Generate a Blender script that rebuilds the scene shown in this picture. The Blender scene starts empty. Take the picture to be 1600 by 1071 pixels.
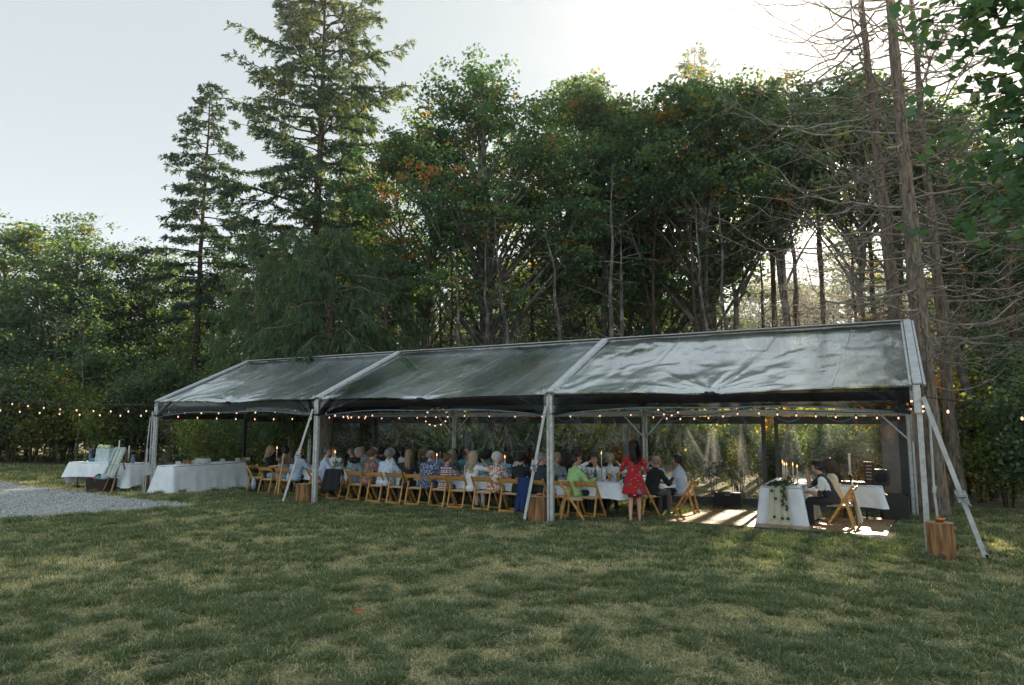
import bpy, bmesh, math, random
import numpy as np
from mathutils import Vector, Matrix, Euler, noise

R = math.radians
scene = bpy.context.scene
col = scene.collection

# ------------------------------------------------------------ camera
cam_data = bpy.data.cameras.new('camera')
cam_data.sensor_width = 36.0
cam_data.lens = 1056.0 / 1600.0 * 36.0
cam_data.clip_start = 0.05
cam_data.clip_end = 3000
cam = bpy.data.objects.new('camera', cam_data)
col.objects.link(cam)
CAM_H = 1.95
cam.location = (0, 0, CAM_H)
cam.rotation_euler = (R(90 + 6.6), 0, R(29.0))
scene.camera = cam

# ------------------------------------------------------------ sky and sun
SUN_EL, SUN_AZ = 23.6, -3.1          # degrees above the horizon, degrees from +Y towards +X
world = bpy.data.worlds.new('World')
scene.world = world
world.use_nodes = True
wn, wl = world.node_tree.nodes, world.node_tree.links
wn.clear()
sky = wn.new('ShaderNodeTexSky')
sky.sky_type = 'NISHITA'
sky.sun_disc = False
sky.sun_elevation = R(SUN_EL)
sky.sun_rotation = R(SUN_AZ)
sky.altitude = 0
sky.air_density = 1.0
sky.dust_density = 3.5
sky.ozone_density = 1.0
hs = wn.new('ShaderNodeHueSaturation')
hs.inputs['Saturation'].default_value = 0.50
bg = wn.new('ShaderNodeBackground')
bg.inputs['Strength'].default_value = 0.098
wo = wn.new('ShaderNodeOutputWorld')
wl.new(sky.outputs[0], hs.inputs['Color'])
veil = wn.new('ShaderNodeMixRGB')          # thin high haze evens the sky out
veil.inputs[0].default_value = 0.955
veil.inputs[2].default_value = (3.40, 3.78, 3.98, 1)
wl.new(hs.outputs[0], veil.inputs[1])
# veil gain rises towards the horizon all round, added to lift the shade below
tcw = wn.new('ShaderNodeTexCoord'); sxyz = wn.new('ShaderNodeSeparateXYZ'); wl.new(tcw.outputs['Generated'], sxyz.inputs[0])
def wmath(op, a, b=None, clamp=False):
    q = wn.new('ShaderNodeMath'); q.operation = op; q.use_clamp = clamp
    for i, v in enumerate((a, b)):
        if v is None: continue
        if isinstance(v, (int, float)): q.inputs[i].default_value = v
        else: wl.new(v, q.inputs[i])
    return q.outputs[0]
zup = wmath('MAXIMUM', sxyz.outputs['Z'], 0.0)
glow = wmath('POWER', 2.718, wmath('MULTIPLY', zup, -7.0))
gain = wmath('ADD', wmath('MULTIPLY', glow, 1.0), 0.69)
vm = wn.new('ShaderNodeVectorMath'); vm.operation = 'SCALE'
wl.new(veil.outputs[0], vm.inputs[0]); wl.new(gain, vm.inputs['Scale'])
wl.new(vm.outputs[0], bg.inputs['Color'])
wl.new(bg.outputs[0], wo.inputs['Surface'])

sun_data = bpy.data.lights.new('sun', 'SUN')
sun_data.energy = 5.0
sun_data.angle = R(0.6)
sun_data.color = (1.0, 0.83, 0.62)
sun = bpy.data.objects.new('sun_light', sun_data)
col.objects.link(sun)
sun.rotation_euler = (R(90 - SUN_EL), 0, R(180 - SUN_AZ))
sun.location = (0, 60, 30)

vs = scene.view_settings
vs.view_transform = 'Standard'
vs.look = 'None'
vs.exposure = 1.5
vs.gamma = 1.0
vs.use_curve_mapping = False

cy = scene.cycles
cy.max_bounces = 6
cy.diffuse_bounces = 3
cy.glossy_bounces = 3
cy.transmission_bounces = 4
cy.transparent_max_bounces = 24
cy.volume_bounces = 0
cy.caustics_reflective = False
cy.caustics_refractive = False
cy.sample_clamp_indirect = 4.0
cy.use_denoising = True

rng = np.random.default_rng(11)
random.seed(11)

# ------------------------------------------------------------ helpers
def tag(o, label=None, cat=None, group=None, kind=None):
    if label: o['label'] = label
    if cat: o['category'] = cat
    if group: o['group'] = group
    if kind: o['kind'] = kind
    return o

def link(name, data, parent=None, loc=None, rot=None, scale=None):
    o = bpy.data.objects.new(name, data)
    col.objects.link(o)
    if parent: o.parent = parent
    if loc is not None: o.location = loc
    if rot is not None: o.rotation_euler = rot
    if scale is not None: o.scale = scale
    return o

def empty(name, loc=(0, 0, 0), rz=0):
    o = bpy.data.objects.new(name, None)
    o.empty_display_size = 0.2
    col.objects.link(o)
    o.location = loc
    o.rotation_euler = (0, 0, rz)
    return o

def copy_tree(o, parent=None, loc=None, rz=None, label=None, group=None):
    c = o.copy()
    col.objects.link(c)
    if parent is not None: c.parent = parent
    for ch in list(o.children):
        copy_tree(ch, c)
    if loc is not None: c.location = loc
    if rz is not None: c.rotation_euler = (0, 0, rz)
    if label: c['label'] = label
    if group: c['group'] = group
    return c

def kids(o):
    return list(o.children)

def np_mesh(name, V, faces, mats=(), smooth=False, attr=None, midx=None):
    """V (n,3); faces = array (m,k) or list of such arrays"""
    me = bpy.data.meshes.new(name)
    if not isinstance(faces, (list, tuple)): faces = [faces]
    faces = [np.asarray(f, dtype=np.int32) for f in faces if len(f)]
    V = np.asarray(V, dtype=np.float32)
    me.vertices.add(len(V))
    me.vertices.foreach_set('co', V.ravel())
    loops = np.concatenate([f.ravel() for f in faces])
    tot = np.concatenate([np.full(len(f), f.shape[1], dtype=np.int32) for f in faces])
    st = np.concatenate([[0], np.cumsum(tot)[:-1]]).astype(np.int32)
    me.loops.add(len(loops))
    me.loops.foreach_set('vertex_index', loops)
    me.polygons.add(len(tot))
    me.polygons.foreach_set('loop_start', st)
    me.polygons.foreach_set('loop_total', tot)
    if smooth: me.polygons.foreach_set('use_smooth', np.ones(len(tot), dtype=bool))
    for m in mats: me.materials.append(m)
    if midx is not None: me.polygons.foreach_set('material_index', np.asarray(midx, dtype=np.int32))
    me.update(calc_edges=True)
    if attr is not None:
        a = me.attributes.new('tint', 'FLOAT', 'POINT')
        a.data.foreach_set('value', np.asarray(attr, dtype=np.float32))
    return me

class MB:
    """collects simple shapes into one mesh"""
    def __init__(s):
        s.v = []; s.f = []; s.m = []; s.cur = 0
    def mat(s, i): s.cur = i; return s
    def add(s, vs_, fs_):
        b = len(s.v)
        s.v.extend([tuple(map(float, p)) for p in vs_])
        for f in fs_:
            s.f.append(tuple(b + i for i in f)); s.m.append(s.cur)
        return s
    def box(s, c, d, rot=None):
        x, y, z = d[0] / 2, d[1] / 2, d[2] / 2
        p = [Vector((sx * x, sy * y, sz * z)) for sz in (-1, 1) for sy in (-1, 1) for sx in (-1, 1)]
        if rot is not None:
            e = rot if isinstance(rot, Matrix) else Euler(rot).to_matrix()
            p = [e @ q for q in p]
        c = Vector(c)
        return s.add([q + c for q in p], [(0, 2, 3, 1), (4, 5, 7, 6), (0, 1, 5, 4), (2, 6, 7, 3), (0, 4, 6, 2), (1, 3, 7, 5)])
    def bar(s, a, b, w, h, upv=(0, 0, 1)):
        a, b = Vector(a), Vector(b)
        d = b - a
        L = d.length
        if L < 1e-6: return s
        y = d / L
        upv = Vector(upv)
        if abs(y.dot(upv)) > 0.98: upv = Vector((1, 0, 0))
        x = y.cross(upv).normalized()
        z = x.cross(y).normalized()
        m = Matrix((x, y, z)).transposed()
        return s.box((a + b) / 2, (w, L, h), m)
    def tube(s, pts, rad, n=8, cap=True):
        pts = [Vector(p) for p in pts]
        if not hasattr(rad, '__len__'): rad = [rad] * len(pts)
        prev = None; V = []; F = []
        for i, p in enumerate(pts):
            t = (pts[min(i + 1, len(pts) - 1)] - pts[max(i - 1, 0)])
            t = t.normalized() if t.length > 1e-9 else Vector((0, 0, 1))
            if prev is None:
                u = t.orthogonal().normalized()
            else:
                u = (prev - t * prev.dot(t))
                u = u.normalized() if u.length > 1e-6 else t.orthogonal().normalized()
            prev = u
            w = t.cross(u)
            for k in range(n):
                a = 2 * math.pi * k / n
                V.append(p + (u * math.cos(a) + w * math.sin(a)) * rad[i])
        for i in range(len(pts) - 1):
            for k in range(n):
                F.append((i * n + k, i * n + (k + 1) % n, (i + 1) * n + (k + 1) % n, (i + 1) * n + k))
        if cap:
            F.append(tuple(range(n - 1, -1, -1)))
            F.append(tuple((len(pts) - 1) * n + k for k in range(n)))
        return s.add(V, F)
    def lathe(s, prof, c=(0, 0, 0), n=12, cap=True):
        V = []; F = []
        for r, z in prof:
            for k in range(n):
                a = 2 * math.pi * k / n
                V.append((c[0] + r * math.cos(a), c[1] + r * math.sin(a), c[2] + z))
        for i in range(len(prof) - 1):
            for k in range(n):
                F.append((i * n + k, i * n + (k + 1) % n, (i + 1) * n + (k + 1) % n, (i + 1) * n + k))
        if cap:
            F.append(tuple(range(n - 1, -1, -1)))
            F.append(tuple((len(prof) - 1) * n + k for k in range(n)))
        return s.add(V, F)
    def ell(s, c, r, n=10, m=7, rot=None):
        V = []; F = []
        e = Euler(rot).to_matrix() if rot is not None else None
        c = Vector(c)
        for i in range(m + 1):
            th = math.pi * i / m
            for k in range(n):
                a = 2 * math.pi * k / n
                q = Vector((r[0] * math.sin(th) * math.cos(a), r[1] * math.sin(th) * math.sin(a), r[2] * math.cos(th)))
                if e: q = e @ q
                V.append(c + q)
        for i in range(m):
            for k in range(n):
                F.append((i * n + k, (i + 1) * n + k, (i + 1) * n + (k + 1) % n, i * n + (k + 1) % n))
        return s.add(V, F)
    def mesh(s, name, mats, smooth=False, bevel=0.0):
        me = bpy.data.meshes.new(name)
        me.from_pydata(s.v, [], s.f)
        for m in (mats if isinstance(mats, (list, tuple)) else [mats]): me.materials.append(m)
        me.polygons.foreach_set('material_index', s.m)
        if smooth: me.polygons.foreach_set('use_smooth', [True] * len(s.f))
        if bevel or smooth:
            bm = bmesh.new(); bm.from_mesh(me)
            if smooth: bmesh.ops.remove_doubles(bm, verts=bm.verts, dist=1e-5)
            if bevel:
                bmesh.ops.bevel(bm, geom=list(bm.edges), offset=bevel, segments=1, affect='EDGES', clamp_overlap=True)
            bm.to_mesh(me); bm.free()
        me.update()
        return me
    def build(s, name, mats, parent=None, smooth=False, bevel=0.0, loc=None, rot=None):
        return link(name, s.mesh(name, mats, smooth, bevel), parent, loc, rot)

# ------------------------------------------------------------ materials
MATS = {}
def nodes_of(m):
    m.use_nodes = True
    return m.node_tree.nodes, m.node_tree.links

def principled(name, color, rough=0.6, metal=0.0, spec=0.5, var=0.12, scale=8.0, bump=0.0, bscale=40.0,
               color2=None, stretch=(1, 1, 1), coat=0.0, detail=4, obj_random=0.0, emis=None, trans=0.0, alpha=1.0):
    m = bpy.data.materials.new(name)
    n, l = nodes_of(m)
    b = n['Principled BSDF']
    b.inputs['Roughness'].default_value = rough
    b.inputs['Metallic'].default_value = metal
    b.inputs['Specular IOR Level'].default_value = spec
    b.inputs['Coat Weight'].default_value = coat
    b.inputs['Transmission Weight'].default_value = trans
    b.inputs['Alpha'].default_value = alpha
    tc = n.new('ShaderNodeTexCoord')
    mp = n.new('ShaderNodeMapping')
    mp.inputs['Scale'].default_value = stretch
    l.new(tc.outputs['Object'], mp.inputs[0])
    nz = n.new('ShaderNodeTexNoise')
    nz.inputs['Scale'].default_value = scale
    nz.inputs['Detail'].default_value = detail
    l.new(mp.outputs[0], nz.inputs[0])
    cr = n.new('ShaderNodeValToRGB')
    c2 = color2 or tuple(max(0, c * (1 - 2.2 * var)) for c in color)
    c1 = tuple(min(1, c * (1 + var)) for c in color)
    cr.color_ramp.elements[0].position = 0.32
    cr.color_ramp.elements[1].position = 0.68
    cr.color_ramp.elements[0].color = (*c2, 1)
    cr.color_ramp.elements[1].color = (*c1, 1)
    l.new(nz.outputs['Fac'], cr.inputs[0])
    out = cr.outputs[0]
    if obj_random:
        oi = n.new('ShaderNodeObjectInfo')
        mr = n.new('ShaderNodeMapRange')
        mr.inputs[3].default_value = 1 - obj_random
        mr.inputs[4].default_value = 1 + obj_random
        l.new(oi.outputs['Random'], mr.inputs[0])
        hv = n.new('ShaderNodeHueSaturation')
        l.new(mr.outputs[0], hv.inputs['Value'])
        l.new(out, hv.inputs['Color'])
        out = hv.outputs[0]
    l.new(out, b.inputs['Base Color'])
    if bump:
        nb = n.new('ShaderNodeTexNoise')
        nb.inputs['Scale'].default_value = bscale
        nb.inputs['Detail'].default_value = 5
        l.new(mp.outputs[0], nb.inputs[0])
        bp = n.new('ShaderNodeBump')
        bp.inputs['Strength'].default_value = bump
        bp.inputs['Distance'].default_value = 0.02
        l.new(nb.outputs['Fac'], bp.inputs['Height'])
        l.new(bp.outputs[0], b.inputs['Normal'])
    if emis:
        b.inputs['Emission Color'].default_value = (*emis[0], 1)
        b.inputs['Emission Strength'].default_value = emis[1]
    MATS[name] = m
    return m

M_ALU = principled('aluminium_paint', (0.50, 0.53, 0.53), 0.42, 0.35, var=0.12, scale=14, bump=0.05)
M_WHITEWEB = principled('white_webbing', (0.55, 0.58, 0.58), 0.75, bump=0.3, bscale=160, var=0.1)
M_BLACKVINYL = principled('black_vinyl', (0.022, 0.026, 0.03), 0.35, var=0.25, scale=3, bump=0.12, bscale=12)
M_CLOTH = principled('white_linen', (0.83, 0.90, 0.98), 0.85, var=0.05, scale=5, bump=0.15, bscale=260)
M_LEG = principled('dark_steel', (0.03, 0.032, 0.035), 0.45, 0.6)
M_TOP = principled('tabletop_plastic', (0.55, 0.54, 0.5), 0.6)
M_OAK = principled('honey_beech', (0.60, 0.33, 0.095), 0.42, var=0.2, scale=3.2, stretch=(1, 1, 6), bump=0.06, obj_random=0.14, coat=0.15)
M_SEATPAD = principled('seat_vinyl', (0.52, 0.44, 0.33), 0.6, var=0.08)
M_BLACKPLASTIC = principled('black_plastic', (0.018, 0.018, 0.02), 0.5, bump=0.2, bscale=300)
M_DARKFABRIC = principled('dark_fabric', (0.012, 0.013, 0.016), 0.9, bump=0.2, bscale=120)
M_STRAP = principled('cable_rubber', (0.012, 0.014, 0.016), 0.5)
M_RATCHET = principled('zinc_steel', (0.38, 0.40, 0.42), 0.35, 0.85, var=0.2, scale=30)
M_BRASS = principled('brass', (0.55, 0.36, 0.12), 0.35, 0.9)
M_WAX = principled('candle_wax', (0.80, 0.77, 0.68), 0.5, spec=0.5)
M_FLAME = principled('candle_flame', (1, 0.6, 0.2), 0.6, emis=((1.0, 0.40, 0.12), 2.2))
M_BULB = principled('lit_bulb', (1, 0.6, 0.4), 0.4, emis=((1.0, 0.55, 0.36), 0.62))
M_CERAMIC = principled('white_ceramic', (0.72, 0.73, 0.72), 0.25, var=0.03)
M_GREENERY = principled('greenery', (0.045, 0.085, 0.035), 0.6, var=0.35, scale=20)
M_DARKWOOD = principled('dark_stained_wood', (0.075, 0.035, 0.018), 0.6, var=0.3, scale=5, stretch=(4, 1, 1), bump=0.2)
M_PALETIMBER = principled('pale_timber', (0.33, 0.20, 0.10), 0.7, var=0.2, scale=6, bump=0.15)

def glass_mat(name, tint, gl=0.12, tr=0.75):
    m = bpy.data.materials.new(name)
    n, l = nodes_of(m)
    n.clear()
    o = n.new('ShaderNodeOutputMaterial')
    t = n.new('ShaderNodeBsdfTransparent'); t.inputs[0].default_value = (*tint, 1)
    g = n.new('ShaderNodeBsdfGlossy'); g.inputs['Roughness'].default_value = 0.05
    lw = n.new('ShaderNodeLayerWeight'); lw.inputs[0].default_value = 0.35
    ma = n.new('ShaderNodeMath'); ma.operation = 'MULTIPLY_ADD'
    ma.inputs[1].default_value = 0.75; ma.inputs[2].default_value = gl
    l.new(lw.outputs['Facing'], ma.inputs[0])
    mx = n.new('ShaderNodeMixShader')
    l.new(ma.outputs[0], mx.inputs[0]); l.new(t.outputs[0], mx.inputs[1]); l.new(g.outputs[0], mx.inputs[2])
    l.new(mx.outputs[0], o.inputs[0])
    return m
M_GLASS = glass_mat('drinking_glass', (0.92, 0.95, 0.96))
M_BEER = principled('lager', (0.55, 0.30, 0.05), 0.2, spec=0.6, var=0.05)
M_WINE = principled('red_wine', (0.05, 0.005, 0.012), 0.15)
M_BOTTLE = principled('green_bottle_glass', (0.02, 0.06, 0.025), 0.12, spec=0.8)
M_NAVYGLASS = principled('navy_glass', (0.02, 0.035, 0.08), 0.15, spec=0.8)

def gz(y, x=0.0):
    """height of the ground: lawn level with the front of the tent, falling gently behind it"""
    return -0.035 * min(max(y - 12.0, 0.0), 6.0)
def G(x, y, h=0.0):
    return (x, y, gz(y) + h)
# ------------------------------------------------------------ the sun's own disc, low behind the trees
_az, _el, _D = R(SUN_AZ), R(SUN_EL), 250.0
_sm = bpy.data.materials.new('sun_disc'); _n, _l = nodes_of(_sm); _n.clear()
_e = _n.new('ShaderNodeEmission'); _e.inputs[0].default_value = (1.0, .86, .62, 1); _e.inputs[1].default_value = 40.0
_o = _n.new('ShaderNodeOutputMaterial'); _l.new(_e.outputs[0], _o.inputs[0])
_mb = MB(); _mb.ell((0, 0, 0), (1.9, 1.9, 1.9), 24, 16)
_so = _mb.build('sun', [_sm], smooth=True, loc=(_D * math.sin(_az) * math.cos(_el), _D * math.cos(_az) * math.cos(_el), CAM_H + _D * math.sin(_el)))
tag(_so, kind='structure')
# ------------------------------------------------------------ ground
def ground_noise(x, y, s, seed=0.0):
    return noise.noise(Vector((x * s + seed, y * s - seed * 0.7, seed * 1.3)))

def fbm2(X, Y, s, seed, octv=4):
    """cheap value noise on arrays"""
    out = np.zeros_like(X, dtype=np.float64); amp = 1.0; tot = 0
    r = np.random.default_rng(seed)
    for o in range(octv):
        T = r.random((64, 64))
        u = (X * s) % 64; v = (Y * s) % 64
        i = np.floor(u).astype(int); j = np.floor(v).astype(int)
        fu = u - i; fv = v - j
        fu = fu * fu * (3 - 2 * fu); fv = fv * fv * (3 - 2 * fv)
        i0 = i % 64; i1 = (i + 1) % 64; j0 = j % 64; j1 = (j + 1) % 64
        a = T[i0, j0] * (1 - fu) + T[i1, j0] * fu
        b = T[i0, j1] * (1 - fu) + T[i1, j1] * fu
        out += amp * (a * (1 - fv) + b * fv); tot += amp
        amp *= 0.5; s *= 2.03
    return out / tot

GR = [(-60, 11.0), (-25.13, 11.30), (-21.06, 10.78), (-17.65, 10.55), (-15.61, 10.5), (-14.4, 10.45), (-13.75, 10.2),
      (-13.9, 9.95), (-14.27, 9.35), (-14.45, 8.5), (-15.18, 7.0), (-18.5, 3.5), (-26, -4), (-60, -30)]
def in_gravel(X, Y):
    X = np.asarray(X, float); Y = np.asarray(Y, float)
    ins = np.zeros(X.shape, bool)
    n = len(GR)
    for i in range(n):
        x0, y0 = GR[i]; x1, y1 = GR[(i + 1) % n]
        c = ((y0 > Y) != (y1 > Y))
        with np.errstate(divide='ignore', invalid='ignore'):
            xx = (x1 - x0) * (Y - y0) / (y1 - y0 + 1e-12) + x0
        ins ^= c & (X < xx)
    return ins

xs = np.unique(np.concatenate([np.linspace(-34, 14, 260), np.linspace(-34, -900, 30), np.linspace(14, 900, 30)]))
ys = np.unique(np.concatenate([np.linspace(0, 26, 150), np.linspace(26, 1500, 30), np.linspace(0, -600, 20)]))
GX, GY = np.meshgrid(xs, ys)
bumpz = (fbm2(GX, GY, 0.9, 3) - 0.5) * 0.05 * np.clip((12.2 - GY) / 1.5, 0, 1) * (np.abs(GX) < 40)
GZ = -0.035 * np.clip(GY - 12, 0, 6) + bumpz
far = np.clip((np.abs(GX) - 60) / 300, 0, 1) + np.clip((np.abs(GY) - 80) / 300, 0, 1)
GZ = GZ - far * 2.0
V = np.stack([GX, GY, GZ], -1).reshape(-1, 3)
ny, nx = GX.shape
idx = np.arange(ny * nx).reshape(ny, nx)
F = np.stack([idx[:-1, :-1], idx[:-1, 1:], idx[1:, 1:], idx[1:, :-1]], -1).reshape(-1, 4)

mg = bpy.data.materials.new('lawn_soil')
n, l = nodes_of(mg)
b = n['Principled BSDF']; b.inputs['Roughness'].default_value = 0.95; b.inputs['Specular IOR Level'].default_value = 0.1
tc = n.new('ShaderNodeTexCoord')
def nz(scale, detail=5, rough=0.55, dist=0.0):
    q = n.new('ShaderNodeTexNoise'); q.inputs['Scale'].default_value = scale
    q.inputs['Detail'].default_value = detail; q.inputs['Roughness'].default_value = rough
    q.inputs['Distortion'].default_value = dist
    l.new(tc.outputs['Object'], q.inputs[0]); return q
def ramp(src, p0, p1, c0, c1):
    q = n.new('ShaderNodeValToRGB')
    q.color_ramp.elements[0].position = p0; q.color_ramp.elements[1].position = p1
    q.color_ramp.elements[0].color = (*c0, 1); q.color_ramp.elements[1].color = (*c1, 1)
    l.new(src, q.inputs[0]); return q
def mixc(fac, a, b_):
    q = n.new('ShaderNodeMixRGB'); l.new(fac, q.inputs[0]); l.new(a, q.inputs[1]); l.new(b_, q.inputs[2]); return q
fine = nz(38, 8, 0.7)
straw = ramp(fine.outputs['Fac'], 0.3, 0.72, (0.14, 0.12, 0.09), (0.58, 0.50, 0.38))
green = ramp(fine.outputs['Fac'], 0.3, 0.72, (0.06, 0.085, 0.04), (0.26, 0.28, 0.14))
patch = nz(1.7, 8, 0.72, 0.6)
pf = ramp(patch.outputs['Fac'], 0.36, 0.66, (0, 0, 0), (1, 1, 1))
mx = mixc(pf.outputs[0], green.outputs[0], straw.outputs[0])
l.new(mx.outputs[0], b.inputs['Base Color'])
bp = n.new('ShaderNodeBump'); bp.inputs['Strength'].default_value = 0.9; bp.inputs['Distance'].default_value = 0.03
l.new(fine.outputs['Fac'], bp.inputs['Height']); l.new(bp.outputs[0], b.inputs['Normal'])
ground = link('ground', np_mesh('ground', V, F, [mg], smooth=True))
tag(ground, kind='structure')

# gravel drive
mgr = bpy.data.materials.new('gravel_drive')
n, l = nodes_of(mgr)
b = n['Principled BSDF']; b.inputs['Roughness'].default_value = 0.9; b.inputs['Specular IOR Level'].default_value = 0.2
tc = n.new('ShaderNodeTexCoord')
vo = n.new('ShaderNodeTexVoronoi'); vo.inputs['Scale'].default_value = 32
l.new(tc.outputs['Object'], vo.inputs[0])
big = nz(0.5, 5, 0.6)
st = ramp(vo.outputs['Color'], 0.1, 0.9, (0.18, 0.20, 0.21), (0.66, 0.70, 0.70))
dirt = ramp(big.outputs['Fac'], 0.35, 0.7, (0.78, 0.78, 0.76), (1.12, 1.1, 1.06))
mm = n.new('ShaderNodeMixRGB'); mm.blend_type = 'MULTIPLY'; mm.inputs[0].default_value = 1
l.new(st.outputs[0], mm.inputs[1]); l.new(dirt.outputs[0], mm.inputs[2])
l.new(mm.outputs[0], b.inputs['Base Color'])
bp = n.new('ShaderNodeBump'); bp.inputs['Strength'].default_value = 1; bp.inputs['Distance'].default_value = 0.02
l.new(vo.outputs['Distance'], bp.inputs['Height']); l.new(bp.outputs[0], b.inputs['Normal'])
gx_ = np.arange(-58, -13.0, 0.35); gy_ = np.arange(-26, 11.6, 0.35)
AX, AY = np.meshgrid(gx_, gy_)
wob = (fbm2(AX, AY, 0.8, 8) - 0.5) * 0.9
inside = in_gravel(AX + wob, AY + wob * 0.4)
gzv = (fbm2(AX, AY, 0.9, 3) - 0.5) * 0.05
idx = np.arange(AX.size).reshape(AX.shape)
q = inside[:-1, :-1] & inside[:-1, 1:] & inside[1:, 1:] & inside[1:, :-1]
F = np.stack([idx[:-1, :-1], idx[:-1, 1:], idx[1:, 1:], idx[1:, :-1]], -1)[q]
# the drive follows the lawn's own undulation, a little above it
gv = np.stack([AX, AY, gzv * np.clip((12.2 - AY) / 1.5, 0, 1) * (np.abs(AX) < 40) + 0.02], -1).reshape(-1, 3)
gravel = link('gravel_drive', np_mesh('gravel_drive', gv, F, [mgr], smooth=True))
tag(gravel, kind='structure')

# stones: one loose layer, nobody could count it
cand = np.stack([rng.uniform(-32, -13.2, 60000), rng.uniform(5, 11.6, 60000)], -1)
cand = cand[in_gravel(cand[:, 0], cand[:, 1])]
cand = cand[rng.random(len(cand)) < np.clip(15 / (np.hypot(cand[:, 0], cand[:, 1])), 0.3, 1)][:30000]
octv = np.array([[1, 0, 0], [-1, 0, 0], [0, 1, 0], [0, -1, 0], [0, 0, 1], [0, 0, -1]], float)
octf = np.array([[0, 2, 4], [2, 1, 4], [1, 3, 4], [3, 0, 4], [2, 0, 5], [1, 2, 5], [3, 1, 5], [0, 3, 5]])
m_ = len(cand)
sz = rng.uniform(0.012, 0.035, (m_, 1, 1)) * rng.uniform(0.6, 1.3, (m_, 1, 3))
ang = rng.uniform(0, 6.28, m_)
ov = octv[None] * sz
ca, sa = np.cos(ang)[:, None], np.sin(ang)[:, None]
ox = ov[..., 0] * ca - ov[..., 1] * sa; oy = ov[..., 0] * sa + ov[..., 1] * ca
SV = np.stack([ox + cand[:, 0:1], oy + cand[:, 1:2], ov[..., 2] + 0.022], -1).reshape(-1, 3)
SF = (octf[None] + (np.arange(m_) * 6)[:, None, None]).reshape(-1, 3)
M_STONE = principled('stone', (0.50, 0.53, 0.53), 0.9, var=0.3, scale=25)
gs = link('gravel_stones', np_mesh('gravel_stones', SV, SF, [M_STONE]))
tag(gs, 'loose pale grey stones scattered over the gravel drive', 'gravel', kind='stuff')

# ---- grass
def leafy(name, cols, transl=0.35, rough=0.55, spread=None):
    """leaf shader: colour from the per-leaf attribute, a share of the light passes through"""
    m = bpy.data.materials.new(name)
    n, l = nodes_of(m); n.clear()
    o = n.new('ShaderNodeOutputMaterial')
    at = n.new('ShaderNodeAttribute'); at.attribute_name = 'tint'
    cr = n.new('ShaderNodeValToRGB')
    els = cr.color_ramp.elements
    while len(els) < len(cols): els.new(0.5)
    for e, (p, c) in zip(els, cols): e.position = p; e.color = (*c, 1)
    l.new(at.outputs['Fac'], cr.inputs[0])
    oi = n.new('ShaderNodeObjectInfo')
    mr = n.new('ShaderNodeMapRange'); mr.inputs[3].default_value = 0.8; mr.inputs[4].default_value = 1.2
    l.new(oi.outputs['Random'], mr.inputs[0])
    hv = n.new('ShaderNodeHueSaturation'); l.new(cr.outputs[0], hv.inputs['Color']); l.new(mr.outputs[0], hv.inputs['Value'])
    d = n.new('ShaderNodeBsdfDiffuse')
    t = n.new('ShaderNodeBsdfTranslucent')
    g = n.new('ShaderNodeBsdfGlossy'); g.inputs['Roughness'].default_value = rough; g.inputs['Color'].default_value = (0.6, 0.65, 0.6, 1)
    ty = n.new('ShaderNodeMixRGB'); ty.blend_type = 'MULTIPLY'; ty.inputs[0].default_value = 1
    ty.inputs[2].default_value = (2.9, 2.7, 0.95, 1)
    l.new(hv.outputs[0], ty.inputs[1])
    l.new(hv.outputs[0], d.inputs[0]); l.new(ty.outputs[0], t.inputs[0])
    m1 = n.new('ShaderNodeMixShader'); m1.inputs[0].default_value = transl
    l.new(d.outputs[0], m1.inputs[1]); l.new(t.outputs[0], m1.inputs[2])
    m2 = n.new('ShaderNodeMixShader'); m2.inputs[0].default_value = 0.05
    l.new(m1.outputs[0], m2.inputs[1]); l.new(g.outputs[0], m2.inputs[2])
    l.new(m2.outputs[0], o.inputs[0])
    return m
M_GRASS = leafy('grass_blade', [(0.0, (0.060, 0.105, 0.055)), (0.32, (0.150, 0.200, 0.110)), (0.60, (0.38, 0.38, 0.26)), (1.0, (0.72, 0.65, 0.53))], 0.3)

def grass_clump(seed, nb, h, spread, dry, lean=0.5, w=0.0055):
    r = np.random.default_rng(seed)
    base = r.normal(0, spread, (nb, 2))
    hh = h * r.uniform(0.45, 1.15, nb)
    a = r.uniform(0, 6.283, nb); le = hh * lean * r.uniform(0.3, 1.6, nb)
    dx, dy = np.cos(a), np.sin(a)
    px, py = -dy * w * 0.5, dx * w * 0.5
    V = np.zeros((nb, 5, 3))
    V[:, 0] = np.stack([base[:, 0] - px, base[:, 1] - py, np.full(nb, -0.01)], -1)
    V[:, 1] = np.stack([base[:, 0] + px, base[:, 1] + py, np.full(nb, -0.01)], -1)
    mx, my = base[:, 0] + dx * le * 0.35, base[:, 1] + dy * le * 0.35
    V[:, 2] = np.stack([mx + px * 0.8, my + py * 0.8, hh * 0.6], -1)
    V[:, 3] = np.stack([mx - px * 0.8, my - py * 0.8, hh * 0.6], -1)
    V[:, 4] = np.stack([base[:, 0] + dx * le, base[:, 1] + dy * le, hh], -1)
    o = (np.arange(nb) * 5)[:, None]
    t = np.clip(dry + r.normal(0, 0.25, nb), 0, 1)
    return np_mesh('clump', V.reshape(-1, 3), [o + np.array([[0, 1, 2, 3]]), o + np.array([[3, 2, 4]])], [M_GRASS], attr=np.repeat(t, 5))

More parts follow.
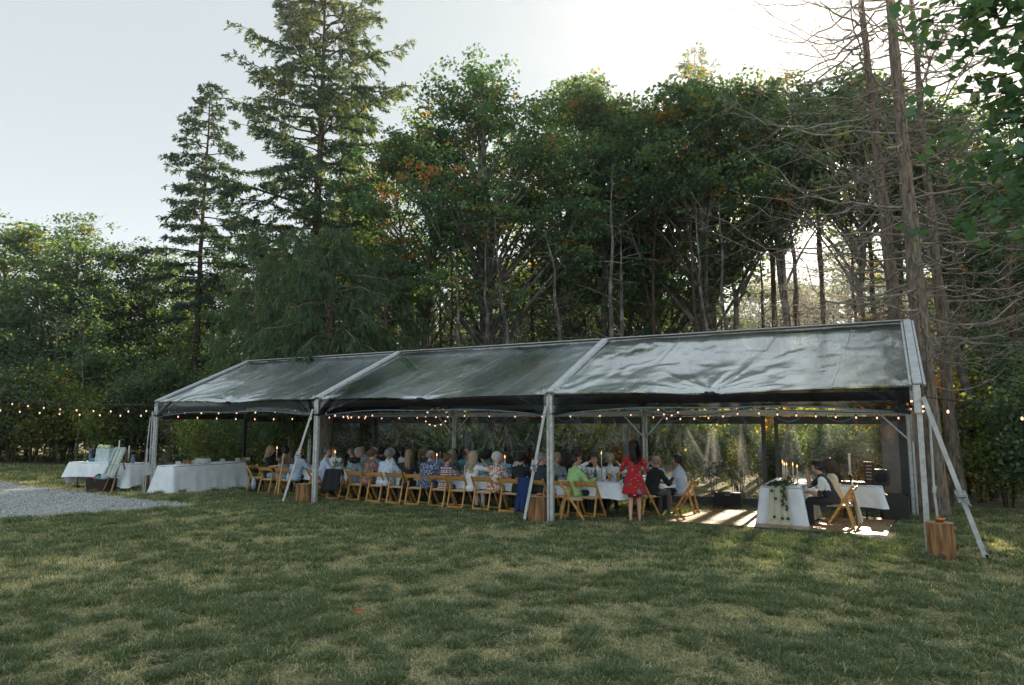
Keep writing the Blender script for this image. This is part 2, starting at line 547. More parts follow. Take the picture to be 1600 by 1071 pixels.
def clump_collection(name, specs):
    c = bpy.data.collections.new(name)
    for i, s in enumerate(specs):
        o = bpy.data.objects.new('grass_tuft', grass_clump(*s))
        c.objects.link(o)
    return c
COL_GREEN = clump_collection('tufts_green', [(1, 55, .042, .035, .20, 1.0), (2, 50, .032, .05, .36, 1.1), (3, 60, .026, .06, .50, 1.3), (4, 45, .052, .024, .10, .9), (14, 40, .036, .05, .62, 1.5)])
COL_DRY = clump_collection('tufts_dry', [(5, 60, .024, .06, .80, 1.3), (6, 60, .032, .05, .68, 1.1), (7, 60, .022, .07, .90, 1.5), (8, 60, .034, .05, .52, 1.1)])
COL_TALL = clump_collection('tufts_tall', [(9, 90, .070, .035, .10, .8), (10, 80, .060, .045, .18, .9), (12, 80, .085, .03, .06, .7)])

def scatter(name, pts, sc, rotz, coll, label):
    me = np_mesh(name, pts, np.zeros((0, 3), int)) if False else bpy.data.meshes.new(name)
    me.vertices.add(len(pts)); me.vertices.foreach_set('co', np.asarray(pts, np.float32).ravel())
    a = me.attributes.new('sc', 'FLOAT', 'POINT'); a.data.foreach_set('value', np.asarray(sc, np.float32))
    a = me.attributes.new('rz', 'FLOAT', 'POINT'); a.data.foreach_set('value', np.asarray(rotz, np.float32))
    o = link(name, me)
    ng = bpy.data.node_groups.new(name, 'GeometryNodeTree')
    ng.interface.new_socket('Geometry', in_out='INPUT', socket_type='NodeSocketGeometry')
    ng.interface.new_socket('Geometry', in_out='OUTPUT', socket_type='NodeSocketGeometry')
    N, L = ng.nodes, ng.links
    gi, go = N.new('NodeGroupInput'), N.new('NodeGroupOutput')
    m2p = N.new('GeometryNodeMeshToPoints')
    iop = N.new('GeometryNodeInstanceOnPoints')
    ci = N.new('GeometryNodeCollectionInfo'); ci.inputs['Collection'].default_value = coll
    ci.inputs['Separate Children'].default_value = True; ci.inputs['Reset Children'].default_value = True
    L.new(gi.outputs[0], m2p.inputs['Mesh']); L.new(m2p.outputs[0], iop.inputs['Points'])
    L.new(ci.outputs[0], iop.inputs['Instance']); iop.inputs['Pick Instance'].default_value = True
    ns = N.new('GeometryNodeInputNamedAttribute'); ns.data_type = 'FLOAT'; ns.inputs['Name'].default_value = 'sc'
    nr = N.new('GeometryNodeInputNamedAttribute'); nr.data_type = 'FLOAT'; nr.inputs['Name'].default_value = 'rz'
    cx = N.new('ShaderNodeCombineXYZ')
    L.new(nr.outputs['Attribute'], cx.inputs['Z'])
    L.new(cx.outputs[0], iop.inputs['Rotation'])
    L.new(ns.outputs['Attribute'], iop.inputs['Scale'])
    L.new(iop.outputs[0], go.inputs[0])
    md = o.modifiers.new('scatter', 'NODES'); md.node_group = ng
    tag(o, label, 'grass', kind='stuff')
    return o

def view_pts(n_, r0, r1, a0, a1, p=1.0):
    """points in a ring sector of the lawn, denser close by"""
    rr = r0 + (r1 - r0) * rng.random(n_) ** p
    aa = np.radians(rng.uniform(a0, a1, n_))
    return np.stack([rr * np.sin(aa), rr * np.cos(aa)], -1)
P = np.concatenate([view_pts(60000, 2.6, 9, -72, 14, 0.8), view_pts(60000, 8, 20, -72, 14, 0.7), view_pts(18000, 18, 52, -72, -35, 0.7)])
ok = ~in_gravel(P[:, 0] + rng.normal(0, 0.12, len(P)), P[:, 1] + rng.normal(0, 0.1, len(P)))
ok &= ~((P[:, 0] > -4.05) & (P[:, 0] < 0.0) & (P[:, 1] > 13.2) & (P[:, 1] < 17.0))
P = P[ok]
dist = np.hypot(P[:, 0], P[:, 1])
pz = -0.035 * np.clip(P[:, 1] - 12, 0, 6) + (fbm2(P[:, 0], P[:, 1], 0.9, 3) - 0.5) * 0.05 * np.clip((12.2 - P[:, 1]) / 1.5, 0, 1)
patch_ = fbm2(P[:, 0], P[:, 1], 1.25, 21, 5)
fine_ = fbm2(P[:, 0], P[:, 1], 5.5, 22, 4)
mask = patch_ * 0.45 + fine_ * 0.55
bare = fbm2(P[:, 0], P[:, 1], 1.1, 23, 4)
green_ = (mask > 0.472 + rng.normal(0, 0.075, len(P)))
thin = (bare > 0.57) & ((~green_) | (mask < .50)) & (rng.random(len(P)) < 0.8)
P3 = np.stack([P[:, 0], P[:, 1], pz], -1)
scl = (0.8 + 0.5 * rng.random(len(P))) * np.clip(0.8 + dist / 18, 0.9, 2.6)
g_ = green_ & ~thin; d_ = ~green_ & ~thin
scatter('lawn_grass', P3[g_], scl[g_] * np.clip(0.72 + (mask[g_] - 0.45) * 4.5, 0.5, 1.2), rng.uniform(0, 6.28, g_.sum()), COL_GREEN, 'short green lawn grass growing in uneven patches before the tent')
scatter('dry_grass', P3[d_], scl[d_], rng.uniform(0, 6.28, d_.sum()), COL_DRY, 'dry straw coloured grass between the green patches of the lawn')
t_ = (fine_ > 0.57) & (mask > 0.49) & (rng.random(len(P)) < 0.16)
scatter('grass_tufts', P3[t_], scl[t_] * 0.8, rng.uniform(0, 6.28, t_.sum()), COL_TALL, 'taller dark green tufts of grass dotted over the lawn')

# low broad-leaved weeds and clover
def weed_clump(seed, n, rad, L):
    r = np.random.default_rng(seed)
    a = r.uniform(0, 6.283, n); rr_ = rad * r.random(n) ** .5
    c = np.stack([rr_ * np.cos(a), rr_ * np.sin(a), r.uniform(.008, .035, n)], -1)
    d = np.stack([np.cos(a), np.sin(a), r.uniform(-.1, .5, n)], -1); s_ = np.stack([-np.sin(a), np.cos(a), r.normal(0, .2, n)], -1)
    LL = (L * r.uniform(.6, 1.3, n))[:, None]
    V = np.stack([c, c + d * LL * .5 + s_ * LL * .3, c + d * LL, c + d * LL * .5 - s_ * LL * .3], 1).reshape(-1, 3)
    return np_mesh('weed', V, np.arange(n * 4).reshape(-1, 4), [M_GRASS], attr=np.repeat(np.clip(r.normal(.22, .1, n), 0, .5), 4))
COL_WEED = bpy.data.collections.new('weeds')
for k_, q_ in enumerate([(31, 14, .035, .028), (32, 40, .07, .013), (33, 9, .03, .036)]): COL_WEED.objects.link(bpy.data.objects.new('weed', weed_clump(*q_)))
w_ = (fbm2(P[:, 0], P[:, 1], 1.3, 77, 4) > .56) & (rng.random(len(P)) < .10)
scatter('lawn_weeds', P3[w_], scl[w_], rng.uniform(0, 6.28, w_.sum()), COL_WEED, 'low broad leaved weeds and clover mixed into the lawn')
# dry stalks lying on the grass
def stalk_clump(seed):
    r = np.random.default_rng(seed); V = []; F = []
    for i in range(4):
        a = r.uniform(0, 6.28); L = r.uniform(.06, .20); c = r.normal(0, .1, 2); z0 = r.uniform(.02, .05)
        d = np.array([math.cos(a), math.sin(a)]); p = np.array([-d[1], d[0]]) * .0014; b = len(V)
        z1 = z0 + r.uniform(-.01, .02); V += [(*(c - p), z0), (*(c + p), z0), (*(c + d * L + p), z1), (*(c + d * L - p), z1)]; F.append((b, b + 1, b + 2, b + 3))
    return np_mesh('stalk', np.array(V), np.array(F), [M_GRASS], attr=np.full(len(V), .9))
COL_STALK = bpy.data.collections.new('stalks')
for k_ in range(3): COL_STALK.objects.link(bpy.data.objects.new('stalk', stalk_clump(40 + k_)))
s_ = rng.random(len(P)) < .05
scatter('dry_stalks', P3[s_], np.ones(s_.sum()), rng.uniform(0, 6.28, s_.sum()), COL_STALK, 'pale dry stalks lying loose on the lawn')

# a few fallen leaves on the lawn
M_DEADLEAF = principled('dry_leaf', (0.36, 0.15, 0.05), 0.8, var=0.3, scale=15)
mb = MB()
for k in range(10):
    a = 2 * math.pi * k / 10
    rr = 0.055 if k % 2 == 0 else 0.028
    mb.v.append((rr * math.cos(a), rr * math.sin(a), 0.012 * math.cos(2 * a)))
mb.v.append((0, 0, 0.0))
for k in range(10): mb.f.append((k, (k + 1) % 10, 10)); mb.m.append(0)
leaf_me = mb.mesh('fallen_leaf', M_DEADLEAF)
for i, (x, y, s, lb) in enumerate([(-3.1, 6.9, 1.2, 'orange dry leaf lying on the grass in mid lawn'), (-4.75, 5.4, 1.5, 'pale brown dry leaf on the left part of the lawn'),
                                   (-8.1, 9.3, 1.1, 'small dry leaf on the lawn short of the gravel tip')]):
    o = link('fallen_leaf', leaf_me, None, (x, y, gz(y) + 0.06), (0.3, 0.2, i), (s, s, s))
    tag(o, lb, 'leaf', 'fallen leaves on the lawn')
# ------------------------------------------------------------ trees
def tubes_np(branches, n=6):
    Vs = []; Fs = []; base = 0
    for pts, rad in branches:
        pts = np.asarray(pts, float); k = len(pts)
        rad = np.asarray(rad, float)
        t = np.gradient(pts, axis=0); t /= (np.linalg.norm(t, axis=1, keepdims=True) + 1e-9)
        ref = np.array([0, 0, 1.0]) if abs(t[0, 2]) < 0.9 else np.array([1.0, 0, 0])
        u = np.cross(t, ref); u /= (np.linalg.norm(u, axis=1, keepdims=True) + 1e-9)
        w = np.cross(t, u)
        nn = n if rad[0] > 0.03 else (4 if rad[0] > 0.012 else 3)
        a = np.arange(nn) * 2 * math.pi / nn
        ring = pts[:, None] + rad[:, None, None] * (np.cos(a)[None, :, None] * u[:, None] + np.sin(a)[None, :, None] * w[:, None])
        Vs.append(ring.reshape(-1, 3))
        i = np.arange(k - 1)[:, None] * nn; j = np.arange(nn)[None]; j2 = (j + 1) % nn
        Fs.append(np.stack([base + i + j, base + i + j2, base + i + nn + j2, base + i + nn + j], -1).reshape(-1, 4))
        base += k * nn
    return np.concatenate(Vs), np.concatenate(Fs)

def leaves_np(P, size, r, up=0.5, aspect=0.75, normal=None, fold=True):
    """kite shaped leaves bent along the midrib, P (n,3), size (n,)"""
    n = len(P)
    nrm = r.normal(0, 1, (n, 3)) + np.array([0, 0, up * 3]) if normal is None else normal
    nrm /= np.linalg.norm(nrm, axis=1, keepdims=True)
    d = r.normal(0, 1, (n, 3)); d -= nrm * (d * nrm).sum(1, keepdims=True)
    d /= np.linalg.norm(d, axis=1, keepdims=True)
    s = np.cross(nrm, d)
    L = size[:, None]
    a = P - d * L * 0.5; c = P + d * L * 0.5
    b = P + s * L * aspect * 0.5 - d * L * 0.08 + nrm * L * 0.12; e = P - s * L * aspect * 0.5 - d * L * 0.08 + nrm * L * 0.12
    V = np.stack([a, b, c, e], 1).reshape(-1, 3)
    F = np.arange(n * 4).reshape(-1, 4)
    return V, F

def bez(p0, p1, p2, k):
    t = np.linspace(0, 1, k)[:, None]
    return (1 - t) ** 2 * p0 + 2 * t * (1 - t) * p1 + t ** 2 * p2

def bark(name, c1, c2, scale=6, lichen=None):
    m = bpy.data.materials.new(name)
    n, l = nodes_of(m)
    b = n['Principled BSDF']; b.inputs['Roughness'].default_value = 0.9; b.inputs['Specular IOR Level'].default_value = 0.15
    tc = n.new('ShaderNodeTexCoord'); mp = n.new('ShaderNodeMapping'); mp.inputs['Scale'].default_value = (1, 1, 0.16)
    l.new(tc.outputs['Object'], mp.inputs[0])
    q = n.new('ShaderNodeTexNoise'); q.inputs['Scale'].default_value = scale * 2.5; q.inputs['Detail'].default_value = 8; q.inputs['Roughness'].default_value = 0.65
    l.new(mp.outputs[0], q.inputs[0])
    cr = n.new('ShaderNodeValToRGB'); cr.color_ramp.elements[0].position = 0.36; cr.color_ramp.elements[1].position = 0.66
    cr.color_ramp.elements[0].color = (*c1, 1); cr.color_ramp.elements[1].color = (*c2, 1)
    l.new(q.outputs['Fac'], cr.inputs[0])
    out = cr.outputs[0]
    if lichen:
        q2 = n.new('ShaderNodeTexNoise'); q2.inputs['Scale'].default_value = 2.2; q2.inputs['Detail'].default_value = 6
        l.new(tc.outputs['Object'], q2.inputs[0])
        r2 = n.new('ShaderNodeValToRGB'); r2.color_ramp.elements[0].position = 0.48; r2.color_ramp.elements[1].position = 0.62
        l.new(q2.outputs['Fac'], r2.inputs[0])
        mx = n.new('ShaderNodeMixRGB'); mx.inputs[2].default_value = (*lichen, 1)
        l.new(r2.outputs[0], mx.inputs[0]); l.new(out, mx.inputs[1]); out = mx.outputs[0]
    l.new(out, b.inputs['Base Color'])
    bp = n.new('ShaderNodeBump'); bp.inputs['Strength'].default_value = 0.8; bp.inputs['Distance'].default_value = 0.04
    l.new(q.outputs['Fac'], bp.inputs['Height']); l.new(bp.outputs[0], b.inputs['Normal'])
    return m
M_BARK = bark('fir_bark', (0.035, 0.026, 0.02), (0.15, 0.11, 0.085))
M_BARKCEDAR = bark('cedar_bark', (0.085, 0.070, 0.058), (0.34, 0.285, 0.235), 8)
M_BARKPALE = bark('alder_bark', (0.045, 0.042, 0.038), (0.17, 0.16, 0.145), 4, (0.22, 0.22, 0.20))
M_TWIG = principled('dead_twig', (0.30, 0.26, 0.22), 0.85, var=0.3, scale=4)
M_TWIGPALE = principled('lichen_twig', (0.34, 0.33, 0.30), 0.85, var=0.3, scale=4)

#GRN = lambda k: tuple(c * k for c in (0.034, 0.078, 0.030))
M_MAPLE = leafy('maple_leaves', [(0.0, (0.0330, 0.0835, 0.0676)), (0.55, (0.0825, 0.1636, 0.1045)), (0.80, (0.1981, 0.2338, 0.1076)), (0.90, (0.3510, 0.1620, 0.0405)), (1.0, (0.4050, 0.0945, 0.0270))], 0.34)
M_BROAD = leafy('woodland_leaves', [(0.0, (0.0330, 0.0751, 0.0614)), (0.6, (0.0909, 0.1504, 0.0921)), (0.9, (0.2477, 0.2504, 0.1229)), (1.0, (0.3240, 0.2295, 0.0540))], 0.34)
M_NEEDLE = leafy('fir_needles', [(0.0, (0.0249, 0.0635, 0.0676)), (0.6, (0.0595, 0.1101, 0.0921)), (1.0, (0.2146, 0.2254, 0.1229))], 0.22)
M_CEDARLEAF = leafy('cedar_fronds', [(0.0, (0.0254, 0.0635, 0.0387)), (0.6, (0.0655, 0.1235, 0.0602)), (1.0, (0.1816, 0.2003, 0.0753))], 0.26)
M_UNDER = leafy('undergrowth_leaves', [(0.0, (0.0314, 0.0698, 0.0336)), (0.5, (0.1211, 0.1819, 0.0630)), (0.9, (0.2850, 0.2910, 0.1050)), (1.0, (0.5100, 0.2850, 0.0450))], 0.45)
M_ORANGE = leafy('autumn_leaves', [(0.0, (0.12, 0.10, 0.02)), (0.5, (0.40, 0.16, 0.02)), (1.0, (0.55, 0.17, 0.02))], 0.45)

def broad_tree(seed, H, base, rad, stems=1, nclump=90, lpc=300, leaf=0.18, mat=None, barkm=None, trunk_r=0.22,
               tint=(0.4, 0.16), autumn=0.0, flat=0.75, clump_r=0.9, lean=(0, 0), top_narrow=0.6, gap=0.0, spreadup=0.5):
    """crown clumps hung on limbs that fork from the trunk; returns (wood mesh, crown mesh)"""
    r = np.random.default_rng(seed)
    br = []
    trunks = []
    for s in range(stems):
        a = r.uniform(0, 6.28)
        off = 0.0 if stems == 1 else 0.25
        top = np.array([lean[0] + (math.cos(a) * rad * 0.35 if stems > 1 else r.normal(0, .2)), lean[1] + (math.sin(a) * rad * 0.35 if stems > 1 else r.normal(0, .2)), H * r.uniform(0.84, 0.97)])
        p0 = np.array([math.cos(a) * off, math.sin(a) * off, -0.4])
        mid = np.array([p0[0] * 1.5 + lean[0] * .2, p0[1] * 1.5 + lean[1] * .2, H * 0.5])
        pts = bez(p0, mid, top, 14)
        pts[1:-1, :2] += r.normal(0, 0.05, (12, 2)) * H / 14
        tr = trunk_r * (0.75 if stems > 1 else 1)
        rr = tr * (1 - np.linspace(0, 1, 14)) ** 0.8 + 0.02
        rr[0] *= 1.35
        br.append((pts, rr)); trunks.append((pts, rr))
    # clump centres inside an egg-shaped crown
    C = []
    tries = 0
    while len(C) < nclump and tries < nclump * 60:
        tries += 1
        h = r.random() ** 0.85
        z = base + (H - base) * h
        prof = math.sin(math.pi * min(1, (0.16 + h * 0.84)) ** 0.9) ** top_narrow if h < 0.97 else 0.3
        q = math.sqrt(r.random()) * rad * prof * r.uniform(0.8, 1.12)
        a = r.uniform(0, 6.28)
        c = np.array([q * math.cos(a) + lean[0] * h, q * math.sin(a) + lean[1] * h, z])
        if gap and noise.noise(Vector(tuple(c * 0.42 + seed * 7.1))) < -0.35 + gap: continue
        if any(np.linalg.norm(c - o) < clump_r * 0.62 for o in C): continue
        C.append(c)
    C = np.array(C)
    # limbs
    for c in C:
        pts, rr = trunks[r.integers(len(trunks))]
        d = np.linalg.norm(c[:2] - np.array([np.interp(c[2], pts[:, 2], pts[:, 0]), np.interp(c[2], pts[:, 2], pts[:, 1])]))
        z0 = max(c[2] - d * r.uniform(spreadup, spreadup + 0.6) - 0.3, base * 0.55)
        z0 = min(z0, H * 0.93)
        p0 = np.array([np.interp(z0, pts[:, 2], pts[:, 0]), np.interp(z0, pts[:, 2], pts[:, 1]), z0])
        mid = (p0 + c) / 2 + np.array([0, 0, 0.12 * d]) + r.normal(0, 0.12 * d + 0.05, 3)
        L = np.linalg.norm(c - p0)
        b = bez(p0, mid, c, 7)
        r0 = min(0.035 + 0.011 * L, np.interp(z0, pts[:, 2], rr) * 0.7)
        br.append((b, np.linspace(r0, 0.008, 7)))
        for k in range(4):
            e = c + r.normal(0, clump_r * 0.55, 3) * np.array([1, 1, 0.6])
            br.append((bez(b[4], (b[5] + e) / 2 + r.normal(0, 0.1, 3), e, 4), np.linspace(0.012, 0.004, 4)))
    WV, WF = tubes_np(br, 8)
    # leaves: every clump is a handful of flat sprays
    ns = 7
    sub = C[:, None] + r.normal(0, 1, (len(C), ns, 3)) * np.array([clump_r * 0.55, clump_r * 0.55, clump_r * 0.38])
    per = max(1, lpc // ns)
    P = sub[:, :, None] + r.normal(0, 1, (len(C), ns, per, 3)) * np.array([clump_r * 0.30, clump_r * 0.30, clump_r * 0.30 * (1 - flat) + 0.03])
    # sprays droop outward
    rel = P - sub[:, :, None]
    P[..., 2] -= (rel[..., 0] ** 2 + rel[..., 1] ** 2) * 0.35 / clump_r
    ct = np.broadcast_to(r.normal(0, 1, (len(C), ns, 1)), P.shape[:3]).reshape(-1)
    aut = np.broadcast_to((r.random((len(C), ns, 1)) < autumn) * r.uniform(0.3, 0.9, (len(C), ns, 1)), P.shape[:3]).reshape(-1)
    P = P.reshape(-1, 3)
    # let stragglers thin the outline
    keep = r.random(len(P)) < 0.93
    P = P[keep]; ct = ct[keep]; aut = aut[keep]
    size = leaf * r.uniform(0.55, 1.25, len(P))
    LV, LF = leaves_np(P, size, r, up=0.45)
    t = np.clip(tint[0] + tint[1] * ct * 0.6 + r.normal(0, tint[1] * 0.6, len(P)), 0, 0.86)
    t = np.where((r.random(len(P)) < aut), r.uniform(0.82, 1.0, len(P)), t)
    wood = np_mesh('trunk', WV, WF, [barkm or M_BARKPALE], smooth=True)
    crown = np_mesh('crown', LV, LF, [mat or M_BROAD], attr=np.repeat(t, 4))
    return wood, crown

def spray_quads(P, D, L, W, r, roll=None):
    """long narrow blades starting at P along D"""
    n = len(P)
    s = r.normal(0, 1, (n, 3)); s -= D * (s * D).sum(1, keepdims=True); s /= (np.linalg.norm(s, axis=1, keepdims=True) + 1e-9)
    if roll is not None:
        s = np.cross(D, np.array([0, 0, 1.0])); s /= (np.linalg.norm(s, axis=1, keepdims=True) + 1e-9)
        s = s + r.normal(0, roll, (n, 3)); s /= np.linalg.norm(s, axis=1, keepdims=True)
    L = L[:, None]; W = W[:, None]
    V = np.stack([P, P + D * L * 0.45 + s * W, P + D * L + np.array([0, 0, -0.12]) * L, P + D * L * 0.45 - s * W], 1)
    return V.reshape(-1, 3), np.arange(n * 4).reshape(-1, 4)

def conifer(seed, H, base, rad, nbr=110, trunk_r=0.25, mat=None, barkm=None, droop=0.25, twigs=12, blade=0.30, width=0.045,
            density=1.0, prof=0.8, irregular=0.35, hang=0.0, tint=(0.4, 0.2), lean=(0, 0), up=0.25, upsweep=0.3, topfrac=1.0, rot_bias=None):
    r = np.random.default_rng(seed)
    tp = np.zeros((16, 3)); tp[:, 2] = np.linspace(-0.5, H, 16)
    f = np.linspace(0, 1, 16)
    tp[:, 0] = lean[0] * f + np.cumsum(r.normal(0, 0.02, 16)); tp[:, 1] = lean[1] * f + np.cumsum(r.normal(0, 0.02, 16))
    rr = trunk_r * (1 - f) ** 0.85 + 0.012; rr[0] *= 1.3
    br = [(tp, rr)]
    PV = []; DV = []; LV = []; TV = []
    for i in range(nbr):
        h = (i + r.random()) / nbr
        z = base + (H - base) * h ** 0.92
        L = rad * (1 - h) ** prof * (0.55 + 0.45 * min(1, h * 7)) * r.uniform(1 - irregular, 1 + irregular * 0.7) + 0.25
        a = i * 2.399 + r.normal(0, 0.35)
        o = np.array([np.interp(z, tp[:, 2], tp[:, 0]), np.interp(z, tp[:, 2], tp[:, 1]), z])
        d = np.array([math.cos(a), math.sin(a), 0])
        rise = up * (0.3 + h) * L
        p1 = o + d * L * 0.5 + np.array([0, 0, rise * 0.6])
        p2 = o + d * L + np.array([0, 0, rise - droop * L * (1.1 - 0.7 * h)])
        k = 9
        b = bez(o, p1, p2, k)
        b[-2:, 2] += upsweep * 0.12 * L * np.array([0.4, 1.0])
        b[1:] += r.normal(0, 0.025 * L, (k - 1, 3)) * np.array([1, 1, 0.5])
        br.append((b, np.linspace(0.012 + 0.012 * L, 0.005, k)))
        nt = max(4, int(twigs * (0.4 + L / rad)))
        ts = r.uniform(0.16 if h < 0.85 else 0.02, 1.0, nt) ** 0.8
        side = np.array([-d[1], d[0], 0])
        for j, t in enumerate(ts):
            q = np.array([np.interp(t * (k - 1), np.arange(k), b[:, c]) for c in range(3)])
            sg = 1 if j % 2 else -1
            tl = (0.18 + 0.32 * L * (1.05 - t)) * r.uniform(0.6, 1.2)
            td = d * r.uniform(0.35, 0.8) + side * sg * r.uniform(0.5, 1.0) + np.array([0, 0, r.uniform(-0.35, 0.12) - hang])
            td /= np.linalg.norm(td)
            nb = max(3, int(tl / blade * 5.5 * density))
            u = r.random(nb)
            pp = q + td * (u * tl)[:, None] + r.normal(0, 0.03, (nb, 3)) + np.array([0, 0, -1.0]) * (u ** 2 * tl * (0.18 + hang * 0.6))[:, None]
            dd = td * 0.8 + r.normal(0, 0.42, (nb, 3)) + np.array([0, 0, -hang * 1.4])
            dd /= np.linalg.norm(dd, axis=1, keepdims=True)
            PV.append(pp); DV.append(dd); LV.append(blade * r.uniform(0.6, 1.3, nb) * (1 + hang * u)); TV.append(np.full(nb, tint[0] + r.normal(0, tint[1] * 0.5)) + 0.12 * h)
            if j % 3 == 0 and tl > 0.4:
                br.append((np.array([q, q + td * tl * 0.5, q + td * tl + np.array([0, 0, -0.1 * tl])]), [0.009, 0.006, 0.003]))
    WV, WF = tubes_np(br, 8)
    P = np.concatenate(PV); D = np.concatenate(DV); L_ = np.concatenate(LV); T = np.concatenate(TV) + r.normal(0, tint[1] * 0.4, len(P))
    CV, CF = spray_quads(P, D, L_, L_ * (width / blade) * r.uniform(0.8, 1.5, len(P)), r)
    return np_mesh('trunk', WV, WF, [barkm or M_BARK], smooth=True), np_mesh('crown', CV, CF, [mat or M_NEEDLE], attr=np.repeat(np.clip(T, 0, 1), 4))

def dead_conifer(seed, H, base, trunk_r, rad, nbr, lean=(0, 0), foliage_from=None):
    """bare lower branches that sag, then curve up at their ends, forked into twigs"""
    r = np.random.default_rng(seed)
    k0 = 26
    tp = np.zeros((k0, 3)); tp[:, 2] = np.linspace(-0.5, H, k0); f = np.linspace(0, 1, k0)
    tp[:, 0] = lean[0] * f + np.cumsum(r.normal(0, 0.012, k0)); tp[:, 1] = lean[1] * f + np.cumsum(r.normal(0, 0.012, k0))
    rr = trunk_r * (1 - f * 0.72) * (1 + r.normal(0, 0.02, k0)); rr[0] *= 1.45; rr[1] *= 1.15
    TV_, TF_ = tubes_np([(tp, rr)], 18)
    br = []; pale = []
    knots = []
    for i in range(nbr):
        z = base + (H - base) * ((i + r.random()) / nbr)
        a = i * 2.399 + r.normal(0, 0.5)
        o = np.array([np.interp(z, tp[:, 2], tp[:, 0]), np.interp(z, tp[:, 2], tp[:, 1]), z])
        d = np.array([math.cos(a), math.sin(a), 0])
        tr = np.interp(z, tp[:, 2], rr)
        if r.random() < 0.25:      # broken stub
            br.append((np.array([o + d * tr * .6, o + d * (tr + 0.08), o + d * (tr + r.uniform(.12, .3)) + np.array([0, 0, .03])]), [0.035, 0.028, 0.018])); continue
        L = rad * r.uniform(0.35, 1.0)
        k = 12
        t = np.linspace(0, 1, k)
        sag = r.uniform(0.05, 0.22) * L; lift = r.uniform(0.05, 0.5) * L; st = r.uniform(-0.1, 0.35)
        b = o + d * (t * L)[:, None]
        b[:, 2] += st * L * t - sag * np.sin(t * 3.0) + lift * np.clip(t - 0.55, 0, 1) ** 1.5
        side = np.array([-d[1], d[0], 0]); b += side * (np.sin(t * r.uniform(1, 3)) * r.normal(0, 0.12) * L)[:, None]
        b[1:] += r.normal(0, 0.012 * L, (k - 1, 3))
        r0 = r.uniform(0.016, 0.036)
        (pale if r.random() < 0.3 else br).append((b, np.linspace(r0, 0.005, k)))
        for j in range(int(r.integers(3, 9))):
            tt = r.integers(3, k - 1)
            e = b[tt] + (d * r.uniform(0.1, 0.8) + side * r.normal(0, 0.6) + np.array([0, 0, r.normal(0.0, 0.35)])) * L * r.uniform(0.12, 0.38)
            m = (b[tt] + e) / 2 + r.normal(0, 0.05 * L, 3)
            tw = bez(b[tt], m, e, 5)
            br.append((tw, np.linspace(0.009, 0.003, 5)))
            for _ in range(2):
                q = tw[r.integers(1, 4)]
                br.append((np.array([q, q + r.normal(0, 0.12, 3), q + r.normal(0, 0.22, 3)]), [0.005, 0.004, 0.002]))
    BV, BF = tubes_np(br, 5)
    ms = [np_mesh('trunk', TV_, TF_, [M_BARKCEDAR], smooth=True), np_mesh('branches', BV, BF, [M_TWIG], smooth=True)]
    if pale:
        PV_, PF_ = tubes_np(pale, 5)
        ms.append(np_mesh('lichen_branches', PV_, PF_, [M_TWIGPALE], smooth=True))
    return ms

CY, SY = math.cos(R(29)), math.sin(R(29))
def far_pos(px, d):
    """ground point at distance d along the camera's axis under photo column px"""
    lat = (px - 800) / 1056.0 * d
    return lat * CY - d * SY, lat * SY + d * CY
def top_h(py, d):
    return CAM_H + (657 - py) / 1063.0 * d + 0.25

def plant(name, meshes, x, y, rz=0.0, s=1.0, sz=None, label=None, cat='tree', group=None):
    e = empty(name, (x, y, gz(y)), rz)
    e.scale = (s, s, sz or s)
    for me in meshes:
        link(me.name.split('.')[0], me, e)
    tag(e, label, cat, group)
    return e

# -- the tall conifers at the left
x, y = far_pos(488, 34)
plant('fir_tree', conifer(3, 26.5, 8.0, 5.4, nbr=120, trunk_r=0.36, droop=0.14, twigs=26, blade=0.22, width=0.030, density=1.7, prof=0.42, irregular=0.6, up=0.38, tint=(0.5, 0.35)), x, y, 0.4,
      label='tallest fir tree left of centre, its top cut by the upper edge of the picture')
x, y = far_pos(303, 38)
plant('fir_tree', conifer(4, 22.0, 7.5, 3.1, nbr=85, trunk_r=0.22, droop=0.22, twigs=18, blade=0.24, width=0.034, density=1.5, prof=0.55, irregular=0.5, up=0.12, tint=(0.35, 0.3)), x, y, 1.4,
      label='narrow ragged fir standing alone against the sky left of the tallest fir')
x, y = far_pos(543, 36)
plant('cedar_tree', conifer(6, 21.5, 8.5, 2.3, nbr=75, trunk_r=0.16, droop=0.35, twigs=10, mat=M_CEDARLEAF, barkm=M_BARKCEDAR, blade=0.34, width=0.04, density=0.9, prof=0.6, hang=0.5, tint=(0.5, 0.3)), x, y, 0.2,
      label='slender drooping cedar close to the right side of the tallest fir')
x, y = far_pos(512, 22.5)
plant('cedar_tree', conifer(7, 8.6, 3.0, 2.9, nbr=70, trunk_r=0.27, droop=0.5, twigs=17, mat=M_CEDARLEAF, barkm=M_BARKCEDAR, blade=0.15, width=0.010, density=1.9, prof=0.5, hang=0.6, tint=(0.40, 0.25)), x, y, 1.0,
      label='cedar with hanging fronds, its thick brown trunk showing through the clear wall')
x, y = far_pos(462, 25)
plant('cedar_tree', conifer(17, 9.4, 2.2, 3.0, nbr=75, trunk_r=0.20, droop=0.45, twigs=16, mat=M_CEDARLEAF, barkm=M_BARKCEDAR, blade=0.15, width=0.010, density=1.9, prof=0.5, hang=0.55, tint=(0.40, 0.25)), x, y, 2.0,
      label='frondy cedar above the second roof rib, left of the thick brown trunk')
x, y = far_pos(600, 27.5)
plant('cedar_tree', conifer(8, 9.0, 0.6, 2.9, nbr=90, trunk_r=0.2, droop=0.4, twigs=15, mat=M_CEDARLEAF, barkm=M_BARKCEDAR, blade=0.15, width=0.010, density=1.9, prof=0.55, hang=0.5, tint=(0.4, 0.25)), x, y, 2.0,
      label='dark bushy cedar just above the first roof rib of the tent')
x, y = far_pos(395, 30)
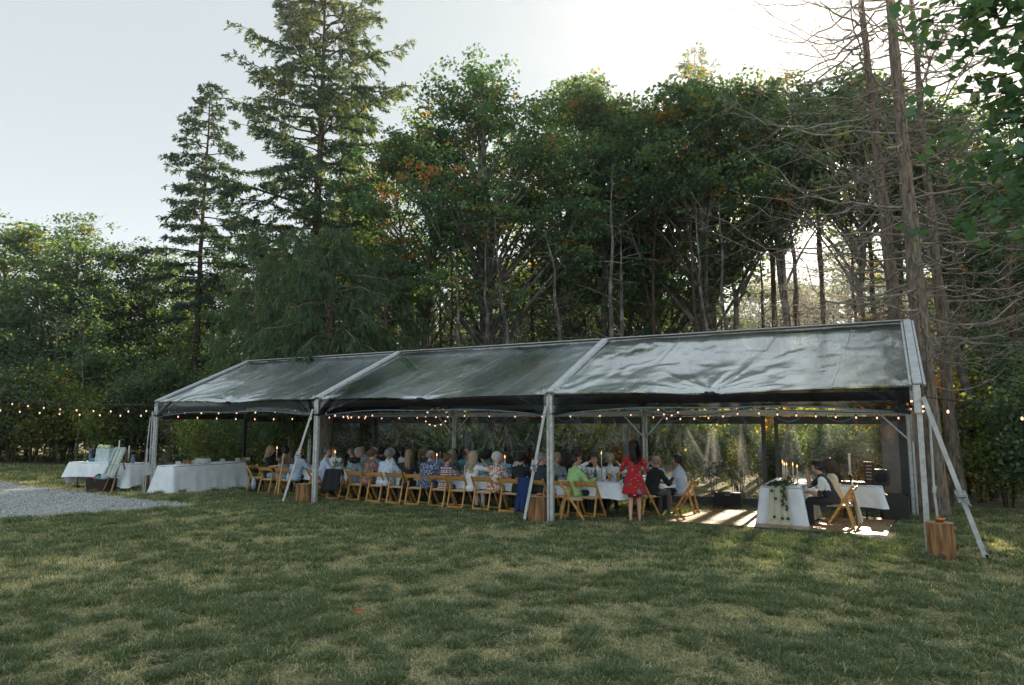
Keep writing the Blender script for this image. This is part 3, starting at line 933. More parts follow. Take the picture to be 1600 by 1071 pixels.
plant('cedar_tree', conifer(9, 10.8, 0.6, 3.0, nbr=85, trunk_r=0.2, droop=0.35, twigs=14, mat=M_CEDARLEAF, barkm=M_BARKCEDAR, blade=0.15, width=0.010, density=1.9, prof=0.6, hang=0.4, tint=(0.42, 0.25)), x, y, 3.0,
      label='dull green cedar above the left end of the tent roof')

# -- maples in the middle
MAP_A = broad_tree(21, 18.6, 6.6, 5.2, stems=4, nclump=120, lpc=290, leaf=0.185, mat=M_MAPLE, trunk_r=0.25, autumn=0.08, clump_r=0.92, tint=(0.42, 0.25), gap=0.33, spreadup=0.8)
MAP_B = broad_tree(22, 17.0, 8.1, 4.3, stems=3, nclump=92, lpc=280, leaf=0.185, mat=M_MAPLE, trunk_r=0.22, autumn=0.07, clump_r=0.92, tint=(0.40, 0.25), gap=0.33, spreadup=0.7)
MAP_H = broad_tree(23, 17.8, 11.2, 3.6, stems=2, nclump=50, lpc=260, leaf=0.185, mat=M_MAPLE, trunk_r=0.18, autumn=0.04, clump_r=0.92, tint=(0.5, 0.25), gap=0.30, spreadup=0.9)
x, y = far_pos(770, 30); plant('maple_tree', MAP_A, x, y, 0.0, label='largest maple, rounded crown turning orange at its top, in the middle of the wood')
x, y = far_pos(650, 31); plant('maple_tree', MAP_B, x, y, 1.0, 0.93, label='maple with rusty seed clusters, between the tallest fir and the largest maple')
x, y = far_pos(1110, 31); plant('maple_tree', MAP_B, x, y, 2.4, 1.10, label='dark green maple with pale forked trunks above the third tent bay')
x, y = far_pos(1025, 34); plant('maple_tree', MAP_A, x, y, 3.9, 1.0, label='shaded maple whose crown merges with the dark green one left of the sun')
x, y = far_pos(1170, 31)
plant('maple_tree', MAP_H, x, y, 5.0, 1.0, label='maple below the glare of the sun, left of the bare cedars')
for px, d, rz, s_, lb in [(1238, 30, 0.3, 1.0, 'tall maple with leaves only high up, left of the low sun'), (1335, 29.5, 1.9, 1.0, 'high crowned maple right below the low sun'), (1405, 29, 3.3, 1.0, 'high crowned maple behind the bare cedar trunks'), (1500, 28, 4.6, .88, 'high crowned maple right of the bare cedars')]:
    x, y = far_pos(px, d); plant('maple_tree', MAP_H, x, y, rz, s_, label=lb)
x, y = far_pos(905, 36); plant('maple_tree', MAP_B, x, y, 3.3, 1.24, label='maple behind the leaning alder stem, right of the largest maple')
x, y = far_pos(1520, 27); plant('maple_tree', MAP_B, x, y, 4.1, 0.72, label='maple right of the bare cedars, lit from behind')
x, y = far_pos(1620, 25); plant('maple_tree', MAP_A, x, y, 2.2, 0.62, label='maple at the right edge, behind the near leaves')

# -- slim alders
ALD_A = broad_tree(31, 17.6, 7.0, 2.1, stems=1, nclump=46, lpc=260, leaf=0.17, mat=M_BROAD, trunk_r=0.17, clump_r=0.85, gap=0.10, tint=(0.45, 0.2), spreadup=1.0)
ALD_B = broad_tree(32, 15.0, 6.0, 1.8, stems=1, nclump=36, lpc=220, leaf=0.17, mat=M_BROAD, trunk_r=0.14, clump_r=0.85, gap=0.14, tint=(0.5, 0.2), lean=(0.9, 0), spreadup=1.0)
for i, (px, d, s, rz, lb) in enumerate([
    (945, 32, 1.06, 0, 'thin crowned alder with a pale trunk right of the largest maple'),
    (892, 30, 0.88, 2.6, 'leaning alder stem close beside the largest maple'),
    (988, 35, 1.10, 1.2, 'tall slim alder between the pale trunk and the shaded maple')]):
    x, y = far_pos(px, d); plant('alder_tree', ALD_A if i % 2 == 0 else ALD_B, x, y, rz, s, label=lb)

# -- firs rising behind
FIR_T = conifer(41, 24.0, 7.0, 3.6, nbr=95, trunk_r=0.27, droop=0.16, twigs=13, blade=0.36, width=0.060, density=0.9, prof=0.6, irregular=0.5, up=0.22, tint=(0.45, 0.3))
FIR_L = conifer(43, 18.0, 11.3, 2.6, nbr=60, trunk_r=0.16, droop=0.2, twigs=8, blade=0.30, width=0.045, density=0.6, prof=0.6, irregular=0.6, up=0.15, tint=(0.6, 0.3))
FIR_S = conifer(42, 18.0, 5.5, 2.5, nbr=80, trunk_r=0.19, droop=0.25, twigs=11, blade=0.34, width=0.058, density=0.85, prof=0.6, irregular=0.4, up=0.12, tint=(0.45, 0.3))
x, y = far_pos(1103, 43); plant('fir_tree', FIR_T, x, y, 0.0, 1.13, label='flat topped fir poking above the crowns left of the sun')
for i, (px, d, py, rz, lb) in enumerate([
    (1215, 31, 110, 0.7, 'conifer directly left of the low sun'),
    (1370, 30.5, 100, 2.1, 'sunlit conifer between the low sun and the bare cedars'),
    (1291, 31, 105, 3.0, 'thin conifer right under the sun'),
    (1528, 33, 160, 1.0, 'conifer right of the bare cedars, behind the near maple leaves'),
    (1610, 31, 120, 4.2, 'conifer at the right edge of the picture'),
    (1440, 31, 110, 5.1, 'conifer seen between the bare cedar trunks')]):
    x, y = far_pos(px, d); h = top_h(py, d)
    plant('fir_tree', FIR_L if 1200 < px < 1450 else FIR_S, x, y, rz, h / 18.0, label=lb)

# -- wood at the left
LW = [broad_tree(51, 13.6, 1.6, 3.4, stems=3, nclump=105, lpc=250, leaf=0.18, trunk_r=0.16, clump_r=0.95, tint=(0.36, 0.22), autumn=0.03, gap=0.14),
      broad_tree(52, 12.4, 1.3, 3.6, stems=2, nclump=110, lpc=250, leaf=0.18, trunk_r=0.16, clump_r=0.95, tint=(0.32, 0.22), gap=0.14),
      broad_tree(53, 11.0, 1.6, 3.0, stems=3, nclump=80, lpc=280, leaf=0.18, trunk_r=0.13, clump_r=0.9, tint=(0.45, 0.25), autumn=0.03, gap=0.12)]
for i, (px, d, py, k, rz, lb) in enumerate([
    (-70, 37, 390, 1, 0.0, 'broadleaf tree at the far left edge of the wood'),
    (15, 39, 352, 2, 1.0, 'second broadleaf tree from the left, spiky top'),
    (100, 38, 332, 0, 2.0, 'highest rounded tree of the left wood, above the gift table'),
    (172, 41, 385, 1, 3.0, 'dense tree left of the lone ragged fir'),
    (245, 43, 402, 2, 4.0, 'airy tree with sky showing through, under the ragged fir'),
    (345, 40, 395, 0, 5.0, 'tree between the ragged fir and the tallest fir'),
    (430, 39, 380, 1, 0.6, 'tree hidden behind the foot of the tallest fir')]):
    x, y = far_pos(px, d); h = top_h(py, d); H0 = (13.6, 12.4, 11.0)[k]
    plant('broadleaf_tree', LW[k], x, y, rz, h / H0, label=lb)
# a second, looser rank behind fills the depth of the wood
for i, (px, d, py, k, rz) in enumerate([(-20, 50, 420, 0, 1.3), (140, 52, 430, 1, 2.2), (560, 44, 330, 2, 1.8), (300, 50, 440, 1, 4.4)]):
    x, y = far_pos(px, d); h = top_h(py, d); H0 = (13.6, 12.4, 11.0)[k]
    plant('broadleaf_tree', LW[k], x, y, rz, h / H0, label='tree in the rank behind, seen only through gaps between nearer crowns', group='trees filling the depth of the wood')
for i, (px, d, py, rz) in enumerate([(830, 44, 380, 1.1), (1000, 48, 360, 0.2), (1580, 40, 300, 2.2), (715, 42, 360, 3.2)]):
    x, y = far_pos(px, d); h = top_h(py, d)
    plant('fir_tree', FIR_S, x, y, rz, h / 18.0, label='thin conifer in the rank behind, seen only through gaps between nearer trees', group='conifers filling the depth of the wood')

# -- bare tree trunks standing in the wood
def pole_trunk(seed, H, r0, lean=(0, 0)):
    r = np.random.default_rng(seed)
    k = 18; f = np.linspace(0, 1, k)
    p = np.zeros((k, 3)); p[:, 2] = np.linspace(-0.4, H, k)
    p[:, 0] = lean[0] * f + np.cumsum(r.normal(0, 0.04, k)); p[:, 1] = lean[1] * f + np.cumsum(r.normal(0, 0.04, k))
    br = [(p, r0 * (1 - 0.93 * f ** 1.3))]
    for i in range(26):
        z = r.uniform(2.5, H); a = r.uniform(0, 6.28); L = r.uniform(0.3, 1.9)
        o = np.array([np.interp(z, p[:, 2], p[:, 0]), np.interp(z, p[:, 2], p[:, 1]), z])
        d = np.array([math.cos(a), math.sin(a), r.uniform(-0.2, 0.5)])
        br.append((bez(o, o + d * L * 0.5 + np.array([0, 0, .1]), o + d * L, 5), np.linspace(0.02, 0.005, 5)))
    Vv, Ff = tubes_np(br, 10)
    return Vv, Ff
for i, (px, d, r0, H, ln, mt, lb) in enumerate([
    (735, 23.5, 0.11, 8.5, (-0.6, 0), 1, 'slim pale trunk behind the second rear leg'),
    (762, 26.0, 0.13, 10, (0.4, 0), 1, 'pale trunk rising under the largest maple'),
    (802, 25.0, 0.14, 10, (-0.9, 0), 1, 'leaning grey trunk behind the middle of the tent'),
    (912, 22.5, 0.13, 9, (-1.2, 0), 1, 'grey trunk seen through the clear wall behind the woman with a fringe'),
    (957, 25.5, 0.14, 12, (0.1, 0), 1, 'speckled pale trunk directly above the second roof rib'),
    (972, 21.5, 0.13, 8.5, (0, 0), 1, 'mottled trunk seen beside the woman in the red dress'),
    (1132, 25.5, 0.12, 11, (-1.0, 0), 1, 'left one of two pale trunks under the dark green maple'),
    (1150, 25.0, 0.12, 11, (-0.5, 0), 1, 'right one of two pale trunks under the dark green maple'),
    (1245, 26.0, 0.10, 11, (0.1, 0), 0, 'thin straight trunk left of the double dark one'),
    (1262, 27.0, 0.19, 12, (-0.1, 0), 0, 'dark straight trunk below the sun'),
    (1187, 28.0, 0.11, 11, (0.2, 0), 0, 'thin dark trunk above the middle of the third roof panel'),
    (1545, 18.6, 0.16, 9, (-1.6, 0.3), 1, 'mossy leaning trunk at the right, behind the taut white brace'),
    (1572, 19.5, 0.14, 10, (0.2, 0), 0, 'upright dark trunk near the right edge'),
    (128, 33.0, 0.09, 6.5, (-0.1, 0), 1, 'thin pale stem in the left wood over the gift table'),
    (105, 33.5, 0.08, 7.5, (-1.6, 0), 1, 'thin slanting stem in the left wood above the string lights')]):
    x, y = far_pos(px, d)
    Vv, Ff = pole_trunk(300 + i, H, r0, ln)
    o = link('tree_trunk', np_mesh('tree_trunk', Vv, Ff, [M_BARK if mt == 0 else M_BARKPALE], smooth=True), None, (x, y, gz(y)))
    tag(o, lb, 'tree')
for i, (px, d, r0, H) in enumerate([(840, 33, .12, 15), (868, 38, .13, 14), (1020, 30, .11, 14), (1050, 36, .14, 15), (1085, 28, .10, 12), (1215, 34, .13, 15), (1300, 30, .12, 13),
                                    (1340, 31, .12, 14), (1375, 29, .11, 13), (1500, 27, .12, 14), (1525, 24, .12, 12), (690, 34, .12, 13), (720, 30, .10, 12), (625, 33, .13, 12), (1600, 25, .13, 12)]):
    x, y = far_pos(px, d)
    Vv, Ff = pole_trunk(400 + i, H, r0, (random.uniform(-.6, .6), 0))
    o = link('tree_trunk', np_mesh('tree_trunk', Vv, Ff, [M_BARK], smooth=True), None, (x, y, gz(y)))
    tag(o, 'slim dark trunk standing in the shade between the larger trees', 'tree', 'slim dark trunks in the wood')

# -- bare cedars behind the right end of the tent
for i, (px, d, tr, H, rad, nb, ln, lb) in enumerate([
    (1452, 15.6, 0.25, 15.5, 5.2, 125, (-0.35, 0.0), 'thickest bare cedar, its trunk right behind the right end of the tent'),
    (1420, 16.6, 0.21, 14.5, 4.5, 130, (-0.55, 0.2), 'bare cedar with curving dead branches, left of the thickest one'),
    (1487, 17.2, 0.17, 14.5, 4.6, 75, (-0.25, 0.2), 'bare cedar trunk close behind and right of the thickest one')]):
    x, y = far_pos(px, d)
    ms = dead_conifer(70 + i, H, 3.2, tr, rad, nb, ln)
    plant('cedar_tree', ms, x, y, 0, 1, label=lb)

# -- undergrowth: each bush has its own stems and leaves
def bush(seed, H, rad, n, leaf, mat, tint=(0.45, 0.25), aut=0.0):
    r = np.random.default_rng(seed)
    br = []; C = []
    for s in range(9):
        a = r.uniform(0, 6.28); L = r.uniform(0.6, 1.0)
        tip = np.array([math.cos(a) * rad * L * 0.8, math.sin(a) * rad * L * 0.8, H * r.uniform(0.55, 0.98)])
        b = bez(np.array([math.cos(a) * .1, math.sin(a) * .1, -0.1]), np.array([tip[0] * .25, tip[1] * .25, tip[2] * .75]), tip, 8)
        br.append((b, np.linspace(0.022, 0.004, 8)))
        for t in range(2, 8):
            for _ in range(2):
                e = b[t] + r.normal(0, rad * 0.24, 3) * np.array([1, 1, .6])
                br.append((np.array([b[t], (b[t] + e) / 2 + r.normal(0, .04, 3), e]), [0.008, 0.006, 0.003])); C.append(e); C.append((b[t] + e) / 2)
    C = np.array(C)
    ci = r.integers(0, len(C), n)
    P = C[ci] + r.normal(0, 1, (n, 3)) * np.array([rad * .15, rad * .15, rad * .10])
    P[:, 2] = np.abs(P[:, 2]) + 0.03
    LV, LF = leaves_np(P, leaf * r.uniform(.5, 1.3, n), r, up=0.35)
    ct = r.normal(0, 1, len(C))[ci]
    t = np.clip(tint[0] + tint[1] * (0.6 * ct + 0.5 * r.normal(0, 1, n)), 0, 0.92)
    t = np.where(r.random(n) < aut, 1.0, t)
    WV, WF = tubes_np(br, 5)
    return [np_mesh('stems', WV, WF, [M_BARK], smooth=True), np_mesh('foliage', LV, LF, [mat], attr=np.repeat(t, 4))]
BU = [bush(81, 3.2, 1.9, 6500, 0.13, M_UNDER), bush(82, 2.4, 1.7, 5200, 0.12, M_UNDER, (0.38, 0.25)), bush(83, 4.2, 1.7, 6500, 0.14, M_BROAD, (0.4, 0.25)), bush(84, 3.4, 1.5, 4600, 0.12, M_UNDER, (0.5, 0.25), 0.05)]
BL = [bush(86, 3.0, 1.6, 2300, 0.12, M_UNDER, (0.72, 0.2), 0.04), bush(87, 3.5, 1.6, 2500, 0.12, M_UNDER, (0.66, 0.22), 0.08)]  # lit variety of bush: sunlight put into a paler, yellower leaf tint
BO = bush(85, 3.4, 1.5, 3600, 0.14, M_ORANGE, (0.5, 0.3))
# named bushes
for (px, d, k, s, rz, lb) in [
    (62, 33, 3, 1.25, 0.3, 'bush with yellow lit leaves left of the gift table'),
    (165, 33, 0, 1.1, 1.2, 'rounded green bush right behind the gift table'),
    (0, 34, 1, 1.3, 2.1, 'dark bush at the left edge of the lawn'),
    ]:
    x, y = far_pos(px, d); plant('bush', BU[k], x, y, rz, s, label=lb, cat='bush')
for (px, d, k, s, rz, lb) in [(1372, 19.2, 0, .95, .8, 'sunlit yellow green bush seen through the clear wall right of the sound desk'), (1300, 21.0, 1, 1.0, 2.0, 'sunlit bush behind the head of the bride'),
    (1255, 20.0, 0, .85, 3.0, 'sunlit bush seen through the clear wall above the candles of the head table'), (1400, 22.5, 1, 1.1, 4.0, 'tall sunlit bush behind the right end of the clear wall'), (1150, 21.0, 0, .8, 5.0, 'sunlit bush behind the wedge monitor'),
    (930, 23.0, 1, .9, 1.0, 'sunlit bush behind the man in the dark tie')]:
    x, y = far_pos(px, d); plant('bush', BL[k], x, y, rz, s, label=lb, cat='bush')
for (px, d, s, rz, lb) in [(1325, 20.0, 0.85, 0, 'orange vine maple glowing behind the sound desk'), (1215, 22.5, 0.8, 1.1, 'orange tinted bush seen through the clear wall left of the head table'),
                           (985, 22.5, 0.5, 2.0, 'small orange leaved bush glowing behind the woman in red'), (866, 27.0, 1.45, 2.6, 'orange leafed sapling just above the roof ridge'), (1510, 19.5, 1.15, 3.0, 'rust coloured dry sapling right of the bare cedars')]:
    x, y = far_pos(px, d); plant('bush', [BO[0], BO[1]], x, y, rz, s, label=lb, cat='bush')
# hedge-like rank at the wood's edge
cnt = 0
rb = np.random.default_rng(99)
for px in list(range(-120, 330, 34)) + list(range(330, 1400, 36)):
    for q in range(2 if px < 700 else 1):
        if px < 330: d = 34.5 + q * 3 + rb.normal(0, .8); s = rb.uniform(1.0, 1.6)
        elif px < 1100: d = 24 + q * 4.5 + rb.normal(0, .9) + max(0, (700 - px)) * .012; s = rb.uniform(0.75, 1.2) if px < 700 else rb.uniform(0.45, 0.85)
        else: d = 21.5 + q * 4.5 + rb.normal(0, 1.2); s = rb.uniform(0.35, 0.58)
        k = int(rb.integers(0, 4))
        x, y = far_pos(px + rb.normal(0, 10), d)
        lb_, gp_ = (('leafy bush at the foot of the left wood, beyond the gift table', 'bushes along the left wood') if px < 240 else ('leafy bush behind the left and middle tent bays, seen through the clear wall', 'bushes behind the left and middle bays') if px < 860 else ('low leafy bush behind the right tent bay, seen through the clear wall', 'low bushes behind the right bay'))
        plant('bush', BU[k], x, y, rb.uniform(0, 6.28), s, label=lb_, cat='bush', group=gp_)
for k_, px in enumerate(range(600, 1720, 62)):      # the wood's far side, well behind
    d = 57 + rb.uniform(0, 9); x, y = far_pos(px + rb.normal(0, 14), d)
    plant('broadleaf_tree', LW[k_ % 3], x, y, rb.uniform(0, 6.28), rb.uniform(1.15, 1.5), label='distant sunlit tree glimpsed low between the trunks above the tent roof', group='distant trees behind the tent')
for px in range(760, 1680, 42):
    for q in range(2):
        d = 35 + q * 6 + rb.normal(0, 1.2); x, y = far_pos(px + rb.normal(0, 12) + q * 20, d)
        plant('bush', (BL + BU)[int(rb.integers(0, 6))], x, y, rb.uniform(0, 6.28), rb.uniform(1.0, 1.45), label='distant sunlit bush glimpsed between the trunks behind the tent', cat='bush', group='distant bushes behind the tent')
for px, d, s in [(1520, 18.2, .75), (1560, 17.2, .8), (1600, 16.5, .85), (1640, 17, 1.0), (1500, 21, 1.0), (1560, 21.5, 1.1), (1620, 20, 1.2), (1535, 25, 1.3), (1600, 25, 1.3), (1440, 22, 1.0), (1480, 26, 1.2), (1670, 20, 1.2)]:
    x, y = far_pos(px, d)
    plant('bush', BU[int(rb.integers(0, 4))], x, y, rb.uniform(0, 6.28), s, label='shaded leafy bush in the wood right of the tent', cat='bush', group='bushes right of the tent')

# -- near maple: its trunk stands right of the frame, boughs reach in
def maple_leaf_mesh():
    lob = [(0, 1.0), (55, .86), (-55, .86), (112, .55), (-112, .55)]
    pts = []
    angs = sorted([(a, rr) for a, rr in lob])
    out = []
    for i, (a, rr) in enumerate(angs):
        out.append((a - 17, rr * .62)); out.append((a - 5, rr * .80)); out.append((a, rr)); out.append((a + 5, rr * .80)); out.append((a + 17, rr * .62))
        if i < len(angs) - 1: out.append(((a + angs[i + 1][0]) / 2, 0.24))
    out.append((180, 0.12))
    V = [(0, 0, 0)]
    for a, rr in out:
        V.append((rr * math.sin(R(a)) * 0.5, rr * math.cos(R(a)) * 0.5, -0.10 * rr * rr + 0.03 * math.sin(a)))
    n_ = len(out)
    F = [(0, i + 1, (i + 1) % n_ + 1) for i in range(n_)]
    me = bpy.data.meshes.new('leaf'); me.from_pydata(V, [], F)
    return me
near = empty('maple_tree', (5.2, 10.8, 0.0)); tag(near, 'near maple reaching its big dark leaves in at the top right corner', 'tree')
r = np.random.default_rng(5)
NX, NY = 5.2, 10.8
tips = []
br = [(bez(np.array([0, 0, -.3]), np.array([0.2, 0, 4]), np.array([-0.2, 0.1, 9.5]), 10), np.linspace(.3, .1, 10))]
WV, WF = tubes_np(br, 12); link('trunk', np_mesh('trunk', WV, WF, [M_BARK], smooth=True), near)
br = []
for (tx, ty, tz, z0) in [(.75, 10.9, 7.75, 6.5), (1.0, 10.6, 7.2, 6.0), (1.25, 11.0, 6.7, 5.6), (1.5, 11.2, 6.0, 5.0), (1.55, 11.5, 5.2, 4.2), (1.1, 11.3, 4.75, 3.8), (1.7, 11.0, 5.6, 4.6), (1.3, 10.4, 7.7, 6.2), (1.75, 10.9, 6.9, 6.0), (1.9, 11.6, 4.5, 3.7), (1.9, 11.3, 5.0, 4.2), (1.65, 10.8, 6.3, 5.2), (1.5, 10.2, 7.4, 6.1), (2.2, 11.0, 5.4, 4.4), (1.8, 10.7, 7.6, 6.3), (1.45, 11.2, 6.5, 5.6), (1.75, 11.4, 6.0, 5.2), (2.0, 11.2, 5.7, 5.0), (1.35, 11.4, 5.6, 4.6)]:
    e = np.array([tx - NX, ty - NY, tz]); o = np.array([0, 0, z0]); m = (o + e) / 2 + np.array([0, 0, 0.6])
    b = bez(o, m, e, 12); b[1:] += r.normal(0, .03, (11, 3)); br.append((b, np.linspace(.05, .007, 12)))
    for t in range(5, 12):
        for _ in range(3):
            q = b[t] + r.normal(0, 0.28, 3) * np.array([1, 1, .55]); br.append((np.array([b[t], (b[t] + q) / 2, q]), [0.007, 0.005, 0.003])); tips.append(q)
WV, WF = tubes_np(br, 6); link('branches', np_mesh('branches', WV, WF, [M_BARK], smooth=True), near)
lm = [maple_leaf_mesh() for _ in range(1)]
def flat_leaf(name, c, tr):
    m = bpy.data.materials.new(name); n, l = nodes_of(m); n.clear()
    o = n.new('ShaderNodeOutputMaterial'); oi = n.new('ShaderNodeObjectInfo')
    cr = n.new('ShaderNodeValToRGB'); cr.color_ramp.elements[0].color = (c[0] * .5, c[1] * .55, c[2] * .6, 1); cr.color_ramp.elements[1].color = (c[0] * 1.5, c[1] * 1.4, c[2] * 1.2, 1)
    l.new(oi.outputs['Random'], cr.inputs[0])
    d = n.new('ShaderNodeBsdfDiffuse'); t = n.new('ShaderNodeBsdfTranslucent'); g = n.new('ShaderNodeBsdfGlossy'); g.inputs['Roughness'].default_value = .45
    mu = n.new('ShaderNodeMixRGB'); mu.blend_type = 'MULTIPLY'; mu.inputs[0].default_value = 1; mu.inputs[2].default_value = (2.2, 2.2, .8, 1)
    l.new(cr.outputs[0], mu.inputs[1]); l.new(cr.outputs[0], d.inputs[0]); l.new(mu.outputs[0], t.inputs[0])
    m1 = n.new('ShaderNodeMixShader'); m1.inputs[0].default_value = tr; l.new(d.outputs[0], m1.inputs[1]); l.new(t.outputs[0], m1.inputs[2])
    m2 = n.new('ShaderNodeMixShader'); m2.inputs[0].default_value = .07; l.new(m1.outputs[0], m2.inputs[1]); l.new(g.outputs[0], m2.inputs[2]); l.new(m2.outputs[0], o.inputs[0])
    return m
lm[0].materials.append(flat_leaf('near_maple_leaf', (0.040, 0.075, 0.035), 0.28))
order = r.permutation(len(tips))
nl = 0
rest = []
for j, ti in enumerate(list(order) * 7):
    q = tips[ti] + r.normal(0, .11, 3) - np.array([0, 0, .05])
    if nl < 295:
        s = r.uniform(.20, .36)
        link('leaf', lm[0], near, tuple(q), (r.normal(0.25, .45), r.normal(0, .45), r.uniform(0, 6.28)), (s, s, s)); nl += 1
    else: rest.append(q)
LV, LF = leaves_np(np.array(rest), r.uniform(.13, .22, len(rest)), r, up=0.6, aspect=0.9)
o = link('foliage', np_mesh('foliage', LV, LF, [M_MAPLE], attr=np.repeat(np.clip(r.normal(.4, .15, len(rest)), 0, .8), 4)), near); o['kind'] = 'stuff'
# ------------------------------------------------------------ the clear-top tent
TX0, TX1 = -17.9, 0.4
BAY = 6.1
YF, YR, YM = 11.8, 17.6, 14.8
ZF, ZR, ZM = 2.45, 2.25, 3.80
LEGX = [TX0 + BAY * i for i in range(4)]

def vinyl(name, tint, haze, gloss, rough, wscale, wbump, streak=(1, 1, 1), diffuse=(0.62, 0.66, 0.68), fold_attr=False, edge=0.5):
    m = bpy.data.materials.new(name)
    n, l = nodes_of(m); n.clear()
    o = n.new('ShaderNodeOutputMaterial')
    tc = n.new('ShaderNodeTexCoord'); mp = n.new('ShaderNodeMapping'); mp.inputs['Scale'].default_value = streak
    l.new(tc.outputs['Object'], mp.inputs[0])
    q = n.new('ShaderNodeTexNoise'); q.inputs['Scale'].default_value = wscale; q.inputs['Detail'].default_value = 6; q.inputs['Roughness'].default_value = .6; q.inputs['Distortion'].default_value = .6
    l.new(mp.outputs[0], q.inputs[0])
    bp = n.new('ShaderNodeBump'); bp.inputs['Strength'].default_value = wbump; bp.inputs['Distance'].default_value = .05
    l.new(q.outputs['Fac'], bp.inputs['Height'])
    t = n.new('ShaderNodeBsdfTransparent'); t.inputs[0].default_value = (*tint, 1)
    g = n.new('ShaderNodeBsdfGlossy'); g.inputs['Roughness'].default_value = rough; g.inputs[0].default_value = (.9, .95, 1, 1)
    l.new(bp.outputs[0], g.inputs['Normal'])
    d = n.new('ShaderNodeBsdfDiffuse'); d.inputs[0].default_value = (*diffuse, 1); l.new(bp.outputs[0], d.inputs['Normal'])
    tl = n.new('ShaderNodeBsdfTranslucent'); tl.inputs[0].default_value = (*diffuse, 1)
    dt = n.new('ShaderNodeMixShader'); dt.inputs[0].default_value = .5; l.new(d.outputs[0], dt.inputs[1]); l.new(tl.outputs[0], dt.inputs[2])
    # clouded areas of the film
    q2 = n.new('ShaderNodeTexNoise'); q2.inputs['Scale'].default_value = .42; q2.inputs['Detail'].default_value = 4; q2.inputs['Roughness'].default_value = .5; q2.inputs['Distortion'].default_value = .5
    l.new(mp.outputs[0], q2.inputs[0])
    r2 = n.new('ShaderNodeMapRange'); r2.inputs[1].default_value = .40; r2.inputs[2].default_value = .62; r2.inputs[3].default_value = haze[0]; r2.inputs[4].default_value = haze[1]
    l.new(q2.outputs['Fac'], r2.inputs[0])
    hz = r2.outputs[0]
    if fold_attr:
        at = n.new('ShaderNodeAttribute'); at.attribute_name = 'tint'
        ad = n.new('ShaderNodeMath'); ad.operation = 'MULTIPLY_ADD'; ad.inputs[1].default_value = fold_attr; ad.use_clamp = True
        l.new(at.outputs['Fac'], ad.inputs[0]); l.new(hz, ad.inputs[2]); hz = ad.outputs[0]
    lw = n.new('ShaderNodeLayerWeight'); lw.inputs[0].default_value = edge; l.new(bp.outputs[0], lw.inputs['Normal'])
    gm = n.new('ShaderNodeMath'); gm.operation = 'MULTIPLY_ADD'; gm.inputs[1].default_value = gloss[1]; gm.inputs[2].default_value = gloss[0]; gm.use_clamp = True
    l.new(lw.outputs['Fresnel'], gm.inputs[0])
    m1 = n.new('ShaderNodeMixShader'); l.new(hz, m1.inputs[0]); l.new(t.outputs[0], m1.inputs[1]); l.new(dt.outputs[0], m1.inputs[2])
    m2 = n.new('ShaderNodeMixShader'); l.new(gm.outputs[0], m2.inputs[0]); l.new(m1.outputs[0], m2.inputs[1]); l.new(g.outputs[0], m2.inputs[2])
    l.new(m2.outputs[0], o.inputs[0])
    return m
M_ROOF = vinyl('clear_roof_film', (.70, .83, .85), (.08, .74), (.24, 1.0), .11, 5, .15, (1, .5, .5), diffuse=(.74, .84, .90), fold_attr=.30, edge=.42)
M_WALL = vinyl('clear_wall_film', (.94, .95, .92), (.0, .05), (.02, .45), .10, 5, .30, (1, 1, .25), diffuse=(.50, .52, .50), fold_attr=.20, edge=.22)
M_VALANCE = vinyl('shade_tinted_valance_film', (.13, .12, .11), (.0, .02), (.0, .09), .08, 3, .4, (.6, 1, 1.5), diffuse=(.10, .17, .23), fold_attr=.30, edge=.25)  # clear film tinted dark, the dim tent interior put into its colour
M_ROOFBAND = principled('roof_band_fabric', (0.50, 0.54, 0.56), .55, bump=.12, bscale=20, var=.08)

tent = empty('frame_tent', ((TX0 + TX1) / 2, YF, 0))
tag(tent, 'long clear roofed frame tent with see-through rear walls, standing on the lawn', 'tent')
TO = Vector(tent.location)
def tchild(name, me, off=(0, 0, 0)):
    return link(name, me, tent, Vector(off) - TO)
def tmb(mb, name, mats, **k):
    o = mb.build(name, mats, tent, **k); o.location = -TO; return o

def seg_dist(U, Vv, a, b):
    ab = np.array(b) - np.array(a); L = np.dot(ab, ab)
    t = np.clip(((U - a[0]) * ab[0] + (Vv - a[1]) * ab[1]) / L, 0, 1)
    return np.hypot(U - (a[0] + t * ab[0]), Vv - (a[1] + t * ab[1])), t

def folds(U, Vv, centers, seed, n_each=14, amp=.03, L=1.6, width=.035):
    """creases fanning out of gathered points"""
    r = np.random.default_rng(seed)
    h = np.zeros_like(U)
    for (cu, cv, a0, a1, k) in centers:
        for i in range(int(n_each * k)):
            a = R(r.uniform(a0, a1)); le = L * r.uniform(.25, 1.1) * k
            p = (cu, cv); q = (cu + math.cos(a) * le, cv + math.sin(a) * le)
            d, t = seg_dist(U, Vv, p, q)
            w = width * (.35 + 1.3 * t)
            h += amp * r.uniform(.4, 1.0) * (1 - t) ** .7 * np.exp(-(d / w) ** 2)
    return h

def grid_mesh(name, nu, nv, fn, mats, attr=None):
    u = np.linspace(0, 1, nu); v = np.linspace(0, 1, nv)
    U, Vv = np.meshgrid(u, v)
    P, A = fn(U, Vv)
    idx = np.arange(nu * nv).reshape(nv, nu)
    F = np.stack([idx[:-1, :-1], idx[:-1, 1:], idx[1:, 1:], idx[1:, :-1]], -1).reshape(-1, 4)
    return np_mesh(name, P.reshape(-1, 3), F, mats, smooth=True, attr=A.ravel())

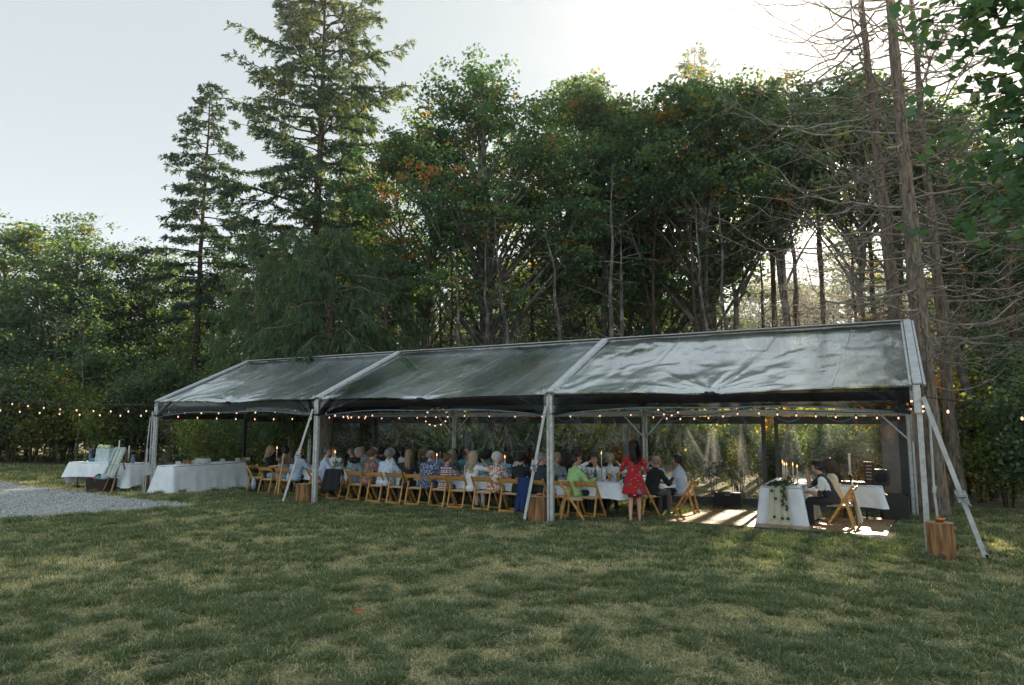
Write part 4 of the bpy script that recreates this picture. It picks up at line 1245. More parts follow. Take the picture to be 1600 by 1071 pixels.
# roof panels, front and rear slope of every bay
def roof_panel(i, front):
    x0 = LEGX[i] + .09; w = BAY - .18
    ya, za = (YF - .02, ZF + .02) if front else (YR + .02, ZR + .02)
    sl = math.hypot(YM - ya, ZM - za)
    nrm = np.array([0, -(ZM - za) if front else (ZM - za), abs(YM - ya)]) / sl
    def fn(U, Vv):
        cu, cv = U * w, Vv * sl
        gather = [(w * .5, .02, 8, 172, 1.6), (.05, .05, 10, 80, .5), (w - .05, .05, 100, 170, .5)] if front else [(w * .5, .02, 20, 160, .8)]
        h = folds(cu, cv, gather, 50 + i, 13, .028, 1.05, .03)
        h2 = -.07 * np.sin(np.pi * U) * np.sin(np.pi * Vv) + .018 * (fbm2(cu + i * 9, cv, .9, 60 + i, 4) - .5) * 3
        h2 += .008 * np.sin(cu * 9 + 3 * fbm2(cu, cv, .8, 70 + i) * 6) * fbm2(cu, cv, 1.1, 71 + i)
        dip = -.055 * np.exp(-((cu - w * .5) / .9) ** 2) * np.exp(-cv / .35) if front else 0
        H = h + h2
        P = np.stack([x0 + cu, ya + (YM - ya) * Vv + nrm[1] * H, za + (ZM - za) * Vv + nrm[2] * H + dip], -1)
        return P, np.clip(h * 22, 0, 1)
    return grid_mesh('roof_panel', 120 if front else 50, 60 if front else 24, fn, [M_ROOF])
for i in range(3):
    for fr in (True, False):
        tchild('roof_panel', roof_panel(i, fr))
# seams welded across the film
M_SEAMF = vinyl('seam_film', (.8, .86, .88), (.35, .5), (.15, .6), .3, 9, .2)
for i in range(3):
    for s_, e_ in ((.24, .29), (.52, .64), (.82, .86)):
        a = Vector((LEGX[i] + .1 + s_ * 5.9, YF, ZF + .02)); b_ = Vector((LEGX[i] + .1 + e_ * 5.9, YM, ZM))
        m_ = a.lerp(b_, .5) + Vector((0, 0, -.05))
        mb = MB()
        for p, q in ((a, m_), (m_, b_)): mb.bar(p + Vector((0, 0, .012)), q + Vector((0, 0, .012)), .013, .005)
        tmb(mb, 'film_seam', [M_SEAMF])

# ribs: rafters with their white cover bands
for i, x in enumerate(LEGX):
    for (ya, za) in ((YF - .03, ZF), (YR + .03, ZR)):
        mb = MB()
        mb.bar((x, ya, za + .055), (x, YM, ZM + .055), .15 if 0 < i < 3 else .12, .035)
        for dx in (-.09, .09):
            mb.bar((x + dx, ya, za + .035), (x + dx, YM, ZM + .035), .035, .03)
        tmb(mb, 'rib_band', [M_ROOFBAND], bevel=.006)
        mb = MB(); mb.bar((x, ya, za - .05), (x, YM, ZM - .05), .06, .10)
        tmb(mb, 'rafter', [M_ALU], bevel=.006)
mb = MB()
mb.bar((TX0, YM, ZM - .03), (TX1, YM, ZM - .03), .07, .09); tmb(mb, 'ridge_beam', [M_ALU], bevel=.006)
mb = MB()
for i in range(3): mb.bar((LEGX[i] + .1, YM, ZM + .045), (LEGX[i + 1] - .1, YM, ZM + .045), .30, .02)
tmb(mb, 'ridge_flap', [M_ROOFBAND])
for i in range(3):
    for (y, z, nm) in ((YF + .05, ZF - .12, 'eave_beam'), (YR - .06, ZR - .11, 'eave_beam')):
        mb = MB(); mb.bar((LEGX[i] + .06, y, z), (LEGX[i + 1] - .06, y, z), .06, .14)
        tmb(mb, nm, [M_ALU], bevel=.006)
for x in (TX0, TX1 - .02):
    mb = MB(); mb.bar((x, YF + .1, ZF - .14), (x, YR - .1, ZR - .10), .06, .13)
    tmb(mb, 'gable_beam', [M_ALU], bevel=.006)
# legs
for i, x in enumerate(LEGX):
    for (y, z) in ((YF, ZF), (YR, ZR)):
        g0 = gz(y)
        mb = MB()
        if y == YF and 0 < i < 3:
            mb.box((x - .042, y, (g0 + z - .02) / 2 + .0), (.05, .07, z - .02 - g0)); mb.box((x + .028, y, (g0 + z - .02) / 2), (.065, .08, z - .02 - g0))
        elif y == YF and i == 3:
            mb.box((x, y, (g0 + z - .02) / 2), (.075, .08, z - .02 - g0))
            mb.box((x - .02, y - .06, z - .18), (.09, .03, .42))
        else:
            mb.box((x - .035, y, (g0 + z - .02) / 2), (.07, .07, z - .02 - g0)); mb.box((x + .035, y + .004, (g0 + z - .02) / 2), (.045, .06, z - .03 - g0))
        mb.box((x, y, g0 + .012), (.18, .16, .024))
        lg = tmb(mb, 'leg', [M_ALU], bevel=.005)
        if y == YR:
            mb = MB()
            mb.bar((x + .05, y - .02, z - .75), (x + .05, y - .55, z - .02), .035, .035)
            if i < 3: mb.bar((x + .06, y - .04, z - .7), (x + .55, y - .06, z - .18), .035, .035)
            if i > 0: mb.bar((x - .06, y - .04, z - .7), (x - .55, y - .06, z - .18), .035, .035)
            tmb(mb, 'knee_brace', [M_ALU])
            mb = MB(); mb.box((x - .12, y + .02, (z - .2 + g0) / 2), (.05, .02, z - .2 - g0)); tmb(mb, 'wall_edge_band', [M_BLACKVINYL])

# valances with a scalloped lower edge
def valance(i):
    x0 = LEGX[i] + .11; w = BAY - .22
    def fn(U, Vv):
        cu = U * w
        depth = .40 - .17 * np.sin(np.pi * U) ** .8
        cv = Vv * depth
        gather = [(0, .38, -70, 20, 1.0), (w, .38, 160, 250, 1.0), (w * .5, .0, 185, 355, .7)]
        h = folds(cu, cv, gather, 90 + i, 14, .035, 1.5, .028)
        dip = -.055 * np.exp(-((cu - w * .5) / .9) ** 2)
        belly = .05 * np.sin(np.pi * Vv) * np.sin(np.pi * U * 2 + i) + .02 * (fbm2(cu + i * 5, cv * 2, 1.2, 95) - .5)
        P = np.stack([x0 + cu, YF - .055 - h - belly * .6 + .05 * Vv, ZF + dip - cv], -1)
        return P, np.clip(h * 14, 0, 1)
    return grid_mesh('valance', 130, 16, fn, [M_VALANCE])
for i in range(3):
    v_ = tchild('valance', valance(i))
    mb = MB(); pts = []
    for k in range(25):
        u = k / 24; pts.append((LEGX[i] + .11 + u * (BAY - .22), YF - .02, ZF - .055 * math.exp(-((u - .5) * 5.88 / .9) ** 2) - (.40 - .17 * math.sin(math.pi * u) ** .8)))
    mb.tube(pts, .011, 5); hem = mb.build('hem', [principled('hem_%d' % i, (.12, .19, .25), .35)], v_)
    # gathered buckle at the middle of the eave
    mb = MB(); xm = (LEGX[i] + LEGX[i + 1]) / 2
    for k in range(5):
        a = (k - 2) * .35
        mb.bar((xm + (k - 2) * .025, YF - .09, ZF - .01), (xm + math.sin(a) * .2, YF - .045, ZF - .10 + abs(k - 2) * .02), .018, .02)
    mb.bar((xm - .16, YF - .08, ZF - .045), (xm + .16, YF - .08, ZF - .05), .02, .025)
    tmb(mb, 'gathered_buckle', [M_DARKFABRIC])

# clear walls
def wall_panel(a, b, ztop, gather, seed, off=0.0, curtain=0.0, name='clear_wall'):
    a = Vector((*a, 0)); b_ = Vector((*b, 0)); w = (b_ - a).length; d = (b_ - a) / w; nrm = Vector((-d.y, d.x, 0))
    g0 = gz(min(a.y, b_.y) if abs(a.y - b_.y) > 1 else a.y)
    Hh = ztop - g0
    def fn(U, Vv):
        cu, cv = U * w, Vv * Hh
        h = folds(cu, cv, [(gu * w, gv * Hh, g1, g2, k) for gu, gv, g1, g2, k in gather], seed, 9, .05, 1.5, .035)
        drape = curtain * np.sin(cu * 11 + 3 * fbm2(cu, cv * .3, 1.0, seed + 1) * 3) * (.4 + .6 * Vv) * .035
        und = .05 * (fbm2(cu + seed, cv * .6, 1.1, seed + 2, 4) - .5)
        off_ = h + drape + und
        P = np.stack([a.x + d.x * cu + nrm.x * off_, a.y + d.y * cu + nrm.y * off_, g0 + cv], -1)
        return P, np.clip(h * 16, 0, 1)
    root = tchild(name, grid_mesh(name, 90, 60, fn, [M_WALL]))
    top = MB(); seg = 14
    for k in range(seg):
        p = a.lerp(b_, k / seg); q = a.lerp(b_, (k + 1) / seg)
        top.bar((p.x, p.y, ztop - .09), (q.x, q.y, ztop - .09), .012, .18)
    top.build('top_hem', [M_BLACKVINYL], root)
    bot = MB()
    rb2 = np.random.default_rng(seed)
    prev = None
    for k in range(22):
        p = a.lerp(b_, k / 21) - nrm * (.04 + .05 * rb2.random()); p.z = g0 + .24 + .03 * rb2.random(); q2 = Vector((p.x, p.y, g0)) - nrm * (.10 + .1 * rb2.random())
        if prev: bot.add([prev[1], q2, p, prev[0]], [(0, 1, 2, 3)])
        prev = (p, q2)
    bot.build('bottom_skirt', [M_BLACKVINYL], root)
    return root
def xat(px, Y):      # world X where a photo column meets the line Y
    l_ = (px - 800) / 1056.0
    return Y * (l_ * CY - SY) / (l_ * SY + CY)
XW = [LEGX[0] + .15, xat(587, YR), LEGX[1] - .14, LEGX[1] + .14, xat(838, YR), LEGX[2] - .14, LEGX[2] + .14, xat(1192, YR), xat(1207, YR), LEGX[3] - .2]
ZW = ZR - .20
wall_panel((XW[0], YR), (XW[1], YR), ZW, [(.98, .35, 120, 200, .5), (.5, .97, 200, 340, .3)], 201)
wall_panel((XW[1], YR), (XW[2], YR), ZW, [(.02, .35, -30, 70, .9), (.9, .6, 150, 230, .8)], 202)
wall_panel((XW[3], YR), (XW[4], YR), ZW, [(.42, .96, 230, 300, 1.0), (.65, .96, 240, 310, 1.3), (.95, .95, 230, 275, 1.2), (.15, .96, 250, 290, .8)], 203, curtain=.6)
wall_panel((XW[4], YR), (XW[5], YR), ZW, [(.35, .96, 240, 285, 1.1), (.7, .96, 230, 265, 1.3), (.1, .95, 270, 300, .8)], 204, curtain=.6)
wall_panel((XW[6], YR), (XW[7], YR), ZW, [(.30, .96, 235, 300, 1.4), (.55, .96, 260, 310, 1.5), (.95, .10, 100, 170, 1.6), (.8, .96, 265, 285, 1.4), (.1, .95, 250, 280, .9)], 205, curtain=1.0)
wall_panel((XW[8], YR), (XW[9], YR), ZW, [(.15, .97, 230, 290, .7), (.45, .97, 250, 300, .5)], 206, curtain=.2)
wall_panel((TX0, YF + .15), (TX0, YM - .05), ZW + .12, [(.02, .4, -50, 50, .8), (.02, .75, -40, 40, .6)], 207)
wall_panel((TX0, YM + .05), (TX0, YR - .15), ZW + .05, [(.02, .5, -30, 30, .6)], 208)
for (x, w_) in ((XW[1], .08), (XW[4], .08), (XW[7] - .03, .10), (XW[8] + .04, .09), (XW[9] + .04, .16)):
    mb = MB(); mb.box((x, YR - .05, (ZW + gz(YR)) / 2), (w_, .012, ZW - gz(YR))); tmb(mb, 'wall_seam', [M_BLACKVINYL])
mb = MB(); mb.box((TX0 + .03, YM, (ZW + .05 + gz(YM)) / 2), (.012, .11, ZW + .05 - gz(YM))); tmb(mb, 'wall_seam', [M_BLACKVINYL])
mb = MB(); mb.box((XW[9] - .20, YR - .035, .92), (.34, .01, 2.05)); tmb(mb, 'wall_flap', [vinyl('brown_flap', (.35, .27, .20), (.35, .6), (.05, .3), .3, 6, .3, diffuse=(.30, .24, .19))])
# swagged blue hems of the rolled wall tops
M_SWAG = principled('swag_blue', (.13, .20, .26), .3)
for px in (603, 640, 655, 772, 795, 822, 885, 905, 1050, 1100, 1230, 1310):
    x = xat(px, YR); w_ = .26; mb = MB(); pts = []
    for k in range(9):
        t = k / 8 * 2 - 1; pts.append((x + t * w_, YR - .09, ZW - .02 - .10 * (1 - t * t)))
    mb.tube(pts, .014, 5); tmb(mb, 'swag', [M_SWAG])

# braces with ratchets
def brace(ax, az, bx, by, lb, w=.062, ratchet=.62, bz=0.0, extra=False):
    e = empty('tent_brace', (bx, by, bz))
    A = Vector((ax - bx, YF - .09 - by, az - bz)); B_ = Vector((0, 0, .01))
    mb = MB(); mb.bar(A, B_, w, .016, (0, 1, 0)); mb.build('strap', [M_WHITEWEB], e)
    if extra:
        mb = MB(); mb.bar(A + Vector((.03, .02, -.03)), B_ + Vector((.16, .05, .0)), w * .6, .012, (0, 1, 0)); mb.build('strap', [M_WHITEWEB], e)
    p = A.lerp(B_, ratchet); d = (B_ - A).normalized()
    mb = MB(); s_ = Vector((1, 0, 0))
    for q in (-1, 1):
        mb.bar(p - d * .09 + Vector((q * .045, -.012, 0)), p + d * .09 + Vector((q * .045, -.012, 0)), .01, .045)
    mb.tube([p + Vector((-.055, -.02, 0)), p + Vector((.055, -.02, 0))], .018, 8)
    mb.bar(p + d * .02 + Vector((0, -.05, 0)), p + d * .13 + Vector((.07, -.06, 0)), .07, .012)
    mb.build('ratchet', [M_RATCHET], e)
    mb = MB(); mb.box((0, 0, .03), (.09, .05, .05)); mb.tube([(0, 0, .10), (0, 0, -.05)], .018, 6); mb.build('stake', [M_LEG], e)
    tag(e, lb, 'strap', 'braces of the tent'); return e
brace(LEGX[3] + .06, 2.30, 1.08, 11.66, 'taut white strap with ratchet running down right of the tent to its stake')
brace(LEGX[2] - .05, 2.22, -6.18, 11.6, 'white strap slanting past the stump in front of the third tent leg', .055, .50)
brace(LEGX[1] - .05, 2.22, -12.42, 11.4, 'white strap slanting past the brown sign at the second tent leg', .055, .48)
brace(LEGX[0] - .05, 2.2, -19.3, 12.6, 'pair of slack white straps from the far left tent leg towards the gift table', .05, .8, extra=True)
mb = MB(); mb.tube([(LEGX[3] + .13, 11.86, 2.1), (LEGX[3] + .12, 11.84, .9), (LEGX[3] + .17, 11.9, 0.0)], .018, 6)
mb.bar((LEGX[3] + .12, 11.84, .9), (LEGX[3] + .13, 11.84, 1.0), .06, .05)
tmb(mb, 'hanging_strap', [M_WHITEWEB])
mb = MB(); mb.tube([(LEGX[0] - .12, 11.7, 2.05), (LEGX[0] - .16, 11.68, 1.2), (LEGX[0] - .22, 11.68, 0.02)], .014, 6); mb.tube([(LEGX[0] - .14, 11.68, 1.2), (LEGX[0] - .12, 11.68, .5), (LEGX[0] - .14, 11.68, .02)], .012, 6)
tmb(mb, 'hanging_strap', [M_WHITEWEB])

# ------------------------------------------------------------ string lights
def cable(p0, p1, sag, k=24):
    p0, p1 = Vector(p0), Vector(p1)
    return [p0.lerp(p1, i / (k - 1)) + Vector((0, 0, -4 * sag * (i / (k - 1)) * (1 - i / (k - 1)))) for i in range(k)]
sock = MB(); sock.lathe([(.005, .04), (.015, .036), (.017, 0), (.014, -.008)], n=8); SOCK = sock.mesh('socket', M_STRAP)
bl = MB(); bl.lathe([(.010, 0), (.016, -.015), (.022, -.037), (.019, -.055), (.008, -.066), (.002, -.069)], n=10); BULB = bl.mesh('bulb', M_BULB, smooth=True)
def string(lb, runs, rad=.008, bulbs=True, cat='string light'):
    """runs = list of (points, bulb spacing, first offset, drop)"""
    p0 = runs[0][0][0]
    e = empty('string_lights', p0)
    mb = MB()
    for pts, sp, off, drop in runs:
        mb.tube([Vector(p) - Vector(p0) for p in pts], rad, 5)
        if not sp: continue
        acc = 0; nxt = off
        for a, b_ in zip(pts[:-1], pts[1:]):
            L_ = (b_ - a).length
            while nxt < acc + L_:
                q = a.lerp(b_, (nxt - acc) / L_) - Vector(p0); nxt += sp
                mb.tube([q, q - Vector((0, 0, drop))], .005, 4)
                link('socket', SOCK, e, q - Vector((0, 0, drop + .04)))
                link('bulb', BULB, e, q - Vector((0, 0, drop + .045)), None, (.82, .82, .82))
            acc += L_
    mb.build('cable', [M_STRAP], e)
    tag(e, lb, cat)
    return e
string('string lights along the rear beam of the left tent bay', [(cable((LEGX[0] + .2, YR - .2, 2.2), (LEGX[1] - .1, YR - .2, 2.2), .05), .72, .3, .05)])
string('string lights along the rear beam of the middle tent bay', [(cable((LEGX[1] + .1, YR - .2, 2.22), (LEGX[2] - .1, YR - .2, 2.22), .04), .88, .4, .04)])
string('string lights along the rear beam of the right tent bay', [(cable((LEGX[2] + .1, YR - .2, 2.16), (-3.0, YR - .3, 2.26), .12), .36, .2, .02), (cable((-3.0, YR - .3, 2.26), (LEGX[3] - .1, YR - .2, 2.12), .03), .42, .25, .04)])
string('string lights hanging under the front edge of the left tent bay', [(cable((LEGX[0], YF + .12, 2.33), (LEGX[1], YF + .12, 2.36), .06), .70, .35, .06)])
string('string lights crossing the left tent bay to its rear corner', [(cable((LEGX[0], YF + .2, 2.2), (-13.2, 15.6, 2.25), .12), .52, .4, .04), (cable((-13.2, 15.6, 2.25), (LEGX[1], YF + .2, 2.25), .1), .55, .4, .04)])
def ring(c, rad, n_, lb):
    e = empty('ring_light', c); e.rotation_euler = (R(52), 0, R(25)); mb = MB()
    pts = [(rad * math.cos(2 * math.pi * k / 16), rad * math.sin(2 * math.pi * k / 16), 0) for k in range(17)]
    mb.tube(pts, .012, 5, False)
    for k in range(3): a = 2 * math.pi * k / 3; mb.tube([(rad * math.cos(a), rad * math.sin(a), 0), (0, 0, .42)], .005, 4)
    mb.tube([(0, 0, .42), (0, .62, .95)], .006, 4)
    mb.build('hoop', [M_STRAP], e)
    for k in range(n_):
        a = 2 * math.pi * k / n_; q = (rad * math.cos(a), rad * math.sin(a), -.03)
        link('socket', SOCK, e, q); link('bulb', BULB, e, q)
    tag(e, lb, 'chandelier', 'ring lights under the tent roof')
ring((xat(682, 14.8), 14.8, 2.10), .30, 12, 'hoop of bulbs hanging in the middle tent bay above the long table')
ring((xat(1431, 12.6), 12.6, 2.22), .12, 7, 'small cluster of bulbs at the right end of the tent')
ring((xat(1044, 15.6), 15.6, 2.32), .26, 9, 'hoop of bulbs hanging behind the third tent leg')
pL = Vector((-24.5, 9.0, 2.75)); 
string('string lights stretched from the left edge of the picture to the tent corner, upper line', [(cable(pL + Vector((0, 1.2, .10)), (LEGX[0], YF - .05, 2.42), .16), .62, .3, .12)])
string('string lights stretched from the left edge of the picture to the tent corner, lower line', [(cable(pL, (LEGX[0], YF - .05, 2.38), .10), .62, .55, .22)])
string('string lights leaving the right end of the tent towards the trees', [(cable((LEGX[3] + .08, YF, 2.30), (5.6, 13.2, 2.35), .22), .95, .30, .10)])
# ------------------------------------------------------------ dance floor
M_PARQ = principled('parquet_oak', (0.34, 0.20, 0.09), 0.38, var=.12, scale=3, stretch=(1, 7, 1), coat=.1, obj_random=.18)
M_PARQ2 = principled('parquet_oak_light', (0.40, 0.25, 0.12), 0.38, var=.12, scale=3, stretch=(7, 1, 1), coat=.1, obj_random=.18)
M_EDGE = principled('floor_edge_trim', (0.05, 0.058, 0.065), .4, .4)
DF = [Vector((-4.03, 13.24, 0)), Vector((-.14, 13.46, 0)), Vector((0.02, 16.9, 0)), Vector((-3.93, 16.55, 0))]
def dfp(u, v, h=0.0):
    a = DF[0].lerp(DF[1], u); b_ = DF[3].lerp(DF[2], u); p = a.lerp(b_, v)
    return Vector((p.x, p.y, gz(p.y) + h))
df0 = dfp(0, 0)
df = empty('dance_floor', df0)
tag(df, 'portable wooden dance floor with dark trim laid on the grass under the tent', 'dance floor')
NU, NV = 4, 4
for i in range(NU):
    for j in range(NV):
        nb = 8
        for k in range(nb):
            flip = (i + j) % 2
            g_ = .004
            if flip: u0, u1, v0, v1 = i + g_, i + 1 - g_, j + k / nb + g_, j + (k + 1) / nb - g_
            else: u0, u1, v0, v1 = i + k / nb + g_, i + (k + 1) / nb - g_, j + g_, j + 1 - g_
            mb = MB(); hh = .052 + .0015 * ((i * 7 + j * 3 + k * 5) % 4) / 4
            top = [dfp(u / NU, v / NV, hh) - df0 for u, v in ((u0, v0), (u1, v0), (u1, v1), (u0, v1))]
            bot = [p - Vector((0, 0, .02)) for p in top]
            mb.add(top + bot, [(0, 1, 2, 3), (4, 5, 1, 0), (5, 6, 2, 1), (6, 7, 3, 2), (7, 4, 0, 3)])
            mb.build('plank', [M_PARQ if (i + j) % 2 else M_PARQ2], df)
mb = MB()
c = [dfp(0, 0), dfp(1, 0), dfp(1, 1), dfp(0, 1)]
mb.add([p - df0 + Vector((0, 0, .03)) for p in c] + [p - df0 for p in c], [(0, 1, 2, 3), (4, 5, 1, 0), (5, 6, 2, 1), (6, 7, 3, 2), (7, 4, 0, 3)])
mb.build('underlay', [M_BLACKPLASTIC], df)
cen = (c[0] + c[2]) / 2
for a, b_ in zip(c, c[1:] + c[:1]):
    oa, ob = a + (a - cen).normalized() * .16, b_ + (b_ - cen).normalized() * .16
    mb = MB()
    mb.add([a - df0 + Vector((0, 0, .056)), b_ - df0 + Vector((0, 0, .056)), ob - df0 + Vector((0, 0, .008)), oa - df0 + Vector((0, 0, .008))], [(0, 3, 2, 1)])
    mb.build('edge_trim', [M_EDGE], df)

# ------------------------------------------------------------ folding chair
def make_chair():
    e = empty('folding_chair')
    W = .228
    for s in (-1, 1):
        mb = MB(); mb.bar((s * W, -.27, .79), (s * W, .235, .0), .030, .045, (0, 1, 0)); mb.build('leg', [M_OAK], e, bevel=.004)
        mb = MB(); mb.bar((s * (W - .034), -.125, .60), (s * (W - .034), -.275, .0), .028, .040, (0, 1, 0)); mb.build('leg', [M_OAK], e, bevel=.004)
    def curved(z0, y0, h):
        mb = MB(); k = 8; V = []; F = []
        for i in range(k + 1):
            t = i / k * 2 - 1; x = t * (W - .016); y = y0 - .035 * (1 - t * t)
            arch = .018 * (1 - t * t)
            for dy, dz in ((-.008, -h / 2 + arch), (.008, -h / 2 + arch), (.008, h / 2 + arch * .2), (-.008, h / 2 + arch * .2)):
                V.append((x, y + dy - dz * .5, z0 + dz))
        for i in range(k):
            for q in range(4): F.append((i * 4 + q, i * 4 + (q + 1) % 4, i * 4 + 4 + (q + 1) % 4, i * 4 + 4 + q))
        return mb.add(V, F)
    curved(.715, -.222, .105).build('backrest', [M_OAK], e)
    mb = MB(); mb.box((0, .005, .435), (.375, .37, .022)); mb.build('seat', [M_OAK], e, bevel=.006)
    mb = MB(); mb.box((0, .015, .452), (.33, .32, .022)); mb.build('cushion', [M_SEATPAD], e, bevel=.008)
    mb = MB(); mb.box((0, -.09, .43), (.35, .022, .035)); mb.build('seat_rail', [M_OAK], e)
    mb = MB(); mb.box((0, -.252, .095), (.375, .018, .055)); mb.build('foot_rail', [M_OAK], e)
    mb = MB(); mb.box((0, .185, .09), (.40, .018, .042)); mb.build('foot_rail', [M_OAK], e)
    return e
chair0 = make_chair(); used_chair = [False]
def chair(x, y, rz, lb, group='wooden folding chairs at the tables', dz=0.0):
    c = chair0
    if used_chair[0]: c = copy_tree(chair0)
    used_chair[0] = True
    c.location = (x, y, gz(y) + dz); c.rotation_euler = (0, 0, rz)
    tag(c, lb, 'chair', group)
    return c

# ------------------------------------------------------------ tables and cloths
def drape(x0, x1, y0, y1, top, drop, seed, flare=.10, amp=.03, lift=None, wav=5.0, cw=.11):
    """cloth over a rectangular top; drop may vary round the edge"""
    r = np.random.default_rng(seed)
    per = []; L = 2 * (x1 - x0 + y1 - y0); n = int(L / .05)
    for i in range(n):
        s = L * i / n
        if s < x1 - x0: p = (x0 + s, y0, 0, -1)
        elif s < x1 - x0 + y1 - y0: p = (x1, y0 + s - (x1 - x0), 1, 0)
        elif s < 2 * (x1 - x0) + y1 - y0: p = (x1 - (s - (x1 - x0) - (y1 - y0)), y1, 0, 1)
        else: p = (x0, y1 - (s - 2 * (x1 - x0) - (y1 - y0)), -1, 0)
        per.append(p)
    cor = [(x0, y0), (x1, y0), (x1, y1), (x0, y1)]
    ph = r.uniform(0, 6.28, 4)
    V = []; F = []
    rows = 9
    for j in range(rows + 1):
        t = j / rows
        for i, (x, y, nx_, ny_) in enumerate(per):
            s = L * i / n
            dc = min(math.hypot(x - a, y - b_) for a, b_ in cor)
            corner = math.exp(-(dc / .16) ** 2)
            wv = (1 - 2 * abs(math.sin(s * wav * .5 + ph[0]))) * .6 + math.sin(s * wav * 1.73 + ph[1]) * .4 + (1 - 2 * abs(math.sin(s * wav * 1.9 + ph[2]))) * .35
            d = drop(x, y) if callable(drop) else drop
            off = flare * t ** 1.2 + amp * wv * t + corner * cw * t
            cx_ = (x - (x0 + x1) / 2); cyy = (y - (y0 + y1) / 2)
            if corner > .05:
                dn = Vector((nx_ + .8 * math.copysign(1, cx_) * corner, ny_ + .8 * math.copysign(1, cyy) * corner)).normalized()
            else: dn = Vector((nx_, ny_))
            zz = top - d * t - corner * .02 * t + (.012 * math.sin(s * 3 + ph[3]) * t)
            if zz < gz(y) + .012: zz = gz(y) + .012 + .008 * abs(wv)
            rnd = .012 * (1 - min(1, t * 6))
            V.append((x + dn.x * (off - rnd), y + dn.y * (off - rnd), zz))
    n_ = len(per)
    for j in range(rows):
        for i in range(n_): F.append((j * n_ + i, j * n_ + (i + 1) % n_, (j + 1) * n_ + (i + 1) % n_, (j + 1) * n_ + i))
    c0 = len(V); V.append(((x0 + x1) / 2, (y0 + y1) / 2, top + .001))
    for i in range(n_): F.append((c0, (i + 1) % n_, i))
    me = bpy.data.meshes.new('tablecloth'); me.from_pydata(V, [], F); me.materials.append(M_CLOTH)
    me.polygons.foreach_set('use_smooth', [True] * len(F)); me.update()
    return me

def table(x0, x1, y0, y1, lb, clb, drop=.28, seed=1, h=.75, rz=0.0, flare=.08, amp=.025, folding=True, group='tables under the tent', wav=5.0):
    cx_, cyy = (x0 + x1) / 2, (y0 + y1) / 2
    g0 = gz(cyy); w, d = x1 - x0, y1 - y0
    e = empty('banquet_table', (cx_, cyy, g0), rz)
    mb = MB(); mb.box((0, 0, h - .02), (w, d, .04)); mb.build('tabletop', [M_TOP], e, bevel=.006)
    longx = w >= d
    for s in (-1, 1):
        for q in (-1, 1):
            mb = MB()
            if longx:
                px_, py_ = s * (w / 2 - .30), q * (d / 2 - .10)
                mb.tube([(px_, py_ * .55, h - .05), (px_, py_ * .55, h * .62), (px_, py_ * 1.05, h * .38), (px_, py_ * 1.05, 0)], .014, 6)
                if q > 0: mb.tube([(px_, -abs(py_) * .55, h * .62), (px_, abs(py_) * .55, h * .62)], .012, 6)
            else:
                px_, py_ = q * (w / 2 - .10), s * (d / 2 - .30)
                mb.tube([(px_ * .55, py_, h - .05), (px_ * .55, py_, h * .62), (px_ * 1.05, py_, h * .38), (px_ * 1.05, py_, 0)], .014, 6)
            mb.build('leg', [M_LEG], e)
    tag(e, lb, 'table', group)
    me = drape(-w / 2 - .006, w / 2 + .006, -d / 2 - .006, d / 2 + .006, h + .004, (lambda x, y: drop(x, y)) if callable(drop) else drop, seed, flare, amp, wav=wav)
    # the cloth's floor clamp needs heights relative to the table
    c = link('tablecloth', me, None, (cx_, cyy, g0), (0, 0, rz))
    tag(c, clb, 'tablecloth')
    return e, g0 + h

TBL_Z = .755
LONG = [(-14.35, -12.35), (-12.3, -10.0), (-9.95, -7.65), (-7.6, -5.95)]
names = ['left', 'second', 'third', 'right']
lbl = ['beside the second tent leg', 'in front of the pink blouse', 'behind the navy print shirt and the plaid shirt', 'behind the floral blouse and the dark suit']
for i, (a, b_) in enumerate(LONG):
    table(a, b_, 13.12, 13.88, 'banquet table of the long front row, ' + lbl[i], 'white cloth on the long front row, ' + lbl[i], .27, 10 + i)
for i, (a, b_) in enumerate([(-13.2, -10.9), (-10.8, -8.5), (-8.4, -6.1)]):
    table(a, b_, 15.55, 16.25, ['left', 'middle', 'right'][i] + ' banquet table of the rear row near the clear wall', 'white cloth on the ' + ['left', 'middle', 'right'][i] + ' table of the rear row', .27, 20 + i)
table(-6.02, -4.80, 13.12, 13.88, 'table with beer glasses where the man in the dark tie sits', 'white cloth hanging in front of the man in the dark tie', .30, 31)
table(-5.35, -4.62, 14.75, 16.2, 'small table between the bearded man and the man in profile', 'white cloth with one long hanging corner beside the man in profile', .30, 32, wav=7)
table(-17.82, -17.10, 11.85, 14.25, 'buffet table along the left end of the tent', 'floor length white cloth on the buffet table', .86, 33, flare=.14, amp=.03)
gift_t, _ = table(-21.05, -18.62, 11.35, 12.08, 'gift table on the grass left of the tent', 'white cloth on the gift table, its hem lifted at the front', (lambda x, y: .60 if y > -.3 else (.62 if x > .45 else .40)), 34, rz=R(6), flare=.06, amp=.035)
HX0, HX1, HY0, HY1 = -2.28, -1.53, 14.12, 16.3
table(HX0, HX1, HY0, HY1, 'head table of the couple standing on the dance floor', 'floor length white cloth on the head table', .77, 35, flare=.045, amp=.022, h=.79, wav=7)
table(-1.25, -.22, 16.15, 16.85, 'sound desk table at the right end of the tent', 'short white cloth on the sound desk', .42, 36, flare=.03, amp=.012)

